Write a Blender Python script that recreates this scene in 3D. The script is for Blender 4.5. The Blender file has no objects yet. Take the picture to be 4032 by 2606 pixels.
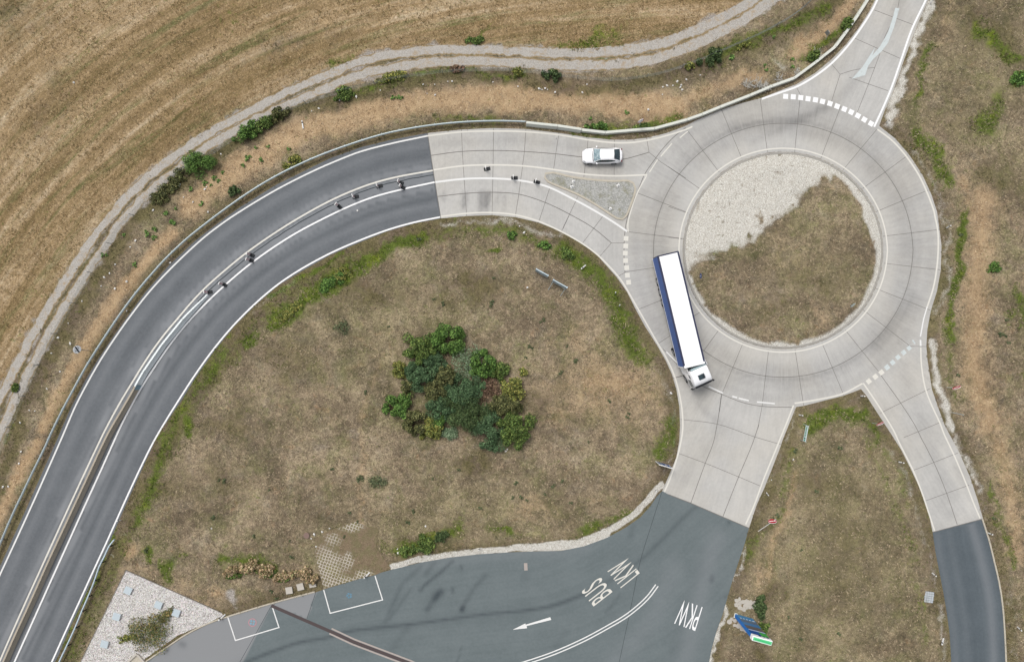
import bpy, bmesh, math, random
import numpy as np
from mathutils import Vector, Matrix
from mathutils.geometry import delaunay_2d_cdt, tessellate_polygon

random.seed(7)
RNG = np.random.default_rng(11)
scene = bpy.context.scene
COL = scene.collection
R = math.radians

# ------------------------------------------------------------------ survey frame
# The photograph is a vertical aerial view: 32 photo pixels are one metre on the ground,
# the camera hovers 84 m above the survey origin.
H = 84.0
PPM = 32.0
K = 0.5875
TILE = dict(A=(0, 0), B=(1300, 0), C=(2632, 0), D=(0, 850), E=(1300, 850), F=(2632, 850),
            G=(0, 1706), H=(1300, 1706), I=(2632, 1706))


def T(t, *pts):
    ox, oy = TILE[t]
    return [(ox + x * K, oy + y * K) for x, y in pts]


def W2(p, z=0.0):
    s = (H - z) / (H * PPM)
    return ((p[0] - 2016) * s, (1303 - p[1]) * s)


def at(p, z=0.0):
    x, y = W2(p, z)
    return Vector((x, y, z))


def G(pts, z=0.0):
    return [W2(p, z) for p in pts]


def lin(r, g, b, k=1.3):
    def f(c):
        c /= 255.0
        return (c / 12.92 if c <= 0.04045 else ((c + 0.055) / 1.055) ** 2.4) / k
    return (f(r), f(g), f(b), 1.0)


def smooth(pts, step=0.5, closed=False):
    """Catmull-Rom through 2-D points, resampled about every `step` metres."""
    P = [np.array(p, float) for p in pts]
    if len(P) > 12 and not closed:
        Q = [P[0]]
        for p in P[1:-1]:
            if np.linalg.norm(p - Q[-1]) > 1.0 and np.linalg.norm(p - P[-1]) > 1.0: Q.append(p)
        P = Q + [P[-1]]
        for _ in range(2):
            for i in range(1, len(P) - 1):
                a, b = P[i - 1], P[i + 1]
                la, lb = np.linalg.norm(P[i] - a), np.linalg.norm(b - P[i])
                if la > 6 or lb > 6: continue
                m = (a * lb + b * la) / (la + lb)
                d = P[i] - m
                if np.linalg.norm(d) < 0.9: P[i] = m + d * 0.7
    n = len(P)
    out = []
    rng = range(n) if closed else range(n - 1)
    for i in rng:
        p1, p2 = P[i], P[(i + 1) % n]
        p0 = P[(i - 1) % n] if (closed or i > 0) else 2 * p1 - p2
        p3 = P[(i + 2) % n] if (closed or i + 2 < n) else 2 * p2 - p1
        L = np.linalg.norm(p2 - p1)
        k = max(1, int(L / step))
        a = 0.5
        d01 = max(np.linalg.norm(p1 - p0), 1e-6) ** a
        d12 = max(L, 1e-6) ** a
        d23 = max(np.linalg.norm(p3 - p2), 1e-6) ** a
        m1 = (p2 - p1) + d12 * ((p1 - p0) / d01 - (p2 - p0) / (d01 + d12))
        m2 = (p2 - p1) + d12 * ((p3 - p2) / d23 - (p3 - p1) / (d12 + d23))
        for j in range(k):
            t = j / k
            out.append(tuple((2 * t**3 - 3 * t**2 + 1) * p1 + (t**3 - 2 * t**2 + t) * m1 +
                             (-2 * t**3 + 3 * t**2) * p2 + (t**3 - t**2) * m2))
    if not closed:
        out.append(tuple(P[-1]))
    return out


# ------------------------------------------------------------------ object helpers
class MB:
    def __init__(self):
        self.v, self.f, self.mi = [], [], []

    def face(self, pts, m=0):
        b = len(self.v)
        self.v += [tuple(p) for p in pts]
        self.f.append(tuple(range(b, b + len(pts))))
        self.mi.append(m)

    def grid(self, rings, closed_u=True, m=0, caps=False):
        b = len(self.v)
        n = len(rings[0])
        for r in rings:
            self.v += [tuple(p) for p in r]
        for i in range(len(rings) - 1):
            for j in range(n if closed_u else n - 1):
                k = (j + 1) % n
                self.f.append((b + i * n + j, b + i * n + k, b + (i + 1) * n + k, b + (i + 1) * n + j))
                self.mi.append(m)
        if caps:
            self.f.append(tuple(b + j for j in reversed(range(n))))
            e = b + (len(rings) - 1) * n
            self.f.append(tuple(e + j for j in range(n)))
            self.mi += [m, m]

    def box(self, c, s, rot=None, m=0, bev=0.0):
        hx, hy, hz = s[0] / 2, s[1] / 2, s[2] / 2
        M = rot if rot is not None else Matrix.Identity(3)
        c = Vector(c)
        if bev <= 0:
            co = [(-hx, -hy, -hz), (hx, -hy, -hz), (hx, hy, -hz), (-hx, hy, -hz),
                  (-hx, -hy, hz), (hx, -hy, hz), (hx, hy, hz), (-hx, hy, hz)]
            b = len(self.v)
            self.v += [tuple(c + M @ Vector(p)) for p in co]
            for f in ((0, 3, 2, 1), (4, 5, 6, 7), (0, 1, 5, 4), (1, 2, 6, 5), (2, 3, 7, 6), (3, 0, 4, 7)):
                self.f.append(tuple(b + i for i in f))
                self.mi.append(m)
        else:
            bm = bmesh.new()
            bmesh.ops.create_cube(bm, size=1.0)
            for v in bm.verts:
                v.co = Vector((v.co.x * s[0], v.co.y * s[1], v.co.z * s[2]))
            bmesh.ops.bevel(bm, geom=bm.edges[:], offset=bev, segments=3, affect='EDGES', profile=0.5)
            b = len(self.v)
            bm.verts.ensure_lookup_table()
            self.v += [tuple(c + M @ v.co) for v in bm.verts]
            for f in bm.faces:
                self.f.append(tuple(b + v.index for v in f.verts))
                self.mi.append(m)
            bm.free()

    def tube(self, pts, r, n=8, m=0, r1=None):
        pts = [Vector(p) for p in pts]
        rings = []
        up = Vector((0.13, 0.21, 1)).normalized()
        for i, p in enumerate(pts):
            d = (pts[min(i + 1, len(pts) - 1)] - pts[max(i - 1, 0)]).normalized()
            a = d.cross(up)
            if a.length < 1e-3:
                a = d.cross(Vector((1, 0, 0)))
            a.normalize()
            b = d.cross(a)
            rr = r if r1 is None else r + (r1 - r) * i / max(1, len(pts) - 1)
            rings.append([p + (a * math.cos(2 * math.pi * k / n) + b * math.sin(2 * math.pi * k / n)) * rr for k in range(n)])
        self.grid(rings, True, m, caps=True)

    def disc(self, c, n, rad, thick, seg=28, m=0, up=None):
        n = Vector(n).normalized()
        self.tube([Vector(c) - n * thick / 2, Vector(c) + n * thick / 2], rad, seg, m)

    def ribbon(self, pts, w, z, m=0):
        """flat strip of width w along 2-D points"""
        L, Rr = offset(pts, w / 2), offset(pts, -w / 2)
        b = len(self.v)
        for l, r in zip(L, Rr):
            self.v += [(l[0], l[1], z), (r[0], r[1], z)]
        for i in range(len(pts) - 1):
            self.f.append((b + 2 * i, b + 2 * i + 1, b + 2 * i + 3, b + 2 * i + 2))
            self.mi.append(m)

    def sweep(self, pts, prof, z0=0.0, m=0, closed=True):
        """sweep a (offset, height) profile along 2-D points"""
        lines = [offset(pts, o) for o, h in prof]
        rings = [[(lines[k][i][0], lines[k][i][1], z0 + prof[k][1]) for k in range(len(prof))] for i in range(len(pts))]
        self.grid(rings, closed, m, caps=closed)

    def build(self, name, mats, parent=None, smooth_shade=False, loc=None):
        me = bpy.data.meshes.new(name)
        v = self.v
        if loc is not None:
            l = Vector(loc)
            v = [tuple(Vector(p) - l) for p in v]
        me.from_pydata(v, [], self.f)
        if not isinstance(mats, (list, tuple)):
            mats = [mats]
        for mt in mats:
            me.materials.append(mt)
        if len(mats) > 1:
            me.polygons.foreach_set('material_index', self.mi)
        if smooth_shade:
            me.polygons.foreach_set('use_smooth', [True] * len(me.polygons))
        me.update()
        o = bpy.data.objects.new(name, me)
        COL.objects.link(o)
        if parent is not None:
            o.parent = parent
        elif loc is not None:
            o.location = loc
        return o


def offset(pts, d):
    """signed offset (left positive) of an open 2-D polyline"""
    P = np.array(pts, float)
    t = np.empty_like(P)
    t[1:-1] = P[2:] - P[:-2]
    t[0] = P[1] - P[0]
    t[-1] = P[-1] - P[-2]
    t /= np.maximum(np.linalg.norm(t, axis=1, keepdims=True), 1e-9)
    nrm = np.stack([-t[:, 1], t[:, 0]], 1)
    return P + nrm * d


def tag(o, label=None, cat=None, group=None, kind=None):
    if label: o['label'] = label
    if cat: o['category'] = cat
    if group: o['group'] = group
    if kind: o['kind'] = kind
    return o


def thing(name, label, cat, loc=(0, 0, 0), rz=0.0, group=None):
    o = bpy.data.objects.new(name, None)
    o.empty_display_size = 0.3
    COL.objects.link(o)
    o.location = loc
    o.rotation_euler = (0, 0, rz)
    return tag(o, label, cat, group)


def dup(root, loc, rz, label=None):
    r = root.copy(); COL.objects.link(r)
    r.location = loc; r.rotation_euler = (0, 0, rz)
    if label: r['label'] = label
    for ch in list(root.children):
        c = ch.copy(); COL.objects.link(c); c.parent = r
        for g in list(ch.children):
            d = g.copy(); COL.objects.link(d); d.parent = c
    return r


def np_mesh(name, verts, faces_flat, loop_start, mat, attrs=None, parent=None, kind=None):
    me = bpy.data.meshes.new(name)
    me.vertices.add(len(verts))
    me.vertices.foreach_set('co', np.asarray(verts, np.float32).ravel())
    me.loops.add(len(faces_flat))
    me.loops.foreach_set('vertex_index', np.asarray(faces_flat, np.int32))
    me.polygons.add(len(loop_start))
    me.polygons.foreach_set('loop_start', np.asarray(loop_start, np.int32))
    me.update(calc_edges=True)
    me.validate()
    for k, a in (attrs or {}).items():
        a = np.asarray(a, np.float32)
        if a.ndim == 1:
            at_ = me.attributes.new(k, 'FLOAT', 'POINT'); at_.data.foreach_set('value', a)
        else:
            at_ = me.attributes.new(k, 'FLOAT_VECTOR', 'POINT'); at_.data.foreach_set('vector', a.ravel())
    me.materials.append(mat)
    o = bpy.data.objects.new(name, me)
    COL.objects.link(o)
    if parent: o.parent = parent
    if kind: o['kind'] = kind
    return o


# ------------------------------------------------------------------ numpy geometry
def dist(X, Y, poly, along=False):
    """distance in metres from points to a 2-D polyline; optionally the arc length of the foot point"""
    best = np.full(X.shape, 1e9, np.float32)
    s_best = np.zeros(X.shape, np.float32)
    acc = 0.0
    for (ax, ay), (bx, by) in zip(poly[:-1], poly[1:]):
        dx, dy = bx - ax, by - ay
        L2 = dx * dx + dy * dy + 1e-12
        t = np.clip(((X - ax) * dx + (Y - ay) * dy) / L2, 0, 1)
        d = (X - ax - t * dx) ** 2 + (Y - ay - t * dy) ** 2
        if along:
            mk = d < best
            s_best = np.where(mk, acc + t * math.sqrt(L2), s_best)
        best = np.minimum(best, d)
        acc += math.sqrt(L2)
    return (np.sqrt(best), s_best) if along else np.sqrt(best)


def inside(X, Y, poly):
    c = np.zeros(X.shape, bool)
    n = len(poly)
    for i in range(n):
        x1, y1 = poly[i]; x2, y2 = poly[(i + 1) % n]
        if y1 == y2: continue
        k = (y1 > Y) != (y2 > Y)
        c ^= k & (X < (x2 - x1) * (Y - y1) / (y2 - y1) + x1)
    return c


def band(X, Y, poly, w, soft):
    return np.clip((w + soft - dist(X, Y, poly)) / (2 * soft), 0, 1)


def blob(X, Y, cx, cy, rx, ry, soft=0.5, ang=0.0):
    c, s = math.cos(ang), math.sin(ang)
    u = ((X - cx) * c + (Y - cy) * s) / rx
    v = (-(X - cx) * s + (Y - cy) * c) / ry
    return np.clip((1 + soft - np.sqrt(u * u + v * v)) / (2 * soft), 0, 1)


def vnoise(X, Y, scale, seed=0):
    r = np.random.default_rng(seed)
    g = r.random((256, 256)).astype(np.float32)
    x = X * scale + 100.3; y = Y * scale + 77.7
    xi = np.floor(x).astype(int); yi = np.floor(y).astype(int)
    fx = x - xi; fy = y - yi
    fx = fx * fx * (3 - 2 * fx); fy = fy * fy * (3 - 2 * fy)
    a = g[yi % 256, xi % 256]; b = g[yi % 256, (xi + 1) % 256]
    c = g[(yi + 1) % 256, xi % 256]; d = g[(yi + 1) % 256, (xi + 1) % 256]
    return (a * (1 - fx) + b * fx) * (1 - fy) + (c * (1 - fx) + d * fx) * fy


# ------------------------------------------------------------------ node helpers
class NT:
    def __init__(self, name, rough=0.9, spec=0.2):
        self.m = bpy.data.materials.new(name)
        self.m.use_nodes = True
        self.t = self.m.node_tree
        self.n = self.t.nodes
        self.bsdf = self.n['Principled BSDF']
        self.bsdf.inputs['Roughness'].default_value = rough
        self.bsdf.inputs['Specular IOR Level'].default_value = spec

    def put(self, sock, v):
        if hasattr(v, 'node') or hasattr(v, 'is_output'):
            self.t.links.new(v, sock)
        else:
            sock.default_value = v

    def pos(self):
        return self.n.new('ShaderNodeNewGeometry').outputs['Position']

    def obj(self):
        return self.n.new('ShaderNodeTexCoord').outputs['Object']

    def attr(self, name, vec=False, col=False):
        a = self.n.new('ShaderNodeAttribute'); a.attribute_name = name
        return a.outputs['Vector'] if vec else (a.outputs['Color'] if col else a.outputs['Fac'])

    def noise(self, vec, scale, detail=4.0, rough=0.55, dist_=0.0):
        a = self.n.new('ShaderNodeTexNoise')
        self.put(a.inputs['Vector'], vec)
        a.inputs['Scale'].default_value = scale
        a.inputs['Detail'].default_value = detail
        a.inputs['Roughness'].default_value = rough
        a.inputs['Distortion'].default_value = dist_
        return a.outputs['Fac']

    def voro(self, vec, scale, out='Distance', feature='F1', rnd=1.0):
        a = self.n.new('ShaderNodeTexVoronoi'); a.feature = feature
        self.put(a.inputs['Vector'], vec)
        a.inputs['Scale'].default_value = scale
        a.inputs['Randomness'].default_value = rnd
        return a.outputs[out]

    def scale(self, vec, s):
        a = self.n.new('ShaderNodeVectorMath'); a.operation = 'MULTIPLY'
        self.put(a.inputs[0], vec); a.inputs[1].default_value = s
        return a.outputs[0]

    def math(self, op, a, b=None, c=None, clamp=False):
        m = self.n.new('ShaderNodeMath'); m.operation = op; m.use_clamp = clamp
        self.put(m.inputs[0], a)
        if b is not None: self.put(m.inputs[1], b)
        if c is not None: self.put(m.inputs[2], c)
        return m.outputs[0]

    def step(self, v, lo, hi):
        m = self.n.new('ShaderNodeMapRange'); m.interpolation_type = 'SMOOTHSTEP'
        self.put(m.inputs['Value'], v)
        m.inputs['From Min'].default_value = lo; m.inputs['From Max'].default_value = hi
        return m.outputs['Result']

    def ramp(self, fac, stops):
        r = self.n.new('ShaderNodeValToRGB')
        self.put(r.inputs['Fac'], fac)
        e = r.color_ramp.elements
        e[0].position, e[0].color = stops[0]
        e[1].position, e[1].color = stops[-1]
        for p, c in stops[1:-1]:
            k = e.new(p); k.color = c
        return r.outputs['Color']

    def mix(self, f, a, b, mode='MIX'):
        m = self.n.new('ShaderNodeMix'); m.data_type = 'RGBA'; m.blend_type = mode
        self.put(m.inputs[0], f); self.put(m.inputs[6], a); self.put(m.inputs[7], b)
        return m.outputs[2]

    def gain(self, col, v):
        """multiply a colour with a scalar"""
        g = self.n.new('ShaderNodeCombineColor')
        for i in range(3): self.put(g.inputs[i], v)
        return self.mix(1.0, col, g.outputs[0], 'MULTIPLY')

    def mask(self, w, noise, k=0.6, lo=0.36, hi=0.64):
        """ragged edged mask from a soft weight and a noise"""
        a = self.math('MULTIPLY_ADD', noise, k, -k / 2)
        b = self.math('ADD', w, a)
        return self.step(b, lo, hi)

    def bump(self, h, strength=0.5, d=0.05):
        b = self.n.new('ShaderNodeBump')
        b.inputs['Strength'].default_value = strength
        b.inputs['Distance'].default_value = d
        self.put(b.inputs['Height'], h)
        self.t.links.new(b.outputs['Normal'], self.bsdf.inputs['Normal'])

    def color(self, c):
        self.put(self.bsdf.inputs['Base Color'], c)
        return self.m


def simple(name, rgb, rough=0.6, spec=0.3, metal=0.0, var=0.12, scale=3.0, k=1.3):
    t = NT(name, rough, spec)
    t.bsdf.inputs['Metallic'].default_value = metal
    n = t.noise(t.obj(), scale, 5, 0.65)
    c = lin(*rgb, k=k)
    g = t.math('MULTIPLY_ADD', n, 2 * var, 1 - var)
    return t.color(t.gain(c, g))


# ------------------------------------------------------------------ survey lines (photo pixels)
CONC = (T('B', (653, 893), (880, 870), (1095, 860), (1310, 866), (1535, 893), (1730, 923), (1900, 938), (2010, 938), (2120, 925), (2250, 895), (2383, 845)) +
        T('C', (190, 805), (355, 735), (500, 690), (620, 660), (740, 612), (860, 565), (980, 493), (1090, 402), (1190, 300), (1275, 190), (1345, 80), (1385, 0), (1440, -150),
          (1800, -150), (1740, 0), (1655, 200), (1580, 400), (1510, 600), (1450, 740), (1412, 845), (1520, 930), (1610, 1035), (1700, 1170), (1760, 1300), (1800, 1420), (1815, 1532)) +
        T('F', (1830, 200), (1825, 360), (1800, 500), (1757, 640), (1735, 760), (1728, 870), (1735, 960), (1750, 1060), (1765, 1160), (1810, 1290), (1850, 1400)) +
        T('I', (1880, 0), (1950, 130), (2020, 290), (2070, 440), (2108, 570), (1770, 660), (1750, 560), (1700, 400), (1630, 250), (1560, 110), (1490, 0)) +
        T('F', (1400, 1320), (1320, 1195), (1290, 1160), (1170, 1205), (905, 1272), (855, 1280), (810, 1390), (765, 1500)) +
        T('I', (750, 90), (700, 220), (640, 370), (590, 480), (540, 632), (370, 560), (150, 465), (0, 407)) +
        T('H', (2225, 385), (2280, 260), (2320, 160), (2340, 50)) +
        T('E', (2345, 1400), (2340, 1280), (2320, 1160), (2290, 1060), (2250, 970), (2190, 865), (2110, 740), (2050, 630), (1990, 510), (1920, 410), (1795, 270), (1690, 187), (1545, 105), (1395, 45), (1245, 10)) +
        T('B', (1085, 1443), (920, 1448), (742, 1465), (690, 1143)))
ICX, ICY = 3083, 985.5


def ring(rx, ry, a0=0, a1=360, n=96):
    return [(ICX + rx * math.cos(R(a0 + (a1 - a0) * i / n)), ICY - ry * math.sin(R(a0 + (a1 - a0) * i / n))) for i in range(n + (0 if a1 - a0 == 360 else 1))]


ISLAND = ring(395, 388)
ROAD = (T('B', (653, 893), (400, 940), (200, 990), (0, 1062)) + T('A', (2100, 1117), (1850, 1240), (1600, 1395), (1430, 1520)) +
        T('D', (1310, 165), (1130, 335), (975, 510), (855, 675), (755, 815), (655, 965), (570, 1105), (475, 1285), (405, 1445), (368, 1532)) +
        T('G', (300, 225), (190, 475), (80, 715), (-30, 955), (-200, 1330), (-350, 1660), (300, 1660), (395, 1480), (470, 1300), (560, 1110), (640, 930), (730, 740), (808, 560), (888, 380), (975, 190), (1062, 0)) +
        T('D', (1125, 1370), (1220, 1230), (1320, 1070), (1440, 900), (1570, 740), (1720, 590), (1870, 462), (2020, 372), (2215, 262), (2383, 190)) +
        T('E', (380, 105), (560, 53)) + T('B', (742, 1465), (690, 1143)))
YARD_TOP = (T('H', (2225, 385), (2190, 420), (2150, 480), (2080, 560), (1980, 630), (1850, 700), (1700, 755), (1550, 785), (1400, 788), (1200, 795), (1000, 808), (800, 830), (600, 865), (400, 915), (200, 970), (0, 1030)) +
            T('G', (2170, 1045), (2110, 1065), (1830, 1140), (1530, 1230), (1400, 1275), (1250, 1350), (1100, 1450), (980, 1532), (800, 1670)))
YARD_RIGHT = T('I', (540, 632), (510, 740), (470, 860), (430, 980), (395, 1100), (360, 1220), (320, 1330), (290, 1440), (272, 1532), (250, 1670))
YARD = YARD_TOP + list(reversed(YARD_RIGHT)) + T('I', (370, 560), (150, 465), (0, 407))
SIDE_R = T('I', (2108, 570), (2150, 700), (2190, 860), (2222, 1000), (2245, 1150), (2260, 1350), (2268, 1532), (2272, 1700))
SIDE_L = T('I', (1770, 660), (1790, 800), (1820, 950), (1845, 1080), (1865, 1200), (1885, 1350), (1895, 1532), (1900, 1700))
SIDE = SIDE_R + list(reversed(SIDE_L))
RUT1 = (T('D', (-200, 1560), (0, 1210), (40, 1130), (110, 1000), (190, 840), (270, 700), (350, 570), (440, 430), (540, 270)) +
        T('A', (660, 1532), (750, 1430), (850, 1320), (950, 1220), (1100, 1090), (1250, 985), (1400, 890), (1600, 780), (1800, 680), (2000, 580), (2200, 500)) +
        T('B', (0, 455), (200, 400), (450, 352), (700, 327), (1000, 325), (1300, 345), (1600, 362), (1800, 360), (2000, 340), (2200, 300)) +
        T('C', (0, 275), (200, 200), (350, 130), (480, 60), (570, 0), (740, -130)))
RUT2 = (T('D', (-150, 1800), (0, 1450), (80, 1280), (140, 1150), (210, 1010), (290, 860), (370, 720), (450, 570), (550, 430), (650, 280), (740, 150)) +
        T('A', (800, 1500), (900, 1385), (1000, 1290), (1110, 1200), (1230, 1100), (1350, 1005), (1500, 910), (1650, 830), (1850, 740), (2050, 650), (2200, 585)) +
        T('B', (0, 560), (200, 490), (450, 440), (700, 412), (950, 402), (1150, 415), (1400, 435), (1600, 445), (1850, 445), (2050, 425), (2250, 385)) +
        T('C', (200, 300), (400, 200), (550, 110), (660, 30), (760, -60)))
RAIL = (list(reversed(T('B', (1310, 815), (1250, 812), (1130, 808), (1030, 810), (920, 815), (810, 822), (700, 835), (600, 848), (490, 868), (380, 890), (280, 918), (180, 950), (70, 988), (0, 1020)))))
RAIL = T('B', (1310, 815), (1250, 812), (1130, 808), (1030, 810), (920, 815), (810, 822), (700, 835), (600, 848), (490, 868), (380, 890), (280, 918), (180, 950), (70, 988)) + \
       T('A', (2180, 1025), (2080, 1065), (1985, 1110), (1890, 1155), (1790, 1210), (1700, 1265), (1610, 1325), (1520, 1390), (1430, 1455)) + \
       T('D', (1340, 80), (1260, 140), (1180, 215), (1100, 290), (1035, 365), (960, 450), (890, 535), (825, 625), (765, 710), (705, 800), (645, 895), (585, 985), (530, 1085), (480, 1180), (430, 1270), (380, 1370), (330, 1470)) + \
       T('G', (300, 95), (240, 210), (190, 310), (145, 410), (95, 510), (50, 610), (5, 720), (-60, 870), (-180, 1140))
FENCE = T('C', (975, -10), (850, 117), (670, 210), (540, 275), (430, 315), (250, 400), (90, 460), (0, 485)) + \
        T('B', (2200, 510), (2000, 548), (1850, 555), (1600, 532), (1400, 492), (1150, 472), (950, 477), (700, 495), (480, 525), (300, 565), (100, 612)) + \
        T('A', (2250, 640), (2050, 690), (1900, 755), (1700, 850), (1560, 940), (1450, 1030), (1250, 1130), (1150, 1195), (1000, 1335), (900, 1445)) + \
        T('D', (800, 90), (700, 255), (620, 380), (520, 560), (400, 760), (300, 920), (200, 1130), (90, 1380), (0, 1600))

EDGE_I_RAW = T('G', (320, 1590), (370, 1480), (450, 1300), (540, 1110), (620, 930), (710, 740), (790, 560), (870, 380), (960, 190), (1025, 55)) + T('D', (1110, 1370), (1200, 1230), (1300, 1070), (1420, 900), (1550, 740), (1700, 590), (1850, 460), (2000, 360), (2200, 250), (2383, 172)) + T('E', (380, 90), (560, 38), (740, 8))

# ------------------------------------------------------------------ materials of the setting
L = lin
FINE = 9.0


def ground_mat():
    t = NT('ground_dry_meadow', 0.95, 0.1)
    p = t.pos()
    st = t.attr('streak', vec=True)
    n_big = t.noise(p, 0.16, 4, 0.6, 0.3)
    n_mid = t.noise(p, 0.75, 6, 0.68, 0.6)
    n_sm = t.noise(p, 2.6, 6, 0.7, 0.8)
    fib = t.noise(p, 7.0, 6, 0.72, 2.2)
    fib2 = t.noise(p, 17.0, 4, 0.7, 1.2)
    # meadow: withered herbs
    a = t.math('MULTIPLY_ADD', n_mid, 0.30, t.math('MULTIPLY_ADD', n_sm, 0.3, t.math('MULTIPLY', n_big, 0.4)))
    a = t.math('MULTIPLY_ADD', fib, 0.95, t.math('MULTIPLY_ADD', a, 1.3, -0.625))
    mead = t.ramp(a, [(0.30, L(92, 78, 62)), (0.42, L(122, 104, 82)), (0.50, L(147, 126, 100)), (0.58, L(168, 146, 116)), (0.70, L(198, 174, 140))])
    # greyish and rusty tints
    tint = t.step(t.noise(p, 0.45, 5, 0.7, 0.5), 0.48, 0.7)
    mead = t.mix(t.math('MULTIPLY', tint, 0.35), mead, t.ramp(a, [(0.32, L(96, 88, 78)), (0.5, L(140, 128, 114)), (0.68, L(182, 168, 150))]))
    rust = t.step(t.noise(t.scale(p, (1, 1, 1.0)), 0.6, 5, 0.7, 0.9), 0.56, 0.72)
    mead = t.mix(t.math('MULTIPLY', rust, 0.45), mead, t.ramp(a, [(0.32, L(116, 86, 60)), (0.5, L(166, 124, 88)), (0.68, L(204, 160, 118))]))
    olv = t.step(t.noise(p, 0.24, 6, 0.75, 0.4), 0.42, 0.68)
    mead = t.mix(t.math('MULTIPLY', olv, 0.7), mead, t.ramp(a, [(0.32, L(76, 76, 44)), (0.5, L(118, 114, 72)), (0.68, L(158, 148, 100))]))
    mp = t.step(t.noise(p, 3.6, 5, 0.7, 0.9), 0.42, 0.62)
    mead = t.gain(mead, t.math('MULTIPLY_ADD', mp, 0.36, 0.82))
    c1 = t.noise(p, 1.25, 7, 0.78, 1.1)
    mead = t.mix(t.math('MULTIPLY', t.step(c1, 0.54, 0.66), 0.75), mead, t.ramp(fib, [(0.3, L(150, 124, 96)), (0.5, L(184, 156, 122)), (0.7, L(214, 190, 158))]))
    mead = t.mix(t.math('MULTIPLY', t.step(t.noise(t.scale(p, (1, 1, 3)), 1.05, 7, 0.78, 1.1), 0.52, 0.64), 0.72), mead, t.ramp(fib, [(0.3, L(78, 64, 50)), (0.5, L(110, 94, 76)), (0.7, L(142, 124, 102))]))
    mead = t.mix(t.math('MULTIPLY', t.step(t.noise(p, 2.1, 6, 0.8, 0.8), 0.60, 0.68), 0.45), mead, L(96, 108, 62))
    mead = t.mix(1.0, mead, (1.05, 1.14, 1.25, 1), 'MULTIPLY')
    mead = t.mix(t.math('MULTIPLY', t.attr('olive'), 0.7), mead, t.ramp(a, [(0.32, L(82, 80, 54)), (0.5, L(130, 125, 88)), (0.68, L(180, 170, 128))]))
    # stubble field with mown rows
    sv = t.scale(st, (0.42, 0.035, 1.0))
    row = t.noise(sv, 1.0, 4, 0.6, 0.35)
    row2 = t.noise(t.scale(st, (1.1, 0.05, 1.0)), 1.0, 5, 0.65, 0.5)
    b = t.math('MULTIPLY_ADD', row, 0.62, t.math('MULTIPLY_ADD', row2, 0.40, 0.02))
    b = t.math('ADD', b, t.math('MULTIPLY_ADD', fib, 0.7, -0.35))
    b = t.math('ADD', b, t.math('MULTIPLY_ADD', n_mid, 0.3, -0.15))
    fld = t.ramp(b, [(0.27, L(98, 82, 44)), (0.40, L(136, 109, 66)), (0.50, L(160, 128, 83)), (0.60, L(184, 150, 103)), (0.72, L(214, 184, 138))])
    fg = t.step(t.noise(sv, 1.7, 6, 0.7, 0.5), 0.50, 0.68)
    fld = t.mix(t.math('MULTIPLY', fg, 0.8), fld, t.ramp(b, [(0.3, L(74, 76, 34)), (0.5, L(118, 112, 62)), (0.7, L(160, 142, 92))]))
    pit = t.step(t.noise(p, 4.2, 4, 0.7, 0.6), 0.44, 0.62)
    fld = t.gain(fld, t.math('MULTIPLY_ADD', pit, 0.34, 0.80))
    fld = t.mix(1.0, fld, (1.06, 1.22, 1.62, 1), 'MULTIPLY')
    col = t.mix(t.mask(t.attr('field'), n_sm, 0.5), mead, fld)
    # straw coloured bank
    stw = t.ramp(t.math('MULTIPLY_ADD', fib, 0.7, t.math('MULTIPLY', n_mid, 0.3)), [(0.32, L(146, 112, 78)), (0.47, L(180, 144, 104)), (0.58, L(201, 166, 124)), (0.7, L(220, 191, 152))])
    stw = t.mix(1.0, stw, (1.10, 1.25, 1.46, 1), 'MULTIPLY')
    patchy = t.math('MULTIPLY_ADD', n_mid, 0.45, t.math('MULTIPLY_ADD', n_sm, 0.3, t.math('MULTIPLY', fib, 0.25)))
    col = t.mix(t.math('MULTIPLY', t.mask(t.attr('straw'), patchy, 1.5, 0.2, 0.85), 0.9), col, stw)
    # olive and dark verge
    drk = t.ramp(t.math('MULTIPLY_ADD', fib, 0.6, t.math('MULTIPLY', n_sm, 0.4)), [(0.32, L(58, 54, 32)), (0.47, L(98, 90, 58)), (0.58, L(128, 116, 78)), (0.7, L(164, 148, 108))])
    drk = t.mix(t.step(t.noise(p, 0.3, 5, 0.7), 0.45, 0.6), drk, t.ramp(t.math('MULTIPLY_ADD', fib, 0.6, t.math('MULTIPLY', n_sm, 0.4)), [(0.32, L(66, 56, 44)), (0.47, L(102, 88, 70)), (0.58, L(128, 112, 92)), (0.7, L(160, 142, 120))]))
    drk = t.mix(1.0, drk, (1.04, 1.08, 1.18, 1), 'MULTIPLY')
    col = t.mix(t.math('MULTIPLY', t.mask(t.attr('dark'), patchy, 1.6, 0.2, 0.9), 0.85), col, drk)
    # living green
    grn = t.ramp(t.math('MULTIPLY_ADD', fib, 0.65, t.math('MULTIPLY', n_sm, 0.35)), [(0.3, L(44, 58, 18)), (0.47, L(84, 102, 38)), (0.58, L(112, 130, 50)), (0.7, L(152, 160, 78))])
    yel = t.mix(t.math('MULTIPLY', t.step(t.noise(p, 0.5, 3, 0.6), 0.52, 0.72), 0.7), grn, t.ramp(fib, [(0.3, L(90, 104, 20)), (0.5, L(128, 144, 40)), (0.7, L(172, 176, 70))]))
    col = t.mix(t.math('MULTIPLY', t.mask(t.attr('green'), patchy, 2.0, 0.3, 0.75), 0.9), col, yel)
    # scattered small weeds
    wd = t.step(t.math('ADD', t.noise(p, 1.5, 4, 0.75, 0.4), t.math('MULTIPLY_ADD', n_big, 0.35, -0.17)), 0.64, 0.70)
    col = t.mix(t.math('MULTIPLY', wd, 0.55), col, grn)
    # grey gravel
    pb = t.voro(p, 16.0, 'Color')
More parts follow.
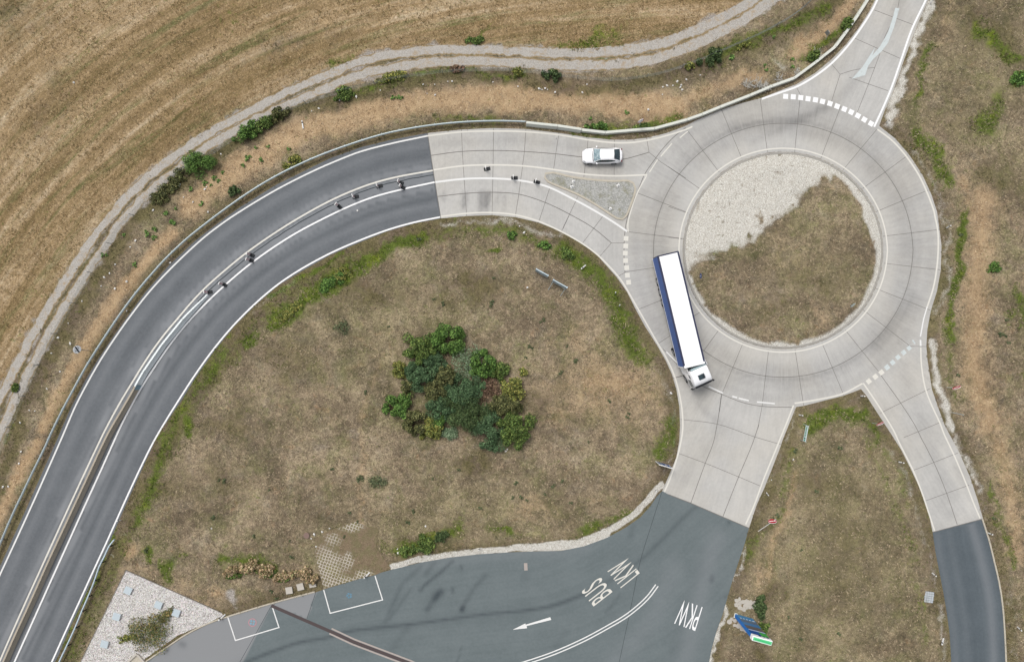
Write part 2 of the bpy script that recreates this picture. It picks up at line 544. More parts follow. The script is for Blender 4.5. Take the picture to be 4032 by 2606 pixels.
    sp = t.n.new('ShaderNodeSeparateColor'); t.put(sp.inputs[0], pb)
    gv = t.ramp(t.math('MULTIPLY_ADD', sp.outputs[0], 0.55, t.math('MULTIPLY', fib2, 0.45)), [(0.15, L(120, 112, 104)), (0.45, L(166, 158, 150)), (0.75, L(200, 194, 186))])
    col = t.mix(t.mask(t.attr('gravel'), patchy, 1.6, 0.3, 0.75), col, gv)
    # white limestone chippings
    ch = t.ramp(t.math('MULTIPLY_ADD', sp.outputs[1], 0.45, t.math('MULTIPLY', fib2, 0.55)), [(0.18, L(150, 136, 118)), (0.42, L(192, 182, 168)), (0.7, L(224, 217, 206))])
    col = t.mix(t.mask(t.attr('chalk'), t.math('MULTIPLY_ADD', patchy, 0.6, t.math('MULTIPLY', fib, 0.4)), 1.9, 0.3, 0.78), col, t.mix(1.0, ch, (1.14, 1.21, 1.27, 1), 'MULTIPLY'))
    f = t.math('MULTIPLY_ADD', fib2, 2.0, 0.0)
    col = t.gain(col, f)
    t.bump(t.math('ADD', fib, t.math('MULTIPLY', n_sm, 1.2)), 0.7, 0.12)
    return t.color(col)


def road_mat(name, c0, c1, patch=None, conc=False):
    t = NT(name, 0.85, 0.25)
    p = t.pos()
    n1 = t.noise(p, 0.35, 4, 0.6)
    n2 = t.noise(p, 3.0, 5, 0.7)
    n3 = t.noise(p, 30.0, 3, 0.7)
    uv = t.attr('flow', vec=True)
    f = t.math('MULTIPLY_ADD', n1, 0.45, t.math('MULTIPLY', n2, 0.55))
    if conc:
        br = t.noise(t.scale(uv, (0.12, 7.0, 1)), 1.0, 4, 0.7)
        br2 = t.noise(t.scale(uv, (0.5, 2.0, 1)), 1.0, 3, 0.6)
        f = t.math('MULTIPLY_ADD', br, 0.30, t.math('MULTIPLY', f, 0.70))
        f = t.math('MULTIPLY_ADD', br2, 0.25, t.math('MULTIPLY', f, 0.75))
    else:
        st = t.noise(t.scale(uv, (0.05, 1.3, 1)), 1.0, 4, 0.6)
        f = t.math('MULTIPLY_ADD', st, 0.3, t.math('MULTIPLY', f, 0.7))
    col = t.ramp(f, [(0.3, c0), (0.7, c1)])
    if patch:
        col = t.mix(t.attr('patch'), col, patch)
    if conc:
        col = t.gain(col, t.math('MULTIPLY_ADD', t.attr('slab'), 0.07, 0.955))
        warm = t.mix(1.0, col, (1.02, 1.0, 0.965, 1), 'MULTIPLY')
        col = t.mix(t.step(t.noise(p, 0.12, 3, 0.5), 0.4, 0.65), col, warm)
    w = t.attr('wear_shade')
    wn = t.math('MULTIPLY', w, t.math('MULTIPLY_ADD', t.noise(t.scale(uv, (0.06, 2.5, 1)) if conc else p, 1.0 if conc else 1.5, 5, 0.7), 1.3, 0.35), clamp=True)
    col = t.mix(wn, col, L(62, 64, 68) if conc else L(58, 66, 72))
    li = t.attr('light')
    col = t.mix(t.math('MULTIPLY', li, 0.5), col, L(214, 211, 204) if conc else L(148, 151, 155))
    if not conc:
        sp = t.step(t.noise(p, 1.1, 6, 0.8, 0.3), 0.70, 0.76)
        col = t.mix(t.math('MULTIPLY', sp, 0.25), col, L(60, 64, 68))
    else:
        crk = t.step(t.noise(p, 0.8, 6, 0.8, 0.5), 0.68, 0.78)
        col = t.mix(t.math('MULTIPLY', crk, 0.22), col, L(130, 124, 116))
    col = t.gain(col, t.math('MULTIPLY_ADD', n3, 0.30, 0.85))
    t.bump(n3, 0.2, 0.01)
    return t.color(col)


def paint_mat(name, rgb, worn):
    """road paint; `worn` leaves gaps through which the road colour shows"""
    t = NT(name, 0.7, 0.25)
    p = t.pos()
    n = t.noise(p, 2.2, 6, 0.75, 0.4)
    n2 = t.noise(p, 14.0, 4, 0.7)
    c = t.gain(L(*rgb), t.math('MULTIPLY_ADD', n2, 0.2, 0.9))
    m = t.step(t.math('MULTIPLY_ADD', n2, 0.4, t.math('MULTIPLY', n, 0.6)), 0.72 - worn, 0.86 - worn)
    return t.color(t.mix(t.math('MULTIPLY', m, 0.7), c, L(160, 158, 154)))


M = {}
M['ground'] = ground_mat()
M['conc'] = road_mat('roundabout_concrete', L(172, 171, 168), L(208, 206, 202), conc=True)
M['asph'] = road_mat('asphalt_grey', L(93, 97, 102), L(122, 126, 130))
M['yard'] = road_mat('asphalt_bluish', L(97, 107, 109), L(121, 130, 132), patch=L(143, 145, 147))
M['side'] = road_mat('asphalt_dark_blue', L(80, 89, 95), L(102, 111, 117))
M['paint_new'] = paint_mat('white_paint_fresh', (250, 250, 250), 0.0)
M['paint_old'] = paint_mat('cream_paint_old', (226, 223, 214), 0.12)
M['paint_mid'] = paint_mat('white_paint', (236, 236, 234), 0.06)
M['paint_worn'] = paint_mat('pale_paint_worn', (208, 216, 216), 0.2)
M['joint'] = simple('joint_sealant', (124, 121, 117), 0.8, 0.2, var=0.35, scale=1.2)
M['seam'] = simple('asphalt_seam', (66, 72, 76), 0.8, 0.2, var=0.3, scale=1.5)
M['steel'] = simple('galvanised_steel', (186, 198, 200), 0.5, 0.5, 0.3, 0.08, 2.0)
M['steel_dark'] = simple('galvanised_post', (150, 154, 154), 0.6, 0.4, 0.2, 0.1)
M['steel_light'] = simple('bright_zinc_rail', (200, 216, 226), 0.45, 0.5, 0.2, 0.06)
M['barrier'] = simple('barrier_concrete', (214, 216, 207), 0.9, 0.2, 0, 0.14, 1.6, k=1.2)
M['barrier_new'] = simple('barrier_concrete_pale', (232, 238, 238), 0.9, 0.2, 0, 0.06, 2.0, k=1.15)
M['barrier_brown'] = simple('barrier_concrete_weathered', (182, 172, 156), 0.95, 0.15, 0, 0.16, 1.4)
M['kerb'] = simple('kerb_stone', (196, 188, 172), 0.9, 0.2, 0, 0.22, 2.5)
M['white'] = simple('white_lacquer', (250, 250, 252), 0.35, 0.5, 0, 0.02, k=1.1)
M['white_matt'] = simple('white_plastic', (240, 240, 238), 0.6, 0.3, 0, 0.06)
M['tarp_white'] = simple('white_roof_tarpaulin', (250, 250, 250), 0.7, 0.2, 0, 0.02, k=1.2)
M['blue_tarp'] = simple('blue_tarpaulin', (80, 112, 182), 0.6, 0.3, 0, 0.1, 1.5)
M['navy'] = simple('dark_blue_rail', (52, 56, 84), 0.6, 0.3, 0, 0.08)
M['black'] = simple('black_plastic', (40, 42, 46), 0.6, 0.3, 0, 0.15)
M['rubber'] = simple('black_rubber', (46, 46, 48), 0.9, 0.15, 0, 0.15)
M['rubber_grey'] = simple('recycled_rubber', (58, 60, 62), 0.9, 0.15, 0, 0.2, 6)
M['chassis'] = simple('chassis_paint', (70, 72, 76), 0.7, 0.3, 0, 0.15)
M['rim'] = simple('wheel_rim', (172, 174, 176), 0.45, 0.5, 0.4, 0.08)
M['red'] = simple('red_sheeting', (186, 14, 40), 0.5, 0.4, 0, 0.05)
M['sign_blue'] = simple('blue_sheeting', (28, 78, 150), 0.5, 0.4, 0, 0.06)
M['sign_grey'] = simple('grey_blue_sheeting', (120, 136, 166), 0.5, 0.4, 0, 0.08)
M['sign_green'] = simple('teal_lettering', (40, 160, 130), 0.5, 0.4, 0, 0.05)
M['sign_face'] = simple('white_sign_face', (252, 253, 254), 0.5, 0.4, 0, 0.02, k=1.05)
M['sign_white'] = simple('white_sheeting', (226, 240, 240), 0.5, 0.4, 0, 0.03)
M['amber'] = simple('amber_lens', (214, 92, 40), 0.3, 0.5)
M['lamp_red'] = simple('red_lens', (120, 30, 36), 0.3, 0.5)
M['flag'] = simple('old_paving_flags', (196, 190, 180), 0.95, 0.15, 0, 0.14, 2.0)
M['zinc_box'] = simple('zinc_cover', (196, 208, 214), 0.5, 0.4, 0.1, 0.06)
M['drain'] = simple('slot_drain_iron', (84, 74, 74), 0.8, 0.3, 0, 0.14, 4)
M['drain_edge'] = simple('slot_drain_concrete', (178, 168, 162), 0.9, 0.2, 0, 0.14, 3)
M['litter'] = simple('white_litter', (238, 236, 232), 0.7, 0.3, 0, 0.08)
M['rust_lid'] = simple('brown_lid', (136, 114, 106), 0.85, 0.2, 0, 0.12)
M['twig'] = simple('bleached_twig', (204, 202, 194), 0.9, 0.1, 0, 0.15)
M['bark'] = simple('bark', (96, 80, 62), 0.95, 0.1, 0, 0.3)


def glass_mat():
    t = NT('tinted_glass', 0.06, 0.8)
    n = t.noise(t.obj(), 2.2, 3, 0.6, 0.8)
    return t.color(t.ramp(n, [(0.3, L(26, 34, 42)), (0.75, L(64, 84, 90))]))


def windscreen_mat():
    t = NT('windscreen_glass', 0.04, 0.9)
    n = t.noise(t.obj(), 2.6, 3, 0.6, 1.2)
    return t.color(t.ramp(n, [(0.3, L(90, 116, 126)), (0.55, L(150, 172, 178)), (0.75, L(206, 218, 220))]))


M['glass'] = glass_mat()
M['screen'] = windscreen_mat()


def leaf_mat():
    t = NT('leaf', 0.7, 0.2)
    c = t.attr('tint', vec=True)
    t.bsdf.inputs['Subsurface Weight'].default_value = 0.0
    return t.color(c)


M['leaf'] = leaf_mat()


def chip_mat():
    t = NT('limestone_chippings', 0.95, 0.1)
    p = t.pos()
    s = t.voro(p, 9.0, 'Color')
    sp = t.n.new('ShaderNodeSeparateColor'); t.put(sp.inputs[0], s)
    d = t.voro(p, 9.0, 'Distance')
    n = t.noise(p, 3, 4, 0.6)
    c = t.ramp(t.math('MULTIPLY_ADD', sp.outputs[0], 0.7, t.math('MULTIPLY', n, 0.3)), [(0.12, L(168, 162, 156)), (0.4, L(218, 213, 208)), (0.75, L(244, 241, 238))])
    c = t.gain(c, t.math('SUBTRACT', 1.12, t.math('MULTIPLY', d, 0.55)))
    t.bump(t.math('SUBTRACT', 1.0, d), 1.0, 0.08)
    return t.color(c)


M['chip'] = chip_mat()


def track_mat():
    t = NT('track_gravel', 0.95, 0.1)
    p = t.pos()
    s = t.voro(p, 16.0, 'Color')
    sp = t.n.new('ShaderNodeSeparateColor'); t.put(sp.inputs[0], s)
    n = t.noise(p, 1.1, 6, 0.75, 0.5)
    n2 = t.noise(p, 16, 4, 0.7)
    a = t.math('MULTIPLY_ADD', sp.outputs[0], 0.4, t.math('MULTIPLY_ADD', n2, 0.35, t.math('MULTIPLY', n, 0.25)))
    c = t.ramp(a, [(0.2, L(146, 141, 134)), (0.5, L(180, 175, 168)), (0.8, L(206, 201, 193))])
    tan = t.mix(t.math('MULTIPLY', t.step(t.noise(p, 0.9, 6, 0.8), 0.50, 0.66), 0.8), c, L(174, 154, 126))
    gr = t.ramp(n2, [(0.3, L(104, 92, 66)), (0.5, L(148, 130, 98)), (0.7, L(190, 166, 130))])
    e = t.step(t.math('ADD', t.attr('edge'), t.math('MULTIPLY_ADD', n, 1.6, -0.8)), 0.35, 0.85)
    return t.color(t.mix(e, tan, gr))


M['track'] = track_mat()


def island_mat():
    t = NT('island_gravel', 0.95, 0.1)
    p = t.pos()
    s = t.voro(p, 9.0, 'Color')
    sp = t.n.new('ShaderNodeSeparateColor'); t.put(sp.inputs[0], s)
    n = t.noise(p, 0.8, 6, 0.75, 0.6)
    n2 = t.noise(p, 10, 5, 0.75, 1.5)
    a = t.math('MULTIPLY_ADD', sp.outputs[0], 0.4, t.math('MULTIPLY', n2, 0.6))
    c = t.ramp(a, [(0.25, L(146, 146, 142)), (0.5, L(172, 172, 168)), (0.75, L(196, 196, 191))])
    m = t.step(t.math('MULTIPLY_ADD', n2, 0.35, t.math('MULTIPLY', n, 0.65)), 0.50, 0.62)
    c = t.mix(t.math('MULTIPLY', m, 0.7), c, L(132, 130, 98))
    t.bump(n2, 0.6, 0.04)
    return t.color(c)


M['isl'] = island_mat()


def paver_mat():
    t = NT('grass_paver_lattice', 0.95, 0.1)
    p = t.pos()
    ro = t.n.new('ShaderNodeVectorRotate'); ro.rotation_type = 'Z_AXIS'
    t.put(ro.inputs['Vector'], p); ro.inputs['Angle'].default_value = R(20)
    d = t.voro(ro.outputs[0], 2.7, 'Distance', 'DISTANCE_TO_EDGE', 0.25)
    n = t.noise(p, 0.55, 5, 0.7, 0.6)
    fib = t.noise(p, 7.0, 6, 0.72, 2.2)
    line = t.math('SUBTRACT', 1.0, t.step(d, 0.06, 0.13))
    grow = t.step(t.math('ADD', t.math('MULTIPLY_ADD', fib, 1.0, t.math('MULTIPLY_ADD', n, 1.0, -0.3)), t.math('MULTIPLY_ADD', t.attr('vis'), -0.6, 0.36)), 0.55, 0.85)
    soil = t.ramp(fib, [(0.3, L(92, 84, 68)), (0.5, L(134, 124, 102)), (0.7, L(168, 156, 132))])
    weed = t.mix(t.step(t.noise(p, 0.9, 6, 0.75, 0.6), 0.42, 0.6), t.ramp(fib, [(0.3, L(84, 72, 58)), (0.5, L(128, 112, 92)), (0.7, L(172, 152, 126))]), t.ramp(fib, [(0.3, L(78, 72, 52)), (0.5, L(120, 112, 84)), (0.7, L(160, 148, 116))]))
    soil = t.mix(t.step(n, 0.4, 0.6), soil, t.ramp(fib, [(0.3, L(92, 92, 62)), (0.5, L(130, 124, 88)), (0.7, L(166, 152, 118))]))
    c = t.mix(line, soil, L(206, 198, 188))
    c = t.mix(grow, c, weed)
    return t.color(c)


M['paver'] = paver_mat()

# ------------------------------------------------------------------ ground sheet and its zones
g_conc = G(CONC); g_isl = G(ISLAND); g_road = G(ROAD); g_yard = G(YARD); g_side = G(SIDE)
rut1 = smooth(G(RUT1), 1.0); rut2 = smooth(G(RUT2), 1.0); fence = smooth(G(FENCE, 0.5), 1.5)
step = 0.25
xs = np.concatenate([[-4000, -1500, -600, -250, -140, -100, -82], np.arange(-70, 70.01, step), [82, 100, 140, 250, 600, 1500, 4000]])
ys = np.concatenate([[-4000, -1500, -600, -250, -140, -90, -60], np.arange(-48, 48.01, step), [60, 90, 140, 250, 600, 1500, 4000]])
GX, GY = np.meshgrid(xs, ys)
GX = GX.astype(np.float32); GY = GY.astype(np.float32)
road_mask = (inside(GX, GY, g_conc) & ~inside(GX, GY, g_isl)) | inside(GX, GY, g_road) | inside(GX, GY, g_yard) | inside(GX, GY, g_side)
d_road = np.minimum.reduce([dist(GX, GY, p + [p[0]]) for p in (g_conc, g_road, g_yard, g_side)])
d_isl = dist(GX, GY, g_isl + [g_isl[0]])
in_isl = inside(GX, GY, g_isl)


WX = GX + 0.9 * (vnoise(GX, GY, 0.45, 41) - 0.5) + 0.7 * (vnoise(GX, GY, 1.6, 42) - 0.5)
WY = GY + 0.9 * (vnoise(GX, GY, 0.45, 43) - 0.5) + 0.7 * (vnoise(GX, GY, 1.6, 44) - 0.5)
BX = WX + 4.5 * (vnoise(GX, GY, 0.22, 45) - 0.5) + 1.5 * (vnoise(GX, GY, 0.7, 47) - 0.5)
BY = WY + 4.5 * (vnoise(GX, GY, 0.22, 46) - 0.5) + 1.5 * (vnoise(GX, GY, 0.7, 48) - 0.5)


def tb(t, pts, w, soft, warp=True):
    """band along tile points; w and soft in tile pixels"""
    if not warp: return band(GX + 0.25 * (WX - GX), GY + 0.25 * (WY - GY), smooth(G(T(t, *pts)), 1.0), w * K / PPM, soft * K / PPM)
    soft = soft * 1.5
    return band(WX, WY, smooth(G(T(t, *pts)), 1.0), w * K / PPM, soft * K / PPM)


def tblob(t, x, y, rx, ry, ang=0.0, soft=0.85):
    cx, cy = W2(T(t, (x, y))[0])
    return blob(BX, BY, cx, cy, rx * K / PPM, ry * K / PPM, soft, R(ang))


mx = np.maximum.reduce
field_poly = rut1 + [(200, 200), (-200, 200), (-300, -100)]
A_field = inside(GX, GY, field_poly).astype(np.float32)
d_r1 = dist(GX, GY, rut1)
A_field = np.where(A_field > 0.5, np.clip(0.5 + d_r1 / 1.2, 0, 1), np.clip(0.5 - d_r1 / 1.2, 0, 1))
STREAK = smooth(G([(-700, 3400), (-250, 2350), (60, 1560), (400, 1030), (850, 620), (1350, 360), (1900, 215), (2600, 130), (3400, 80), (4600, 40)]), 2.0)
u_, v_ = dist(GX, GY, STREAK, True)
A_streak = np.stack([u_, v_, np.zeros_like(u_)], -1)

bank_straw = mx([
    tb('B', [(2300, 735), (1700, 660), (1300, 650), (1000, 660), (600, 690), (300, 740), (0, 830)], 95, 60),
    tb('A', [(2300, 775), (2000, 900), (1800, 1010), (1600, 1120), (1450, 1230), (1300, 1380)], 85, 60),
    tb('D', [(1150, 120), (1000, 300), (850, 480), (720, 650), (600, 850), (500, 1050), (400, 1250), (300, 1420)], 48, 36),
    tb('G', [(260, 60), (150, 280), (50, 480), (-40, 680)], 40, 26),
    0.8 * tb('C', [(60, 700), (330, 570), (600, 500)], 55, 60), 0.9 * tb('C', [(830, 370), (1000, 230), (1150, 90), (1250, -20)], 50, 45)])
A_straw = mx([bank_straw,
              0.7 * tb('F', [(2110, -100), (2080, 250), (2050, 700), (2060, 1100), (2150, 1400)], 120, 80),
              0.68 * tb('I', [(2200, 60), (2290, 400), (2330, 800)], 90, 80), 0.7 * tb('C', [(1960, 1200), (2050, 1500)], 70, 80), 0.6 * tb('C', [(1900, 0), (1830, 300)], 30, 40),
              0.8 * tb('I', [(850, 270), (800, 480), (690, 760), (680, 1000)], 26, 40), 0.6 * tb('I', [(600, 900), (640, 1100)], 60, 60),
              0.7 * tb('H', [(200, 50), (220, 300), (190, 600), (150, 680)], 22, 30), 0.6 * tb('E', [(340, 1040), (240, 1250), (210, 1532)], 18, 26),
              0.55 * tb('G', [(820, 900), (1100, 950), (1400, 1130), (1560, 1220)], 50, 60), 0.5 * tblob('H', 1300, 560, 260, 90), 0.5 * tblob('E', 1700, 1250, 350, 250),
              0.5 * tblob('E', 1650, 900, 200, 120), 0.6 * tblob('G', 1500, 1060, 180, 90), 0.8 * tblob('G', 880, 800, 70, 120),
              0.6 * tblob('E', 620, 1240, 60, 60), 0.6 * tblob('E', 760, 880, 60, 70)])
A_dark = mx([
    0.9 * tb('B', [(0, 690), (300, 605), (600, 535), (900, 505), (1150, 520), (1400, 560), (1700, 585), (2000, 580), (2300, 530)], 45, 40),
    0.8 * tb('C', [(-50, 520), (200, 450), (450, 350), (700, 260), (900, 160), (1100, 30), (1200, -60)], 80, 60),
    0.95 * tb('A', [(2300, 640), (2000, 725), (1800, 840), (1600, 930), (1400, 1090), (1200, 1240), (1050, 1340), (900, 1460)], 55, 40),
    0.9 * tb('D', [(850, 110), (700, 330), (560, 580), (430, 780), (300, 980), (200, 1190), (100, 1400)], 62, 40),
    0.8 * tb('G', [(160, -60), (80, 120), (20, 300), (-30, 420)], 60, 30),
    0.4 * band(GX, GY, smooth(G(RAIL, 0.3), 1.0), 0.75, 0.5),
    0.55 * np.clip((2.6 - d_road) / 1.6, 0, 1) * (~A_field.astype(bool)),
    0.6 * tblob('C', 2150, 250, 260, 260), 0.55 * tblob('C', 2230, 1180, 170, 130), 0.5 * tblob('C', 1900, 900, 160, 200), 0.5 * tblob('I', 950, 330, 180, 180),
    0.42 * tblob('I', 1100, 800, 430, 620), 0.45 * tblob('I', 1100, 900, 200, 260), 0.5 * tblob('I', 1360, 850, 60, 130), 0.5 * tblob('I', 1000, 1250, 200, 120), 0.6 * tblob('F', 960, 380, 260, 130), 0.6 * tblob('F', 760, 620, 180, 160),
    0.5 * tb('F', [(170, 400), (230, 560), (330, 700)], 30, 40), 0.7 * tblob('E', 880, 450, 330, 100), 0.6 * tblob('E', 250, 520, 250, 120), 0.6 * tblob('E', 1450, 1200, 120, 80),
    0.85 * tblob('H', 930, 255, 200, 110), 0.8 * tblob('H', 640, 720, 190, 80), 0.7 * tblob('H', 280, 800, 120, 120), 0.6 * tblob('G', 1000, 400, 250, 180), 0.55 * tblob('G', 1500, 350, 220, 180), 0.5 * tblob('D', 2000, 1050, 350, 250), 0.5 * tblob('D', 1600, 1350, 250, 150),
    0.7 * tb('G', [(700, 830), (640, 1050), (560, 1250), (470, 1450)], 45, 30), 0.8 * tblob('I', 620, 1150, 60, 100), 0.8 * tblob('I', 570, 1420, 50, 100),
    0.5 * tblob('A', 100, 60, 300, 200), 0.5 * tblob('A', 1950, 280, 500, 120, 20), 0.45 * tblob('A', 300, 700, 300, 200, 40)])
A_green = mx([
    tb('E', [(-20, 430), (100, 390), (220, 330), (330, 270), (450, 190), (620, 140)], 38, 40), tb('D', [(2330, 385), (2200, 470), (2050, 570), (1930, 660), (1850, 720)], 48, 36),
    0.9 * tb('D', [(1720, 800), (1650, 860)], 30, 30), 0.9 * tblob('D', 1290, 1370, 60, 80), 0.6 * tb('D', [(1500, 900), (1350, 1120), (1200, 1330), (1130, 1500)], 50, 60),
    0.65 * tb('G', [(1120, 60), (1060, 200), (1000, 420), (920, 580)], 45, 50), tb('G', [(770, 640), (740, 720)], 22, 22), 0.8 * tb('G', [(690, 820), (600, 1050), (520, 1210), (420, 1440)], 9, 12),
    0.7 * tb('D', [(2330, 250), (2000, 420), (1820, 540)], 14, 14), 0.6 * tb('D', [(1540, 780), (1350, 1010), (1180, 1280), (1060, 1500)], 9, 10), 0.6 * tb('E', [(900, 100), (1250, 120), (1450, 190)], 40, 50),
    0.8 * tblob('E', 1215, 130, 40, 40), 0.75 * tb('E', [(1560, 230), (1640, 290), (1720, 360)], 55, 50), 0.7 * tb('E', [(1800, 400), (1960, 720), (2010, 850), (2110, 960)], 60, 60), 0.6 * tb('E', [(2270, 1370), (2300, 1500)], 50, 40),
    0.6 * tb('H', [(2250, 0), (2200, 130)], 60, 40), 0.6 * tb('H', [(2000, 520), (1850, 590), (1700, 650)], 40, 40), 0.75 * tblob('H', 640, 740, 200, 70, 8), 0.6 * tblob('H', 1200, 720, 150, 25),
    0.55 * tb('B', [(100, 640), (300, 570), (480, 520), (900, 470), (1300, 530)], 30, 30), 0.65 * tb('C', [(300, 400), (500, 310), (700, 220), (900, 150), (1050, 50)], 40, 50), 0.7 * tb('C', [(900, 400), (1000, 300), (1160, 200), (1240, 120)], 28, 30),
    0.7 * tb('B', [(1750, 850), (2100, 850), (2330, 790)], 28, 26), 0.6 * tb('B', [(1600, 890), (1900, 910)], 16, 16), 0.5 * tb('B', [(700, 800), (1000, 795), (1280, 800)], 18, 20), 0.6 * tb('B', [(0, 430), (150, 380)], 30, 30), 0.5 * tblob('B', 1700, 280, 350, 50), 0.55 * tblob('B', 985, 272, 110, 25),
    0.85 * tb('C', [(1650, 900), (1760, 1000), (1830, 1140), (1870, 1230)], 34, 40), 0.7 * tb('C', [(1760, 300), (1700, 450), (1650, 700)], 18, 24), 0.9 * tb('F', [(1970, 0), (1955, 150), (1950, 300), (1900, 560), (1880, 740), (1870, 830)], 22, 26), 0.55 * tb('F', [(1890, 900), (1890, 1050), (1900, 1200)], 25, 30),
    0.95 * tblob('C', 2345, 520, 60, 80), 0.6 * tblob('C', 2200, 740, 120, 130), 0.6 * tblob('C', 2170, 320, 90, 80), 0.5 * tblob('F', 2350, 580, 60, 60), 0.5 * tblob('F', 2350, 1100, 60, 60),
    0.85 * tb('F', [(960, 1400), (1080, 1340), (1210, 1320), (1300, 1360)], 42, 36), 0.6 * tb('F', [(1350, 1400), (1400, 1500)], 40, 40), 0.5 * tb('I', [(1330, 40), (1430, 260), (1530, 520), (1610, 700), (1640, 850)], 24, 40), 0.5 * tb('I', [(1420, 60), (1540, 270), (1600, 480)], 24, 40),
    0.5 * tb('I', [(850, 110), (800, 230), (720, 560), (560, 700), (520, 820)], 34, 40), 0.45 * tb('I', [(1660, 1000), (1690, 1200), (1710, 1450)], 34, 40), 0.6 * tb('I', [(2150, 340), (2200, 560), (2260, 700), (2310, 900)], 22, 24),
    0.7 * tblob('G', 1000, 830, 60, 40), 0.6 * tblob('G', 1200, 860, 60, 70), 0.6 * tb('G', [(1500, 860), (1700, 840), (1850, 900)], 40, 30), 0.5 * tblob('A', 1240, 930, 120, 40, 35), 0.4 * tb('D', [(40, 1500), (100, 1400)], 30, 20)])
A_chalk = mx([
    tb('C', [(1770, 20), (1690, 230), (1620, 400), (1555, 560), (1490, 700), (1490, 860)], 30, 22), 0.75 * tb('C', [(1630, 1000), (1700, 1100), (1800, 1260), (1850, 1480)], 18, 22), 0.7 * tb('F', [(1860, 20), (1880, 150), (1860, 280), (1885, 420), (1830, 580), (1790, 650)], 26, 26),
    tb('F', [(1755, 850), (1778, 1000), (1800, 1140), (1850, 1270), (1880, 1400)], 32, 20), 0.85 * tb('I', [(1910, 0), (1975, 130), (2030, 260), (2070, 380)], 26, 22), 0.55 * tb('I', [(2080, 420), (2130, 560), (2150, 700), (2180, 900)], 16, 18),
    0.6 * tb('H', [(400, 900), (150, 975)], 12, 12), 0.6 * tb('E', [(2200, 1040), (2250, 1150), (2285, 1260), (2285, 1380)], 26, 26), 0.6 * tb('H', [(2310, 20), (2290, 150), (2240, 280)], 18, 16),
    0.8 * tb('E', [(740, 45), (950, 35), (1200, 55), (1380, 95), (1540, 140)], 18, 18), 0.45 * tb('E', [(650, 110), (300, 220), (100, 300)], 16, 20),
    0.6 * tb('I', [(1490, 110), (1590, 320), (1660, 500), (1720, 700), (1770, 900), (1800, 1040)], 30, 26), 0.7 * tb('I', [(1800, 1150), (1830, 1330), (1850, 1532)], 26, 22), 0.85 * tb('I', [(517, 740), (470, 880), (430, 1000)], 9, 8), tb('I', [(385, 1140), (340, 1300), (310, 1440), (285, 1560)], 16, 12),
    0.55 * tb('I', [(780, 60), (720, 200), (660, 380), (600, 520)], 20, 22), 0.5 * tb('F', [(1140, 1200), (1230, 1210), (1300, 1190)], 26, 20), 0.6 * tb('F', [(860, 1300), (830, 1420), (800, 1500)], 22, 20),
    0.55 * tb('D', [(1980, 430), (1850, 520), (1700, 640)], 24, 24), 0.5 * tblob('G', 830, 690, 60, 40), 0.5 * tblob('G', 960, 240, 30, 60), 0.8 * tblob('G', 700, 870, 30, 40),
    0.6 * tblob('C', 730, 440, 80, 50, -20), 0.35 * tb('D', [(750, 330), (600, 520), (450, 830), (330, 1100), (200, 1300)], 30, 40), 0.55 * tb('B', [(600, 880), (1000, 850)], 10, 10),
    0.5 * tb('I', [(2300, 1000), (2310, 1532)], 60, 50)])
CH_H = mx([
    tb('H', [(2215, 340), (2130, 440), (2010, 560), (1900, 630), (1750, 700), (1600, 735), (1400, 752), (1200, 770), (1000, 790), (800, 812), (600, 845), (420, 890)], 20, 12, False), tb('H', [(1850, 690), (1700, 735), (1500, 765), (1300, 765)], 22, 12, False)])
A_gravel = mx([band(WX, WY, rut1, 0.6, 0.6) * 0.85, band(WX, WY, rut2, 0.6, 0.6) * 0.85, 1.0 * tblob('G', 1640, 1070, 62, 95), 0.4 * tb('C', [(1840, 60), (1760, 280), (1720, 480)], 12, 14), 0.45 * band(GX, GY, smooth(G(FENCE), 1.5), 0.25, 0.3)])
# central island: limestone on the upper left, dry herbs on the rest, a chipping collar all round
split = G(T('F', (100, 360), (280, 275), (440, 210), (600, 115), (740, 20)) + T('C', (860, 1370), (940, 1290), (1050, 1195), (1130, 1170), (1130, 900)) + T('F', (-400, -900), (-400, 400)))
IX = GX + 0.8 * (vnoise(GX, GY, 0.35, 61) - 0.5) + 1.4 * (vnoise(GX, GY, 1.4, 62) - 0.5)
IY = GY + 0.8 * (vnoise(GX, GY, 0.35, 63) - 0.5) + 1.4 * (vnoise(GX, GY, 1.4, 64) - 0.5)
chalk_half = inside(IX, IY, split) & in_isl
d_split = dist(IX, IY, G(T('F', (100, 360), (280, 275), (440, 210), (600, 115), (740, 20)) + T('C', (860, 1370), (940, 1290), (1050, 1195), (1130, 1170))))
ich = np.where(chalk_half, np.clip(0.52 + d_split / 3.2, 0, 1), np.clip(0.48 - d_split / 2.2, 0, 1)) * in_isl
ang_i = np.arctan2(GY - W2((ICX, ICY))[1], GX - W2((ICX, ICY))[0])
collar_w = 0.75 + 0.7 * (vnoise(GX, GY, 0.6, 65) - 0.5) + 0.8 * np.exp(-((ang_i - 0.35) / 0.5) ** 2)
ich = np.maximum(ich, np.clip((collar_w - d_isl) / 0.9 + 0.5, 0, 0.9) * in_isl)
A_chalk = np.where(in_isl, ich, A_chalk)
A_green = np.where(in_isl, 0.5 * tb('F', [(250, 250), (400, 190), (560, 120)], 22, 24), A_green)
A_chalk = np.where(in_isl & (vnoise(GX, GY, 1.3, 91) > 0.86), A_chalk * 0.55, A_chalk)
A_straw = np.where(in_isl, 0.35 * tblob('F', 800, 250, 300, 250) + 0.45 * tblob('F', 1050, 640, 120, 90), A_straw)
A_dark = np.where(in_isl, np.maximum(A_dark * (d_isl > 1.0), 0.6 * np.exp(-(d_split / 0.6) ** 2) * (~chalk_half)), A_dark)

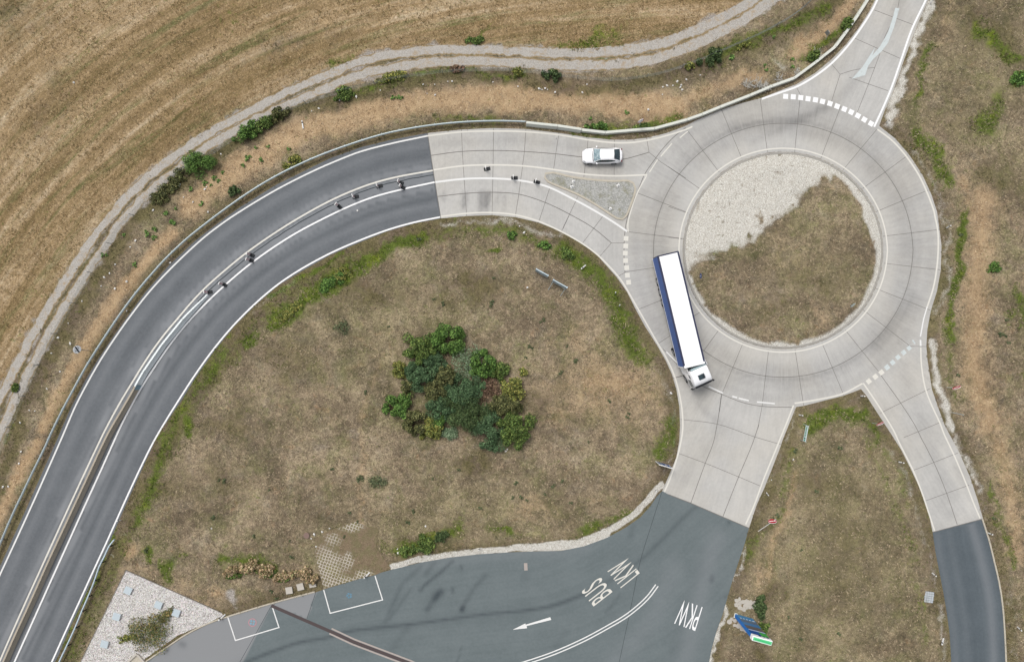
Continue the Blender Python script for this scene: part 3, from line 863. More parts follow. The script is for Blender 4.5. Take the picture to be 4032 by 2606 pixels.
A_green = np.clip(A_green * 1.35, 0, 1.3)
A_dark = np.where(in_isl, A_dark, np.clip(A_dark * 1.2, 0, 1.2))
A_chalk = np.where(in_isl, A_chalk, np.maximum(np.clip(A_chalk * 0.82, 0, 0.9), np.clip(1.3 * CH_H, 0, 1.3)))
A_olive = np.maximum.reduce([0.75 * tblob('I', 1080, 800, 520, 760), 0.6 * tblob('C', 2150, 500, 330, 420), 0.5 * tblob('E', 250, 700, 500, 350), 0.55 * tblob('H', 800, 600, 700, 200), 0.4 * tblob('F', 800, 250, 350, 200)]) * np.clip(0.4 + 1.2 * vnoise(GX, GY, 0.35, 71), 0, 1)
A_straw = np.maximum(A_straw, np.where(in_isl, 0, 0.62 * tblob('E', 1850, 1150, 420, 330) + 0.0 * GX))
DR1, DR2 = dist(WX, WY, rut1), dist(WX, WY, rut2)
A_dark = np.maximum(A_dark, 0.75 * np.clip((3.0 - DR1 - DR2) / 0.6, 0, 1) * (DR1 > 0.4) * (DR2 > 0.4))
DB = dist(GX, GY, smooth(G(T('B', (1313, 820), (1525, 842), (1685, 866), (1845, 884), (2178, 857), (2395, 798)) + T('C', (230, 762), (350, 713), (550, 635), (700, 572), (850, 518), (990, 415), (1125, 308), (1190, 222), (1280, 92), (1345, -10))), 1.0))
A_dark = A_dark * np.clip(0.25 + (DB - 1.2) / 2.0, 0.25, 1)
MEADOW_EDGE = smooth(G(EDGE_I_RAW), 1.0)
A_dark = np.maximum(A_dark, 0.85 * np.clip((3.6 - dist(WX, WY, MEADOW_EDGE)) / 1.6, 0, 1) * (~in_isl))
A_green = np.maximum(A_green, 0.42 * np.clip((4.2 - dist(WX, WY, MEADOW_EDGE)) / 1.6, 0, 1) * (~in_isl) * (dist(WX, WY, MEADOW_EDGE) > 1.2))
fade = np.clip(d_road / 2.0, 0, 1) * (~road_mask)
fade = np.where(in_isl, np.clip(d_isl / 2.0, 0, 1), fade)
for e in (rut1, rut2):
    fade = fade * np.clip((dist(GX, GY, e) - 0.5) / 1.5, 0, 1)
GZ = fade * (0.22 * vnoise(GX, GY, 0.3, 1) + 0.12 * vnoise(GX, GY, 1.1, 2) + 0.05 * vnoise(GX, GY, 3.0, 3))
for q in (G([(497, 2243), (340, 2560), (250, 2740), (470, 2740), (560, 2600), (700, 2500), (820, 2450), (880, 2422), (872, 2410)]),
          G(T('G', (2110, 700), (2240, 640), (2380, 590), (2540, 640), (2520, 760), (2620, 900), (2520, 945), (2400, 975), (2170, 1042), (2125, 860), (2105, 780)))):
    GZ = GZ * np.where(inside(GX, GY, q), 0, np.clip((dist(GX, GY, q + [q[0]]) - 0.3) / 1.2, 0, 1))
far = np.clip((np.maximum(np.abs(GX) - 70, np.abs(GY) - 48)) / 10, 0, 1)
GZ = GZ * (1 - far)
ny, nx = GX.shape
idx = np.arange(ny * nx).reshape(ny, nx)
quads = np.stack([idx[:-1, :-1], idx[:-1, 1:], idx[1:, 1:], idx[1:, :-1]], -1).reshape(-1)
np_mesh('ground', np.stack([GX, GY, GZ], -1).reshape(-1, 3), quads, np.arange(0, len(quads), 4), M['ground'],
        dict(field=A_field.ravel(), straw=A_straw.ravel(), dark=A_dark.ravel(), green=A_green.ravel(), chalk=A_chalk.ravel(), gravel=A_gravel.ravel(), olive=A_olive.ravel(), streak=A_streak.reshape(-1, 3)), kind='structure')


def ground_z(x, y):
    i = int(np.clip(np.searchsorted(xs, x), 1, nx - 1)); j = int(np.clip(np.searchsorted(ys, y), 1, ny - 1))
    return float(GZ[j, i])


# ------------------------------------------------------------------ carriageways
def sheet(name, outer, holes, z, mat, attrs, sp=0.45):
    P = [Vector(p) for p in outer]
    loops = [list(range(len(P)))]
    for h in holes:
        b = len(P); P += [Vector(p) for p in h]; loops.append(list(range(b, b + len(h))))
    x0 = max(min(p[0] for p in outer), -68); x1 = min(max(p[0] for p in outer), 68)
    y0 = max(min(p[1] for p in outer), -46); y1 = min(max(p[1] for p in outer), 46)
    X, Y = np.meshgrid(np.arange(x0, x1, sp), np.arange(y0, y1, sp))
    X = X + (np.arange(X.shape[0]) % 2)[:, None] * sp / 2
    ok = inside(X, Y, outer)
    for h in holes: ok &= ~inside(X, Y, h)
    d = np.minimum.reduce([dist(X, Y, list(l) + [l[0]]) for l in [outer] + holes])
    ok &= d > sp * 0.4
    edges = [(l[i], l[(i + 1) % len(l)]) for l in loops for i in range(len(l))]
    P += [Vector((a, b)) for a, b in zip(X[ok], Y[ok])]
    vs, _, fs, *_ = delaunay_2d_cdt(P, edges, [], 0, 1e-5)
    V = np.array([(v[0], v[1]) for v in vs], np.float32)
    F = np.array([f for f in fs], np.int32)
    c = V[F].mean(1)
    keep = inside(c[:, 0], c[:, 1], outer)
    for h in holes: keep &= ~inside(c[:, 0], c[:, 1], h)
    F = F[keep]
    a = V[F[:, 1]] - V[F[:, 0]]; b = V[F[:, 2]] - V[F[:, 0]]
    flip = (a[:, 0] * b[:, 1] - a[:, 1] * b[:, 0]) < 0
    F[flip] = F[flip][:, ::-1]
    at_ = attrs(V[:, 0], V[:, 1])
    return np_mesh(name, np.column_stack([V, np.full(len(V), z, np.float32)]), F.ravel(), np.arange(0, F.size, 3), mat, at_, kind='structure')


icx, icy = W2((ICX, ICY))
gau = lambda d, w: np.exp(-(d / w) ** 2)
L_UP = smooth(G(T('B', (678, 1043), (870, 1018), (1085, 1010), (1300, 1017), (1512, 1033), (1700, 1055), (1950, 1070), (2060, 1045), (2137, 1022))), 0.5)
L_LOW = smooth(G(T('B', (722, 1318), (900, 1298), (1090, 1290), (1265, 1303), (1440, 1358), (1605, 1437)) + T('E', (1760, 80), (1885, 182))), 0.5)


def conc_attr(X, Y):
    r = np.hypot(X - icx, Y - icy); a = np.arctan2(Y - icy, X - icx)
    up, us = dist(X, Y, L_UP, True); lo, ls = dist(X, Y, L_LOW, True)
    arm = (X < 13.5) & (Y > 8)
    flow = np.stack([np.where(arm, np.where(up < lo, up * 3, lo * 3), r), np.where(arm, X * 1.0, a * 17), 0 * X], -1)
    # slabs
    sec = np.floor((a + math.pi) / (2 * math.pi) * 21 + 0.4)
    slab = np.where(arm, np.floor((X + 40) / 3.9) * 3 + (up < 4.2) * 2 + (Y > np.interp(X, [p[0] for p in L_UP], [p[1] for p in L_UP])), sec * 5 + np.floor((r - 12.2) / 3.6))
    h = np.abs(np.sin(slab * 12.9898) * 43758.5453) % 1.0
    w = 0.07 * gau(r - 16.2, 3.0) * (0.4 + 1.2 * vnoise(X, Y, 0.25, 77)) + 0.10 * gau(r - 16.8, 0.35) + 0.24 * gau(r - 16.0, 0.3) * (0.5 + 0.5 * np.sin(a * 1.0 - 0.2) ** 2) + 0.10 * gau(r - 15.0, 0.9) * (0.4 + 1.2 * vnoise(X, Y, 0.3, 78)) + 0.07 * gau(r - 18.2, 0.6)
    w *= (r < 19.5) & ~arm
    w += 0.16 * gau(dist(X, Y, smooth(G(T('C', (420, 860), (700, 830), (950, 770), (1100, 690), (1230, 560), (1420, 300), (1560, 0))), 1.0)), 0.7)
    w += 0.15 * gau(dist(X, Y, smooth(G(T('C', (560, 960), (850, 820), (1050, 720))), 1.0)), 0.5)
    w += 0.18 * gau(dist(X, Y, smooth(G(T('F', (1640, 560), (1520, 720), (1400, 850))), 1.0)), 1.0)
    w += 0.16 * gau(dist(X, Y, smooth(G(T('F', (250, 1150), (210, 1280), (330, 1370))), 1.0)), 0.5) + 0.12 * gau(dist(X, Y, smooth(G(T('F', (230, 1000), (330, 1120))), 1.0)), 0.8)
    w += 0.10 * gau(dist(X, Y, smooth(G(T('F', (340, 1400), (290, 1532)) + T('I', (200, 150), (80, 350))), 1.0)), 0.8)
    w += 0.09 * gau(dist(X, Y, smooth(G(T('F', (1560, 1000), (1700, 1400)) + T('I', (1780, 150), (1900, 560))), 1.0)), 0.7)
    for pts, ww, k in (([(1010, 1300), (1008, 1425)], 0.4, 0.42), ([(1045, 1298), (1040, 1380)], 0.4, 0.4), ([(1066, 1300), (1045, 1440)], 0.28, 0.4), ([(1125, 1305), (1100, 1430)], 0.35, 0.18), ([(1170, 1315), (1160, 1420)], 0.3, 0.16), ([(905, 1310), (895, 1390)], 0.35, 0.45), ([(760, 1290), (755, 1340)], 0.3, 0.2)):
        w += k * gau(dist(X, Y, G(T('B', *pts))), ww)
    w += 0.13 * gau(dist(X, Y, smooth(G(T('B', (700, 970), (1300, 940), (1700, 990), (2000, 1010))), 1.0)), 0.6)
    w += 0.12 * gau(dist(X, Y, smooth(G(T('B', (1600, 1090), (2000, 1110), (2150, 1060))), 1.0)), 1.0)
    light = 0.5 * band(X, Y, smooth(G(T('B', (700, 1170), (1000, 1150), (1300, 1160), (1440, 1180))), 1.0), 0.5, 0.4) + 0.35 * gau(dist(X, Y, smooth(G(T('B', (740, 1430), (1080, 1410), (1400, 1480))), 1.0)), 0.8)
    light += 0.5 * gau(dist(X, Y, smooth(G(T('F', (560, 1400), (640, 1480)) + T('I', (560, 150), (470, 400), (400, 560))), 1.0)), 1.6)
    light += 0.4 * gau(r - 13.2, 0.7) * ~arm
    light += 0.6 * gau(dist(X, Y, smooth(G(T('I', (1840, 100), (1900, 260), (1990, 430), (2030, 540))), 1.0)), 0.35)
    return dict(flow=flow, slab=h, wear_shade=np.clip(w, 0, 0.75), light=np.clip(light, 0, 1))


conc = sheet('concrete_road', g_conc, [g_isl], 0.016, M['conc'], conc_attr, 0.4)

MED_L = T('D', (655, 1532), (700, 1440), (760, 1330), (820, 1220), (890, 1110), (950, 1010), (1020, 900), (1100, 790), (1190, 690), (1280, 580), (1370, 480), (1500, 370), (1650, 240), (1850, 105)) + \
        T('B', (0, 1340), (150, 1275), (300, 1220), (450, 1180), (690, 1143))
MED_L = T('G', (-30, 1590), (60, 1380), (170, 1130), (300, 850), (430, 560), (560, 280), (660, 70)) + T('D', (700, 1440), *[(760, 1330), (820, 1220), (890, 1110), (950, 1010), (1020, 900), (1100, 790), (1190, 690), (1280, 580), (1370, 480), (1500, 370), (1650, 240), (1850, 105), (2020, 0)]) + T('B', (0, 1340), (150, 1275), (300, 1220), (450, 1180), (690, 1143))
MED_R = T('G', (70, 1590), (110, 1500), (220, 1260), (330, 1010), (440, 770), (560, 500), (680, 240), (755, 75)) + T('D', (810, 1400), (880, 1270), (950, 1140), (1030, 1020), (1130, 870), (1230, 740), (1350, 610), (1480, 485), (1660, 325), (1850, 195), (2000, 100), (2200, 0)) + T('B', (0, 1430), (150, 1370), (300, 1310), (500, 1262), (700, 1222))
EDGE_O = T('G', (-90, 1140), (0, 945), (110, 710), (220, 470), (330, 220), (420, 25)) + T('D', (430, 1430), (500, 1270), (600, 1090), (680, 950), (780, 800), (880, 660), (1000, 500), (1150, 340), (1350, 150), (1480, 55)) + T('A', (1600, 1420), (1850, 1265), (2100, 1140), (2300, 1060)) + T('B', (200, 1012), (400, 960), (653, 912))
EDGE_I = T('G', (320, 1590), (370, 1480), (450, 1300), (540, 1110), (620, 930), (710, 740), (790, 560), (870, 380), (960, 190), (1025, 55)) + T('D', (1110, 1370), (1200, 1230), (1300, 1070), (1420, 900), (1550, 740), (1700, 590), (1850, 460), (2000, 360), (2200, 250), (2383, 172)) + T('E', (380, 90), (560, 38), (740, 8))
med_l, med_r, edge_o, edge_i = (smooth(G(p), 0.6) for p in (MED_L, MED_R, EDGE_O, EDGE_I))


def asph_attr(X, Y):
    dl, sl = dist(X, Y, med_l, True)
    do = dist(X, Y, edge_o); dr = dist(X, Y, med_r); di = dist(X, Y, edge_i)
    flow = np.stack([sl, np.minimum(dl, 30) - 0 * X, 0 * X], -1)
    outer = do / np.maximum(do + dl, 0.01); inner = dr / np.maximum(dr + di, 0.01)
    lane_o = (do + dl < 5.5); lane_i = (dr + di < 6.5)
    w = 0.22 * gau(inner - 0.42, 0.10) * lane_i + 0.10 * gau(inner - 0.18, 0.06) * lane_i + 0.10 * gau(outer - 0.5, 0.12) * lane_o
    light = 0.5 * (gau(inner - 0.3, 0.07) + gau(inner - 0.62, 0.1)) * lane_i + 0.4 * (gau(outer - 0.25, 0.1) + gau(outer - 0.75, 0.08)) * lane_o
    # rough old median strip
    m = (dl + dr < 3.2) & (dl > 0.15) & (dr > 0.12)
    light = np.where(m, 0.7 * vnoise(X, Y, 0.6, 9) + 0.75, light)
    foot = dist(X, Y, smooth(G(T('G', (95, 1440), (200, 1230), (320, 960), (430, 720), (550, 450), (660, 210), (740, 30)) + T('D', (870, 1270), (930, 1150)), 0), 1.0))
    w = w + 0.5 * gau(foot, 0.3)  # shade and dirt along the median wall foot, painted into the asphalt colour
    return dict(flow=flow, wear_shade=np.clip(w, 0, 0.8), light=np.clip(light, 0, 1.6))


road = sheet('asphalt_road', g_road, [], 0.012, M['asph'], asph_attr, 0.4)
P1 = G(T('G', (1820, 1145), (1530, 1225), (1400, 1270), (1250, 1345), (1100, 1445), (800, 1680), (1540, 1680), (1630, 1532)))
P2 = G(T('G', (1828, 1140), (2117, 1062), (2057, 1242), (1840, 1160)))
YT = smooth(G(T('H', (2500, 450), (2383, 550), (2100, 830), (1900, 970), (1500, 1150), (1000, 1215), (600, 1270), (100, 1330)) + T('G', (2200, 1365), (2000, 1400), (1700, 1510), (1500, 1600))), 1.0)


def yard_attr(X, Y):
    patch = (inside(X, Y, P1) | inside(X, Y, P2)).astype(float)
    d, s = dist(X, Y, YT, True)
    left = X < W2((2300, 0))[0]
    w = 0.5 * gau(d, 0.22) * np.where(left, 1, 0.55) + 0.08 * gau(d, 0.9)
    stains = [([(820, 855), (740, 930), (640, 1010), (605, 1050)], 0.22, 0.55), ([(700, 860), (640, 940)], 0.3, 0.35), ([(735, 1065), (650, 1180)], 0.35, 0.45), ([(745, 1060), (700, 1090)], 0.5, 0.45),
              ([(1040, 950), (960, 1040), (880, 1180)], 0.3, 0.32), ([(890, 1165), (885, 1180)], 0.35, 0.5), ([(610, 890), (480, 1010), (370, 1260)], 0.3, 0.3), ([(540, 1040), (400, 1240)], 0.2, 0.28), ([(520, 1300), (400, 1450)], 0.5, 0.18),
              ([(820, 1040), (822, 1060)], 0.2, 0.5), ([(880, 890), (880, 905)], 0.2, 0.5), ([(2030, 620), (2010, 690)], 0.4, 0.2), ([(1310, 940), (1305, 960)], 0.5, 0.15), ([(1580, 1330), (1520, 1420)], 0.5, 0.15), ([(1940, 1080), (1850, 1200)], 0.2, 0.25), ([(880, 1430), (850, 1532)], 0.15, 0.3)]
    for pts, ww, k in stains:
        w += k * gau(dist(X, Y, G(T('H', *pts))), ww)
    for pts, ww, k in [([(292, 960), (288, 985)], 0.3, 0.5), ([(403, 596), (404, 598)], 0.18, 0.6), ([(385, 1090), (380, 1095)], 0.2, 0.35), ([(250, 800), (100, 1200), (20, 1532)], 0.9, 0.10)]:
        w += k * gau(dist(X, Y, G(T('I', *pts))), ww)
    w += 0.35 * gau(dist(X, Y, G(T('G', (1215, 1410), (1230, 1415)))), 0.4) + 0.3 * gau(dist(X, Y, G(T('G', (1115, 1440), (1120, 1445)))), 0.3)
    light = 0.5 * gau(dist(X, Y, smooth(G(T('I', (330, 700), (260, 900), (170, 1300), (110, 1532))), 1.0)), 1.2) + 0.35 * gau(dist(X, Y, smooth(G(T('H', (2300, 900), (2150, 1250), (1900, 1532))), 1.0)), 1.4) + 0.3 * gau(dist(X, Y, G(YARD_TOP[6:13])), 1.0)
    flow = np.stack([s, d, 0 * X], -1)
    return dict(flow=flow, wear_shade=np.clip(w, 0, 0.8), light=np.clip(light, 0, 1), patch=patch)


yard = sheet('asphalt_yard', g_yard, [], 0.008, M['yard'], yard_attr, 0.3)


def side_attr(X, Y):
    dl, sl = dist(X, Y, smooth(G(SIDE_L), 1.0), True); dr = dist(X, Y, smooth(G(SIDE_R), 1.0))
    return dict(flow=np.stack([sl, dl, 0 * X], -1), wear_shade=0.1 * gau(dl - 3.0, 0.5), light=np.clip(0.75 * gau(dr - 1.6, 0.6) + 0.35 * gau(dl - 0.5, 0.5) + 0.2 * gau(dl - 2, 0.5), 0, 1))


side = sheet('side_road', g_side, [], 0.012, M['side'], side_attr, 0.35)


def gravel_rut(pts, w, z=0.012):
    """ragged edged wheel track"""
    p = smooth(G(pts), 0.3)
    n = len(p)
    r1 = RNG.normal(0, 0.05, n) + 0.35 * (vnoise(np.arange(n) * 0.3, np.zeros(n), 0.9, 4) - 0.5)
    r2 = RNG.normal(0, 0.05, n) + 0.35 * (vnoise(np.arange(n) * 0.3, np.zeros(n), 0.9, 5) - 0.5)
    P = np.array(p); t = np.gradient(P, axis=0); t /= np.linalg.norm(t, axis=1, keepdims=True)
    nr = np.stack([-t[:, 1], t[:, 0]], 1)
    wv = np.broadcast_to(w, n) if np.isscalar(w) else w(P)
    Lp = P + nr * (wv / 2 + r1)[:, None]; Rp = P - nr * (wv / 2 + r2)[:, None]
    Z = np.full((n, 1), z)
    C1 = Lp * 0.72 + Rp * 0.28; C2 = Lp * 0.28 + Rp * 0.72
    V = np.stack([np.hstack([q, Z]) for q in (Lp, C1, C2, Rp)], 1).reshape(-1, 3)
    ed = np.tile([1.0, 0.0, 0.0, 1.0], n)
    q = [(4 * i + k, 4 * i + k + 1, 4 * i + k + 5, 4 * i + k + 4) for i in range(n - 1) for k in range(3)]
    return np_mesh('gravel_track', V, np.array(q).ravel(), np.arange(0, 4 * len(q), 4), M['track'], dict(edge=ed), kind='structure')


wid = lambda P: np.interp(P[:, 0], [-64, -45, -20, 0, 22, 40], [1.25, 1.25, 1.25, 1.4, 1.6, 1.7])
gravel_rut(RUT1, wid)
gravel_rut(RUT2, wid, 0.017)

# ------------------------------------------------------------------ painted markings and joints (parts of their road)
ZC = 0.024; ZJ = 0.020


def line(name, pts_px, w, mat, parent, z, sm=True):
    mb = MB()
    g = G(pts_px)
    mb.ribbon(smooth(g, 0.4) if sm else g, w, z)
    return mb.build(name, mat, parent)


jm = MB()


def J(t, *pts, w=0.055, sm=False):
    g = G(T(t, *pts))
    jm.ribbon(smooth(g, 0.4) if sm and len(g) > 2 else g, w, ZJ)


def JP(pts, w=0.07):
    jm.ribbon(smooth(G(pts), 0.4), w, ZJ)


for s in ([(355, 735), (490, 1060)], [(615, 668), (663, 1020)], [(880, 675), (845, 1022)], [(1155, 712), (1020, 1065)], [(1395, 870), (1170, 1140)], [(1600, 1045), (1300, 1265)], [(1740, 1275), (1390, 1420)], [(115, 860), (340, 1155)], [(0, 1120), (215, 1270)], [(0, 1385), (130, 1430)],
          [(1380, 70), (1640, 168)], [(1240, 255), (1550, 393)], [(1075, 410), (1150, 500), (1090, 690)], [(1210, 520), (1470, 610)], [(860, 592), (885, 640)]): J('C', *s)
J('C', (1150, 500), (1250, 470), (1380, 455), sm=True); J('C', (1555, -60), (1530, 80), (1450, 250), (1420, 350), (1380, 460), (1340, 565), (1265, 755), sm=True)
for s in ([(1815, 92), (1435, 138)], [(1820, 362), (1445, 318)], [(1755, 632), (1390, 487)], [(1728, 875), (1620, 873), (1305, 630)], [(1430, 1070), (1185, 765)], [(1175, 1200), (1030, 855)], [(905, 1270), (848, 895)], [(600, 1420), (627, 1275), (670, 905)], [(340, 1310), (355, 1200), (500, 850)], [(235, 905), (340, 760)], [(30, 1090), (120, 1065)], [(170, 670), (220, 640)], [(0, 145), (90, 155)],
          [(1420, 1320), (1755, 1155)], [(1575, 1485), (1815, 1385)]): J('F', *s)
for s in ([(2055, 630), (2220, 565)], [(2185, 865), (2290, 795)], [(1920, 410), (1985, 375), (2170, 348)], [(1800, 280), (1885, 182), (1970, 182)], [(1980, 105), (2383, 155)], [(2300, 1085), (2380, 1065)], [(1690, 185), (1830, 0)], [(1550, 105), (1600, 0)]): J('E', *s)
J('F', (80, 1362), (330, 1395), (580, 1480), (760, 1532), sm=True); J('I', (60, 130), (250, 200), (470, 290), (625, 355), sm=True)
JP(T('F', (355, 1200), (340, 1310), (325, 1400), (300, 1520)) + T('I', (250, 190), (150, 465))); JP(T('F', (605, 1400), (560, 1532)) + T('I', (470, 290), (365, 555)))
JP(T('F', (1425, 1070), (1550, 1245), (1650, 1400), (1700, 1500)) + T('I', (1715, 70), (1790, 220), (1860, 390), (1935, 610)))
J('I', (1645, 245), (1940, 130)); J('I', (1710, 455), (2015, 345))
for s in ([(880, 868), (886, 1015), (892, 1115), (903, 1270), (915, 1448)], [(1095, 862), (1092, 1107), (1088, 1290), (1085, 1443)], [(1312, 868), (1302, 1015), (1290, 1110), (1265, 1300), (1240, 1455)], [(1533, 893), (1512, 1033), (1497, 1140)], [(1475, 1250), (1440, 1360), (1395, 1497)], [(1730, 925), (1700, 1190)], [(1905, 940), (1903, 1190)], [(2120, 922), (2137, 1022), (2220, 1090), (2383, 1195)], [(1660, 1320), (1605, 1435), (1560, 1532)], [(2055, 1293), (2383, 1420)]): J('B', *s)
jm.ribbon(L_UP, 0.09, ZJ); jm.ribbon(L_LOW, 0.09, ZJ)
JP(ring(512, 501, 0, 359.99, 120), 0.07)
JP(T('C', (115, 858), (30, 925)) + T('B', (2220, 1010), (2165, 1085), (2110, 1165), (2060, 1285), (2010, 1400), (1985, 1490)) + T('E', (1972, 150), (1970, 300), (1976, 380)), 0.08)
JP(T('E', (2230, 890), (2330, 1000)) + T('F', (150, 1090), (250, 1150), (370, 1200), (500, 1250), (630, 1275), (835, 1282)), 0.07)
jm.ribbon(G(T('B', (653, 893), (690, 1143), (742, 1465))), 0.09, ZJ); jm.ribbon(G(T('I', (0, 408), (150, 466), (370, 561), (540, 633))), 0.1, ZJ); jm.ribbon(G(T('I', (1770, 661), (2108, 571))), 0.09, ZJ)
jm.build('slab_joints', M['joint'], conc)

OL, NW, MD, WN = M['paint_old'], M['paint_new'], M['paint_mid'], M['paint_worn']
line('edge_line', T('B', (653, 912), (870, 887), (1090, 880), (1300, 884), (1530, 905), (1720, 937), (1900, 958), (2040, 955), (2200, 925), (2383, 870)) + T('C', (160, 850)), 0.2, OL, conc, ZC)
line('edge_line', T('C', (625, 665), (740, 625), (870, 578), (1000, 500), (1100, 420), (1200, 312), (1290, 190), (1360, 80), (1400, 0), (1440, -100)), 0.24, NW, conc, ZC)
line('edge_line', T('C', (1760, -90), (1725, 0), (1630, 200), (1560, 400), (1490, 600), (1430, 740), (1378, 852)), 0.24, NW, conc, ZC)
line('edge_line', T('C', (1400, 868), (1500, 945), (1590, 1045), (1680, 1180), (1740, 1310), (1780, 1420)) + T('F', (1787, 10), (1803, 90), (1808, 180), (1800, 330), (1775, 480), (1730, 620)), 0.2, OL, conc, ZC)
line('edge_line', T('F', (1733, 610), (1710, 690), (1697, 760), (1688, 808)), 0.16, MD, conc, ZC + 0.003)
line('edge_line', T('F', (1688, 830), (1690, 872)), 0.22, MD, conc, ZC)
line('edge_line', T('F', (1690, 880), (1695, 1000), (1720, 1150), (1760, 1260), (1820, 1390)) + T('I', (1845, 0), (1920, 160), (2000, 350), (2050, 480), (2088, 568)), 0.18, OL, conc, ZC)
line('edge_line', T('F', (1305, 1120), (1380, 1230), (1450, 1340), (1510, 1440)) + T('I', (1545, 60), (1640, 250), (1700, 400), (1750, 550), (1783, 652)), 0.18, OL, conc, ZC)
line('edge_line', T('F', (845, 1255), (1000, 1230), (1170, 1190), (1300, 1122)), 0.19, OL, conc, ZC)
line('edge_line', T('F', (838, 1268), (790, 1390), (745, 1500)) + T('I', (710, 130), (640, 300), (570, 490), (517, 608)), 0.19, OL, conc, ZC)
line('edge_line', T('B', (742, 1452), (920, 1425), (1085, 1420), (1240, 1432), (1390, 1470)) + T('E', (1550, 100), (1690, 180), (1800, 255), (1900, 370), (1960, 430), (2050, 600), (2120, 720), (2190, 850), (2250, 940), (2290, 1020), (2320, 1100), (2345, 1200), (2362, 1300), (2367, 1400)) + T('H', (2362, 0), (2345, 110), (2290, 290), (2240, 390)), 0.19, OL, conc, ZC)
line('edge_line', ring(411, 402, 0, 359.99, 140), 0.17, OL, conc, ZC)
line('median_line', T('B', (692, 1140), (890, 1113), (1090, 1107), (1290, 1113), (1500, 1138), (1700, 1168), (1900, 1180), (2125, 1173)), 0.2, OL, conc, ZC)
line('median_line', T('B', (704, 1222), (900, 1200), (1090, 1197), (1280, 1212), (1450, 1250), (1600, 1320), (1750, 1400), (1900, 1490)) + T('E', (1990, 105)), 0.24, MD, conc, ZC)
line('edge_line', T('B', (2120, 1180), (2060, 1290), (2020, 1400), (1995, 1500)) + T('E', (1998, 108)), 0.14, OL, conc, ZC + 0.003)
for a, b in (((2290, 963), (2215, 1050)), ((2195, 1070), (2140, 1155)), ((2398, 880), (2343, 925))):
    line('dash', T('B', a, b), 0.13, OL, conc, ZC, False)
for a, b in (((270, 1143), (365, 1187)), ((427, 1208), (460, 1217)), ((470, 1221), (538, 1237)), ((593, 1246), (712, 1257)), ((-15, 910), (70, 997))):
    line('dash', T('F', a, b), 0.17, MD, conc, ZC + 0.003, False)


def block(name, t, x, y, ang, s, mat, sx=1.0):
    c = W2(T(t, (x, y))[0])
    mb = MB()
    h = s / 2
    u = Vector((math.cos(ang), math.sin(ang))); v = Vector((-u.y, u.x))
    p = [Vector(c) + u * a * h * sx + v * b * h for a, b in ((-1, -1), (1, -1), (1, 1), (-1, 1))]
    mb.face([(q.x, q.y, ZC) for q in p])
    mb.build(name, mat, conc)


BL = [(785, 648), (836, 651), (886, 656), (935, 664), (985, 671), (1032, 682), (1082, 696), (1130, 714), (1178, 733), (1224, 753), (1269, 777), (1312, 803), (1357, 830)]
for i, (x, y) in enumerate(BL):
    p, q = BL[max(i - 1, 0)], BL[min(i + 1, len(BL) - 1)]
    block('give_way_block', 'C', x, y, math.atan2(-(q[1] - p[1]), q[0] - p[0]), 0.62, NW)
for i, (x, y) in enumerate([(1983, 152), (1981, 202), (1978, 250), (1980, 300), (1987, 348), (1992, 398), (2000, 445)]):
    block('give_way_block', 'E', x, y, R(90 - (i < 3) * 4 + (i > 3) * 5), 0.58, OL)
for i, (x, y) in enumerate([(1342, 1108), (1386, 1077), (1427, 1048), (1465, 1014), (1502, 982), (1538, 947), (1576, 915), (1612, 886), (1648, 850), (1640, 838)]):
    s = 0.58 if i < 4 else (0.54 if i < 7 else (0.5 if i == 7 else 0.3))
    block('give_way_block', 'F', x, y, R(39), s, OL if i < 3 else WN, 1.0 if i < 8 else 0.6)


def poly_mark(name, t, pts, mat, parent, z=ZC):
    g = G(T(t, *pts))
    mb = MB()
    for tri in tessellate_polygon([[Vector((p[0], p[1], 0)) for p in g]]):
        tr = [g[i] for i in tri]
        a = (tr[1][0] - tr[0][0]) * (tr[2][1] - tr[0][1]) - (tr[1][1] - tr[0][1]) * (tr[2][0] - tr[0][0])
        if a < 0: tr.reverse()
        mb.face([(p[0], p[1], z) for p in tr])
    return mb.build(name, mat, parent)


poly_mark('direction_arrow', 'C', [(1520, 55), (1548, 58), (1510, 190), (1470, 290), (1430, 345), (1372, 398), (1338, 445), (1318, 506), (1228, 532), (1300, 450), (1385, 318), (1366, 374), (1418, 312), (1470, 220), (1500, 130)], WN, conc)
poly_mark('direction_arrow', 'H', [(1475, 1229), (1482, 1247), (1317, 1288), (1319, 1303), (1224, 1313), (1308, 1271), (1311, 1279)], MD, yard, 0.016)
# markings on the grey asphalt road
line('edge_line', EDGE_O, 0.19, MD, road, 0.020)
line('edge_line', EDGE_I, 0.19, NW, road, 0.020)
line('median_line', MED_L, 0.2, OL, road, 0.020)
line('median_line', MED_R, 0.2, NW, road, 0.020)
sm_ = MB()
for off, w in ((-0.55, 0.11),):
    pts = offset(med_l, off)
    seg = [tuple(p) for p in pts]
    i0 = int(len(seg) * 0.60)
    jag = [(x + random.gauss(0, 0.02), y + random.gauss(0, 0.02)) for x, y in seg[i0:]]
    sm_.ribbon(jag, w, 0.0162)
sm_.build('asphalt_seam', M['seam'], road)
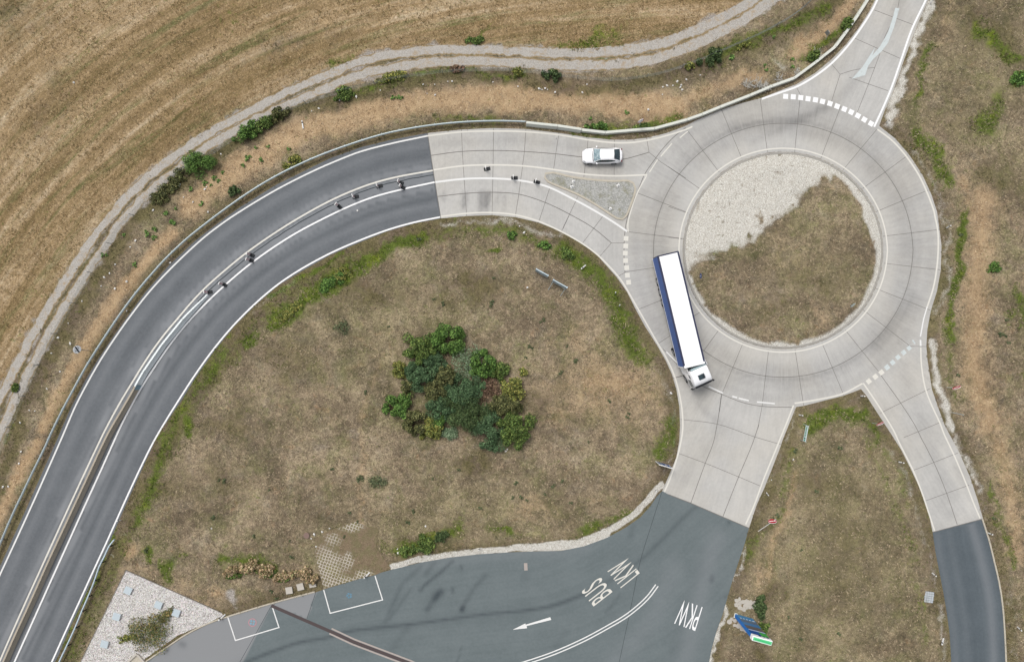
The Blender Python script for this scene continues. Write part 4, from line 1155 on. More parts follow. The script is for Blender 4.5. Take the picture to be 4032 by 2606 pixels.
# yard markings
dbl = smooth(G(T('H', (2198, 1022), (2130, 1110), (2000, 1222), (1850, 1312), (1700, 1392), (1500, 1480), (1310, 1545), (1100, 1610))), 0.5)
mb = MB(); mb.ribbon(dbl, 0.14, 0.016); mb.build('lane_line', MD, yard)
mb = MB(); mb.ribbon([tuple(p) for p in offset(dbl, -0.36)], 0.14, 0.016); mb.build('lane_line', MD, yard)
for b in ([(1528, 1232), (1578, 1385), (1870, 1298), (1825, 1160)], [(2170, 1048), (2213, 1203), (2564, 1113), (2514, 955)]):
    g = G(T('G', *b)); mb = MB()
    for p, q in zip(g[:-1], g[1:]):
        d = (Vector(q) - Vector(p)).normalized() * 0.06
        mb.ribbon([tuple(Vector(p) - d), tuple(Vector(q) + d)], 0.13, 0.016 + (0.001 if p == g[1] else 0))
    mb.build('bay_line', MD, yard)
for (t, x, y, redring) in (('G', 1692, 1265, True), ('H', 128, 1085, False)):
    c = W2(T(t, (x, y))[0])
    if redring:
        mb = MB(); mb.ribbon([(c[0] + 0.46 * math.cos(a), c[1] + 0.46 * math.sin(a)) for a in np.linspace(0, 2 * math.pi, 29)], 0.09, 0.016)
        mb.build('painted_ring', simple('faded_red_paint', (196, 142, 150), 0.8, 0.2, var=0.2), yard)
    mb = MB()
    for k in range(4 if redring else 5):
        a = k * 2 * math.pi / (4 if redring else 5) + 0.6
        p = [(c[0] + r * math.cos(a + d), c[1] + r * math.sin(a + d), 0.017) for r, d in ((0.13, -0.5), (0.36, -0.42), (0.38, 0.42), (0.13, 0.5))]
        mb.face(p)
    mb.build('painted_symbol', simple('faded_blue_paint', (126, 168, 188) if redring else (104, 142, 164), 0.8, 0.2, var=0.25), yard)
ym = MB()
for pts in (T('H', (2225, 385), (2150, 620), (2080, 850), (2010, 1190), (1965, 1400), (1925, 1590)), T('G', (1820, 1150), (1720, 1330), (1630, 1490), (1590, 1560)), T('G', (2117, 1062), (2057, 1240))):
    ym.ribbon(smooth(G(pts), 0.6), 0.05, 0.012)
ym.build('asphalt_seam', M['seam'], yard)
dr = G(T('G', (1818, 1152), (2250, 1340), (2370, 1395)) + T('H', (540, 1540), (700, 1620)))
mb = MB(); mb.ribbon(dr, 0.40, 0.018); mb.build('slot_drain', M['drain'], yard)
de = G(T('G', (2215, 1322), (2370, 1395)) + T('H', (540, 1540), (700, 1620)))
for s in (0.33, -0.33):
    mb = MB(); mb.ribbon([tuple(p) for p in offset(de, s)], 0.2, 0.0175); mb.build('drain_surround', M['drain_edge'], yard)
mb = MB(); c = at(T('H', (1311, 892))[0], 0.017)
mb.box(c, (0.42, 0.9, 0.02), Matrix.Rotation(R(3), 3, 'Z')); mb.build('concrete_patch', M['drain_edge'], yard)


def word(txt, origin, ex, ey, z, mat, parent):
    """stretched road lettering laid into the frame given by three photo points"""
    off = lambda p: (2220 + p[0] * 0.2468, 2140 + p[1] * 0.2468)
    O = Vector(W2(off(origin))); X = Vector(W2(off((origin[0] + ex[0], origin[1] + ex[1])))) - O
    Y = Vector(W2(off((origin[0] + ey[0], origin[1] + ey[1])))) - O
    return letters(txt, lambda u, v: (O.x + X.x * u + Y.x * v, O.y + X.y * u + Y.y * v, z), mat, parent, 'road_lettering')


def letters(txt, fn, mat, parent, name='lettering', loc=None):
    cu = bpy.data.curves.new('txt', 'FONT'); cu.body = txt; cu.resolution_u = 4
    to = bpy.data.objects.new('txt', cu)
    COL.objects.link(to)
    bpy.context.view_layer.update()
    me = bpy.data.meshes.new_from_object(to.evaluated_get(bpy.context.evaluated_depsgraph_get()))
    bpy.data.objects.remove(to)
    P = [v.co.copy() for v in me.vertices]
    x0, x1 = min(p.x for p in P), max(p.x for p in P); y0, y1 = min(p.y for p in P), max(p.y for p in P)
    for v, p in zip(me.vertices, P):
        q = Vector(fn((p.x - x0) / (x1 - x0), (p.y - y0) / (y1 - y0)))
        v.co = q - Vector(loc) if loc is not None else q
    me.materials.clear(); me.materials.append(mat); me.name = name
    me.update()
    o = bpy.data.objects.new(name, me); COL.objects.link(o); o.parent = parent
    return o


word('LKW', (1215, 462), (-215, -268), (-305, 243), 0.016, OL, yard)
word('BUS', (782, 760), (-200, -240), (-310, 240), 0.016, OL, yard)
word('PKW', (2215, 1005), (-335, -120), (-120, 382), 0.016, NW, yard)

# ------------------------------------------------------------------ kerbs, islands, paved patches
mb = MB()
mb.sweep(smooth(G(SIDE_R), 1.0), [(-0.02, 0), (-0.02, 0.06), (-0.2, 0.06), (-0.2, 0)]); mb.build('kerb', M['kerb'], side)
mb = MB()
mb.sweep(smooth(G(T('G', (2110, 1063), (1830, 1138), (1530, 1228), (1400, 1273), (1250, 1348), (1100, 1448), (980, 1530), (800, 1668))), 1.0), [(0.0, 0), (0.0, 0.08), (-0.16, 0.08), (-0.16, 0)]); mb.build('kerb', M['kerb'], yard)
mb = MB()
rp = smooth(G(ring(391, 384, 0, 359.99, 120)), 0.5)
mb.sweep(rp, [(0.14, 0), (0.12, 0.07), (-0.10, 0.07), (-0.14, 0)])
island_kerb = mb.build('roundabout_kerb', simple('small_setts', (168, 165, 158), 0.9, 0.2, var=0.35, scale=5.0), conc)
island_kerb['kind'] = 'structure'

tri = smooth(G(T('B', (1440, 1160), (1490, 1153), (1620, 1182), (1780, 1203), (1900, 1210), (2000, 1208), (2035, 1225), (2050, 1262), (2040, 1320), (2010, 1400), (1988, 1452), (1960, 1476), (1920, 1470), (1860, 1432), (1750, 1362), (1640, 1302), (1520, 1252), (1455, 1222), (1434, 1195))), 0.5, closed=True)
ti = MB()
cx_, cy_ = np.mean(np.array(tri), axis=0)
inn = [tuple(p) for p in offset(tri + [tri[0]], -0.22)][:-1]
if not inside(np.array([inn[0][0]]), np.array([inn[0][1]]), tri)[0]:
    inn = [tuple(p) for p in offset(tri + [tri[0]], 0.22)][:-1]
tri_ccw = sum(a[0] * b[1] - b[0] * a[1] for a, b in zip(tri, tri[1:] + tri[:1])) > 0
top = MB()
for tr in tessellate_polygon([[Vector((p[0], p[1], 0)) for p in inn]]):
    q = [inn[i] for i in tr]
    if (q[1][0] - q[0][0]) * (q[2][1] - q[0][1]) - (q[1][1] - q[0][1]) * (q[2][0] - q[0][0]) < 0: q.reverse()
    top.face([(p[0], p[1], 0.10) for p in q])
isl = top.build('traffic_island', M['isl']); isl['kind'] = 'structure'
rings = [[(p[0], p[1], z) for p in l] for l, z in ((tri, 0.0), (tri, 0.12), (inn, 0.125), (inn, 0.09))]
ti.grid(rings); k = ti.build('kerb', M['kerb'], isl)

GB = G([(497, 2243), (340, 2560), (250, 2740), (470, 2740), (560, 2600), (700, 2500), (820, 2450), (880, 2422), (872, 2410)])
gravel_bed = sheet('gravel_bed', GB, [], 0.035, M['chip'], lambda X, Y: dict(d=X * 0), 0.6)
mb = MB()
for a, b in ((GB[0], GB[2]), (GB[8], GB[0])):
    mb.sweep([a, b], [(0.04, 0), (0.04, 0.09), (-0.04, 0.09), (-0.04, 0)])
mb.build('edging', simple('grey_edging', (132, 126, 118), 0.9, 0.2), gravel_bed)
# loose limestone pieces
N = 5200
gx = RNG.uniform(-56, -34, N * 3); gy = RNG.uniform(-46, -29, N * 3)
ok = inside(gx, gy, GB) & (gy > -42)
gx, gy = gx[ok][:N], gy[ok][:N]
base = np.array([(1, 0, 0), (0, 1, 0), (-1, 0, 0), (0, -1, 0), (0, 0, 1)], float)
tr = np.array([(0, 1, 4), (1, 2, 4), (2, 3, 4), (3, 0, 4)])
n = len(gx)
sz = RNG.uniform(0.04, 0.11, (n, 1)); an = RNG.uniform(0, 6.28, n); asp = RNG.uniform(0.5, 1, n)
V = np.zeros((n, 5, 3))
ca, sa = np.cos(an)[:, None], np.sin(an)[:, None]
bx = base[None, :, 0] * sz; by = base[None, :, 1] * sz * asp[:, None]
V[:, :, 0] = gx[:, None] + bx * ca - by * sa; V[:, :, 1] = gy[:, None] + bx * sa + by * ca
V[:, :, 2] = 0.03 + base[None, :, 2] * sz * 0.8
V[:, 4, :2] += RNG.normal(0, 0.02, (n, 2))
F = (np.arange(n)[:, None, None] * 5 + tr[None]).reshape(-1)
shade = RNG.choice([0.62, 0.8, 0.95, 1.0, 1.05], n)
cc = np.array(L(234, 230, 227)[:3])[None, :] * shade[:, None] * RNG.uniform(0.9, 1.06, (n, 3))
so = np_mesh('loose_stones', V.reshape(-1, 3), F, np.arange(0, len(F), 3), M['leaf'], dict(tint=np.repeat(cc, 5, 0)), kind='stuff')
tag(so, 'loose white limestone pieces filling the gravel bed by the yard', 'gravel')

PAV = G(T('G', (2110, 700), (2240, 640), (2380, 590), (2540, 640), (2520, 760), (2620, 900), (2520, 945), (2400, 975), (2170, 1042), (2125, 860), (2105, 780)))
def pav_attr(X, Y):
    q = lambda x, y, rx, ry: blob(X, Y, *W2(T('G', (x, y))[0]), rx * K / PPM, ry * K / PPM, 0.5)
    return dict(vis=mx([q(2190, 900, 110, 130), q(2270, 1000, 130, 60), q(2360, 620, 90, 40), q(2230, 700, 60, 50) * 0.7, q(2440, 950, 70, 50), q(2330, 850, 50, 60) * 0.8]))


sheet('grass_paving', PAV, [], 0.05, M['paver'], pav_attr, 0.4)

# ------------------------------------------------------------------ barriers and rails
def guard_rail(name, label, px, side_, mat, zt=0.76, spacing=1.95, post_mat='steel_dark'):
    g = smooth(G(px, zt), 0.5)
    root = thing(name, label, 'guardrail', (g[0][0], g[0][1], 0))
    mb = MB()
    s = side_
    prof = [(0.0, 0.0), (-0.07 * s, -0.05), (0.0, -0.12), (0.0, -0.16), (-0.07 * s, -0.22), (0.0, -0.30), (0.05 * s, -0.30), (0.01 * s, -0.22), (0.05 * s, -0.16), (0.05 * s, -0.12), (0.01 * s, -0.05), (0.08 * s, 0.0)]
    mb.sweep(g, prof, zt)
    mb.build('beam', mat, root, loc=root.location)
    acc = 0; last = -spacing
    for i in range(1, len(g)):
        acc += math.dist(g[i], g[i - 1])
        if acc - last >= spacing:
            last = acc
            if abs(g[i][0]) > 66 or abs(g[i][1]) > 44: continue
            d = Vector((g[i][0] - g[i - 1][0], g[i][1] - g[i - 1][1])).normalized(); nr = Vector((-d.y, d.x)) * s
            m2 = MB(); rot = Matrix.Rotation(math.atan2(d.y, d.x), 3, 'Z')
            m2.box((g[i][0] + nr.x * 0.17, g[i][1] + nr.y * 0.17, 0.34), (0.06, 0.12, 0.78), rot)
            m2.box((g[i][0] + nr.x * 0.08, g[i][1] + nr.y * 0.08, 0.62), (0.1, 0.12, 0.2), rot)
            m2.build('post', M[post_mat], root, loc=root.location)
    return root


guard_rail('guardrail', 'long galvanised guardrail curving along the outer edge of the grey asphalt road', RAIL, -1, M['steel'])
RAIL2 = T('G', (762, 712), (730, 752), (692, 832), (660, 895), (630, 985), (588, 1090), (545, 1190), (500, 1300), (445, 1420), (400, 1515), (350, 1630))
guard_rail('guardrail', 'short pale blue guardrail between the grey asphalt road and the gravel bed', RAIL2, 1, M['steel_light'], post_mat='black')


def barrier(name, label, p, q, prof, mat, group, ztap=None, zt=0.8):
    a, b = Vector(W2(p, zt)), Vector(W2(q, zt))
    root_loc = Vector((a.x, a.y, 0))
    d = (b - a).normalized()
    mb = MB()
    n = 6
    pts = [tuple(a + d * 0.02 + (b - a - d * 0.04) * i / n) for i in range(n + 1)]
    if ztap is None:
        mb.sweep(pts, prof)
    else:
        rings = []
        for i, pt in enumerate(pts):
            f = ztap(i / n); nr = Vector((-d.y, d.x))
            rings.append([(pt[0] + nr.x * o * (0.35 + 0.65 * f), pt[1] + nr.y * o * (0.35 + 0.65 * f), h * f) for o, h in prof])
        mb.grid(rings, True, caps=True)
    o = mb.build(name, mat, None, loc=root_loc)
    return tag(o, label, 'barrier', group)


NJ = [(0.30, 0), (0.30, 0.08), (0.17, 0.34), (0.10, 0.85), (-0.10, 0.85), (-0.17, 0.34), (-0.30, 0.08), (-0.30, 0)]
SLIM = [(0.19, 0), (0.15, 0.62), (-0.15, 0.62), (-0.19, 0)]
WIDE = [(0.34, 0), (0.34, 0.1), (0.14, 0.8), (-0.14, 0.8), (-0.30, 0)]
bg = 'concrete barrier segments along the upper verge'
BB = T('B', (1313, 820), (1525, 842), (1685, 866), (1845, 884), (2178, 857), (2395, 798))
BB2 = T('C', (110, 797), (230, 762), (350, 713), (550, 635), (700, 572), (850, 518), (990, 415), (1125, 308), (1190, 222), (1280, 92), (1345, -10), (1400, -120))
ls = ['pale wide concrete barrier segment at the end of the guardrail', 'second wide concrete barrier segment from the end of the guardrail', 'short concrete barrier segment just before the bend behind the white car', 'long weathered slim concrete barrier segment below the red rimmed speed sign',
      'slim concrete barrier segment just right of the red rimmed speed sign']
for i in range(5):
    barrier('concrete_barrier', ls[i], BB[i], BB[i + 1], WIDE if i < 2 else SLIM, M['barrier'], bg)
pp = [BB[-1]] + BB2[1:]
ls = ['slim barrier segment above the fading dashes of the roundabout', 'slim barrier segment left of the first bleached weeds', 'slim barrier segment in front of the bleached weeds', 'slim barrier segment right of the bleached weeds beside the solid white line',
      'slim barrier segment next to the bare stony patch', 'slim barrier segment where the verge bends up beside the green shrub', 'slim barrier segment by the twiggy grey plant', 'short slim barrier segment beside the grey backed sign', 'upper slim barrier segment climbing beside the exit arrow lane', 'second to last slim barrier segment at the top of the lane', 'topmost slim barrier segment leaving the picture']
for i in range(len(pp) - 1):
    barrier('concrete_barrier', ls[i], pp[i], pp[i + 1], SLIM, M['barrier'], bg)
mg = 'concrete barrier elements on the median'
D_ = T('D', (1376, 525), (1222, 692), (1082, 864), (957, 1046), (903, 1142))
barrier('concrete_barrier', 'tapered pale barrier end element behind the first striped beacon', D_[1], D_[0], NJ, M['barrier_new'], mg, lambda u: 1 - 0.75 * u ** 1.6)
barrier('concrete_barrier', 'pale median barrier element next to the tapered end', D_[2], D_[1], NJ, M['barrier_new'], mg)
barrier('concrete_barrier', 'third pale median barrier element from the tapered end', D_[3], D_[2], NJ, M['barrier_new'], mg)
barrier('concrete_barrier', 'short pale median barrier element joined to the long brown wall', D_[4], D_[3], NJ, M['barrier_new'], mg)
wl = smooth(G(T('D', (903, 1142), (890, 1168), (815, 1298)) + T('G', (720, 5), (590, 280), (460, 560), (325, 850), (200, 1130), (85, 1380), (0, 1575)), 0.85), 0.6)
mb = MB(); mb.sweep(wl, [(0.28, 0), (0.26, 0.1), (0.14, 0.35), (0.10, 0.85), (-0.10, 0.85), (-0.14, 0.35), (-0.26, 0.1), (-0.28, 0)])
w = mb.build('median_wall', M['barrier_brown'], None, loc=(wl[0][0], wl[0][1], 0)); tag(w, 'long weathered brown concrete wall running down the median of the asphalt road', 'wall')
mb = MB(); wj = Vector((wl[0][0], wl[0][1], 0))
dd = Vector((wl[2][0] - wl[0][0], wl[2][1] - wl[0][1], 0)).normalized(); nn = Vector((-dd.y, dd.x, 0))
for s in (0.33, -0.33):
    mb.face([wj + nn * s + dd * -0.25, wj + nn * s + dd * 0.4, wj + nn * s * 0.38 + dd * 0.4 + Vector((0, 0, 0.88)), wj + nn * s * 0.38 + dd * -0.25 + Vector((0, 0, 0.88))])
mb.build('joint_plate', simple('blue_grey_plate', (140, 170, 182), 0.5, 0.4), w, loc=wj)

# wire fence between the field track and the bank
fz = 1.1
fl = smooth(G(FENCE, 0.0), 0.5)
fr = thing('wire_fence', 'long low wire mesh fence between the gravel track and the dry bank', 'fence', (fl[0][0], fl[0][1], 0))
mb = MB()
for z in (0.12, 0.3, 0.5, 0.7, 0.9, 1.1):
    mb.tube([(p[0], p[1], z) for p in fl[::2]], 0.011, 4)
for i in range(0, len(fl)):
    mb.tube([(fl[i][0], fl[i][1], 0.05), (fl[i][0], fl[i][1], 1.1)], 0.007, 3)
mb.build('wire_mesh', simple('fence_wire', (136, 142, 138), 0.6, 0.4, 0.2), fr, loc=fr.location)
for i in range(3, len(fl), 8):
    if abs(fl[i][0]) > 64 or abs(fl[i][1]) > 42: continue
    m2 = MB(); m2.tube([(fl[i][0], fl[i][1], 0), (fl[i][0], fl[i][1], 1.25)], 0.04, 8); m2.build('post', M['steel_dark'], fr, loc=fr.location)

# ------------------------------------------------------------------ vegetation
def rand_unit(n):
    v = RNG.normal(0, 1, (n, 3)); return v / np.linalg.norm(v, axis=1, keepdims=True)


PAL = dict(
    bright=[(70, 104, 36), (90, 128, 44), (112, 148, 54), (56, 86, 32)],
    mid=[(74, 100, 36), (96, 122, 46), (118, 136, 54), (58, 78, 30)],
    yellow=[(96, 110, 40), (134, 140, 52), (160, 152, 60), (84, 96, 40)],
    blue=[(66, 96, 58), (80, 112, 68), (98, 128, 82), (56, 80, 50)],
    dark=[(58, 80, 40), (74, 96, 50), (92, 110, 60), (50, 68, 36)],
    olive=[(78, 84, 42), (98, 102, 52), (122, 120, 66), (64, 70, 38)],
    pale=[(104, 132, 92), (128, 152, 112), (88, 118, 76), (146, 164, 128)],
    dead=[(126, 96, 74), (146, 112, 88), (108, 82, 64), (120, 104, 70)],
    ochre=[(170, 142, 102), (152, 126, 86), (184, 160, 122), (112, 110, 62)],
    creeper=[(84, 98, 48), (104, 112, 58), (128, 122, 64), (66, 80, 40), (150, 128, 70)],
    fresh=[(84, 122, 46), (104, 140, 58), (122, 156, 70), (76, 108, 44)],
    herb=[(84, 98, 62), (104, 112, 76), (116, 122, 80), (72, 90, 58)],
    white=[(196, 196, 186), (176, 180, 168), (210, 208, 198)])


def shrub(label, cx, cy, rx, ry, h, pal, n=2400, leaf=0.11, ang=0.0, lumps=26, sparse=1.0, name='shrub', cat='shrub', group=None, aspect=0.55, low=0.1, spread=1.0):
    """leaf clumps on twigs around many small lobes: an uneven crown with gaps"""
    gz = ground_z(cx, cy)
    rx *= spread; ry *= spread
    root = thing(name, label, cat, (cx, cy, gz * 0.5), ang, group)
    cols = np.array([L(*c, k=0.95)[:3] for c in PAL[pal]]); cols = cols * 0.8 + cols.mean(1, keepdims=True) * 0.2
    lob = []
    for i in range(lumps):
        a = RNG.uniform(0, 2 * math.pi); r = math.sqrt(RNG.uniform(0.0, 1.0)) * (0.88 + 0.14 * math.sin(3 * a + cx) + 0.08 * math.sin(5 * a + cy))
        hh = h * (1 - 0.5 * r * r) * RNG.uniform(0.45, 1.1)
        lob.append((r * math.cos(a) * rx, r * math.sin(a) * ry, hh, RNG.uniform(0.15, 0.30)))
    lob = np.array(lob)
    k = RNG.integers(0, lumps, n)
    d = rand_unit(n); d[:, 2] = np.abs(d[:, 2]) * 1.2 - 0.35
    rad = RNG.uniform(0.55, 1.05, n) ** 0.6
    s = lob[k, 3] * sparse
    m = 0.5 * (rx + ry)
    C = np.empty((n, 3))
    C[:, 0] = lob[k, 0] + d[:, 0] * rad * s * m * 1.25; C[:, 1] = lob[k, 1] + d[:, 1] * rad * s * m * 1.25
    C[:, 2] = np.clip(lob[k, 2] * RNG.uniform(0.55, 1.0, n) + d[:, 2] * rad * s * m * 0.6, low * h, None)
    # leaf quads
    nrm = d + RNG.normal(0, 0.6, (n, 3)) + np.array([0, 0, 0.35]); nrm /= np.linalg.norm(nrm, axis=1, keepdims=True)
    t = np.cross(nrm, rand_unit(n)); t /= np.maximum(np.linalg.norm(t, axis=1, keepdims=True), 1e-6)
    b = np.cross(nrm, t)
    ls = leaf * RNG.uniform(0.6, 1.35, (n, 1))
    V = np.stack([C - t * ls, C - b * ls * aspect, C + t * ls, C + b * ls * aspect], 1)
    F = np.arange(4 * n)
    lobe_tone = RNG.uniform(0.82, 1.18, lumps)
    cc = cols[(RNG.integers(0, len(cols), lumps)[k] * (RNG.random(n) < 0.5) + RNG.integers(0, len(cols), n) * 1) % len(cols)]
    cc = cc * (lobe_tone[k] * RNG.uniform(0.62, 1.4, n))[:, None]
    np_mesh('foliage', V.reshape(-1, 3), F, np.arange(0, 4 * n, 4), M['leaf'], dict(tint=np.repeat(cc, 4, 0)), parent=root)
    mb = MB()
    for i in range(0, lumps, 2):
        l = lob[i]
        mb.tube([(l[0] * 0.1, l[1] * 0.1, -0.1), (l[0] * 0.5, l[1] * 0.5, l[2] * 0.4), (l[0], l[1], l[2] * 0.9)], 0.03 + 0.01 * h, 5, r1=0.01)
    mb.build('stem', M['bark'], root)
    return root


def sh(label, x, y, rx, ry, h, pal, **kw):
    """shrub of the central thicket, measured on an enlarged cut-out"""
    px = (1500 + x * 0.3506, 1240 + y * 0.3506)
    s = 0.3506 / PPM
    c = W2(px, h * 0.4)
    return shrub(label, c[0], c[1], rx * s * 1.2, ry * s * 1.2, h, pal, **dict(kw, n=int(kw.get('n', 2400) * 1.5)))


SG = 'shrubs of the thicket in the middle of the meadow'
for (lab, x, y, rx, ry, h, pal, kw) in [
    ('bright green bush standing topmost in the thicket on the meadow', 755, 255, 158, 158, 2.3, 'bright', dict(n=4200)),
    ('yellowish green bush at the upper left corner of the thicket', 420, 385, 160, 158, 2.2, 'mid', dict(n=4000)),
    ('blue green broom bush below the yellowish green bush at the upper left of the thicket', 440, 690, 110, 125, 1.8, 'blue', dict(n=5000, leaf=0.11, aspect=0.36, spread=1.2)),
    ('small blue green broom bush behind the yellowish green bush', 600, 570, 115, 95, 1.8, 'blue', dict(n=3600, leaf=0.11, aspect=0.36, spread=1.2)),
    ('dark olive bush in the middle of the left half of the thicket', 720, 700, 120, 105, 2.0, 'olive', dict(n=3400)),
    ('lower dark olive bush beside the bare sandy gap', 610, 850, 115, 105, 1.8, 'olive', dict(n=3000)),
    ('round blue green broom bush in the centre of the thicket', 915, 860, 165, 135, 2.2, 'blue', dict(n=6500, leaf=0.11, aspect=0.36, spread=1.2)),
    ('largest dark blue green broom bush in the thicket', 950, 1075, 190, 170, 2.4, 'dark', dict(n=7500, leaf=0.11, aspect=0.36, spread=1.2)),
    ('blue green broom bush right of the bare sandy gap', 660, 1050, 110, 118, 1.8, 'blue', dict(n=4200, leaf=0.11, aspect=0.36, spread=1.2)),
    ('fresh green round bush on the right side of the thicket', 1155, 545, 132, 130, 2.2, 'bright', dict(n=4200, leaf=0.13)),
    ('small leaning green bush at the right end of the upper row', 1330, 630, 95, 90, 1.5, 'mid', dict(n=2200)),
    ('loose wispy pale green plant left of the fresh round bush', 950, 500, 140, 170, 1.5, 'pale', dict(n=2000, leaf=0.1, aspect=0.3, sparse=1.4, lumps=22)),
    ('withered thin bush standing apart on the left of the thicket', 205, 620, 62, 88, 1.2, 'yellow', dict(n=900, sparse=1.2)),
    ('small olive bush at the left edge beside the broom', 315, 815, 80, 85, 1.3, 'olive', dict(n=1700)),
    ('bright round bush at the far left of the thicket', 190, 1040, 122, 130, 2.0, 'bright', dict(n=3600)),
    ('dull olive bush at the lower left of the thicket', 385, 1210, 138, 125, 1.9, 'olive', dict(n=3600)),
    ('yellow green bush at the lower edge of the thicket', 565, 1280, 112, 105, 1.7, 'yellow', dict(n=2800, leaf=0.12)),
    ('green bush squeezed behind the yellow green one', 650, 1190, 80, 75, 1.6, 'bright', dict(n=1500)),
    ('pale grey green herb clump at the lower edge of the thicket', 765, 1320, 85, 60, 0.9, 'pale', dict(n=1500, leaf=0.08, sparse=1.2)),
    ('blue green broom bush at the bottom tip of the thicket', 1220, 1295, 125, 165, 2.0, 'blue', dict(n=6000, leaf=0.11, aspect=0.36, spread=1.2)),
    ('large dark green speckled bush at the lower right of the thicket', 1500, 1265, 165, 180, 2.5, 'mid', dict(n=5200)),
    ('olive bush above the large speckled one on the right', 1400, 1010, 165, 105, 2.0, 'olive', dict(n=3400)),
    ('thin yellowing bush at the upper right of the thicket', 1480, 835, 115, 118, 1.6, 'yellow', dict(n=1900, sparse=1.2)),
    ('single broad leaved plant standing alone right of the thicket', 1600, 640, 42, 42, 0.8, 'yellow', dict(n=260, leaf=0.16)),
    ('dead reddish brown bush in the gap of the thicket', 1200, 830, 110, 115, 1.0, 'dead', dict(n=1300, sparse=1.4, leaf=0.09))]:
    sh(lab, x, y, rx, ry, h, pal, group=SG, **kw)


def ts(t, lab, x, y, rx, ry, h, pal, ang=0, **kw):
    s = K / PPM
    c = W2(T(t, (x, y))[0], h * 0.35)
    return shrub(lab, c[0], c[1], rx * s, ry * s, h, pal, ang=R(ang), **kw)


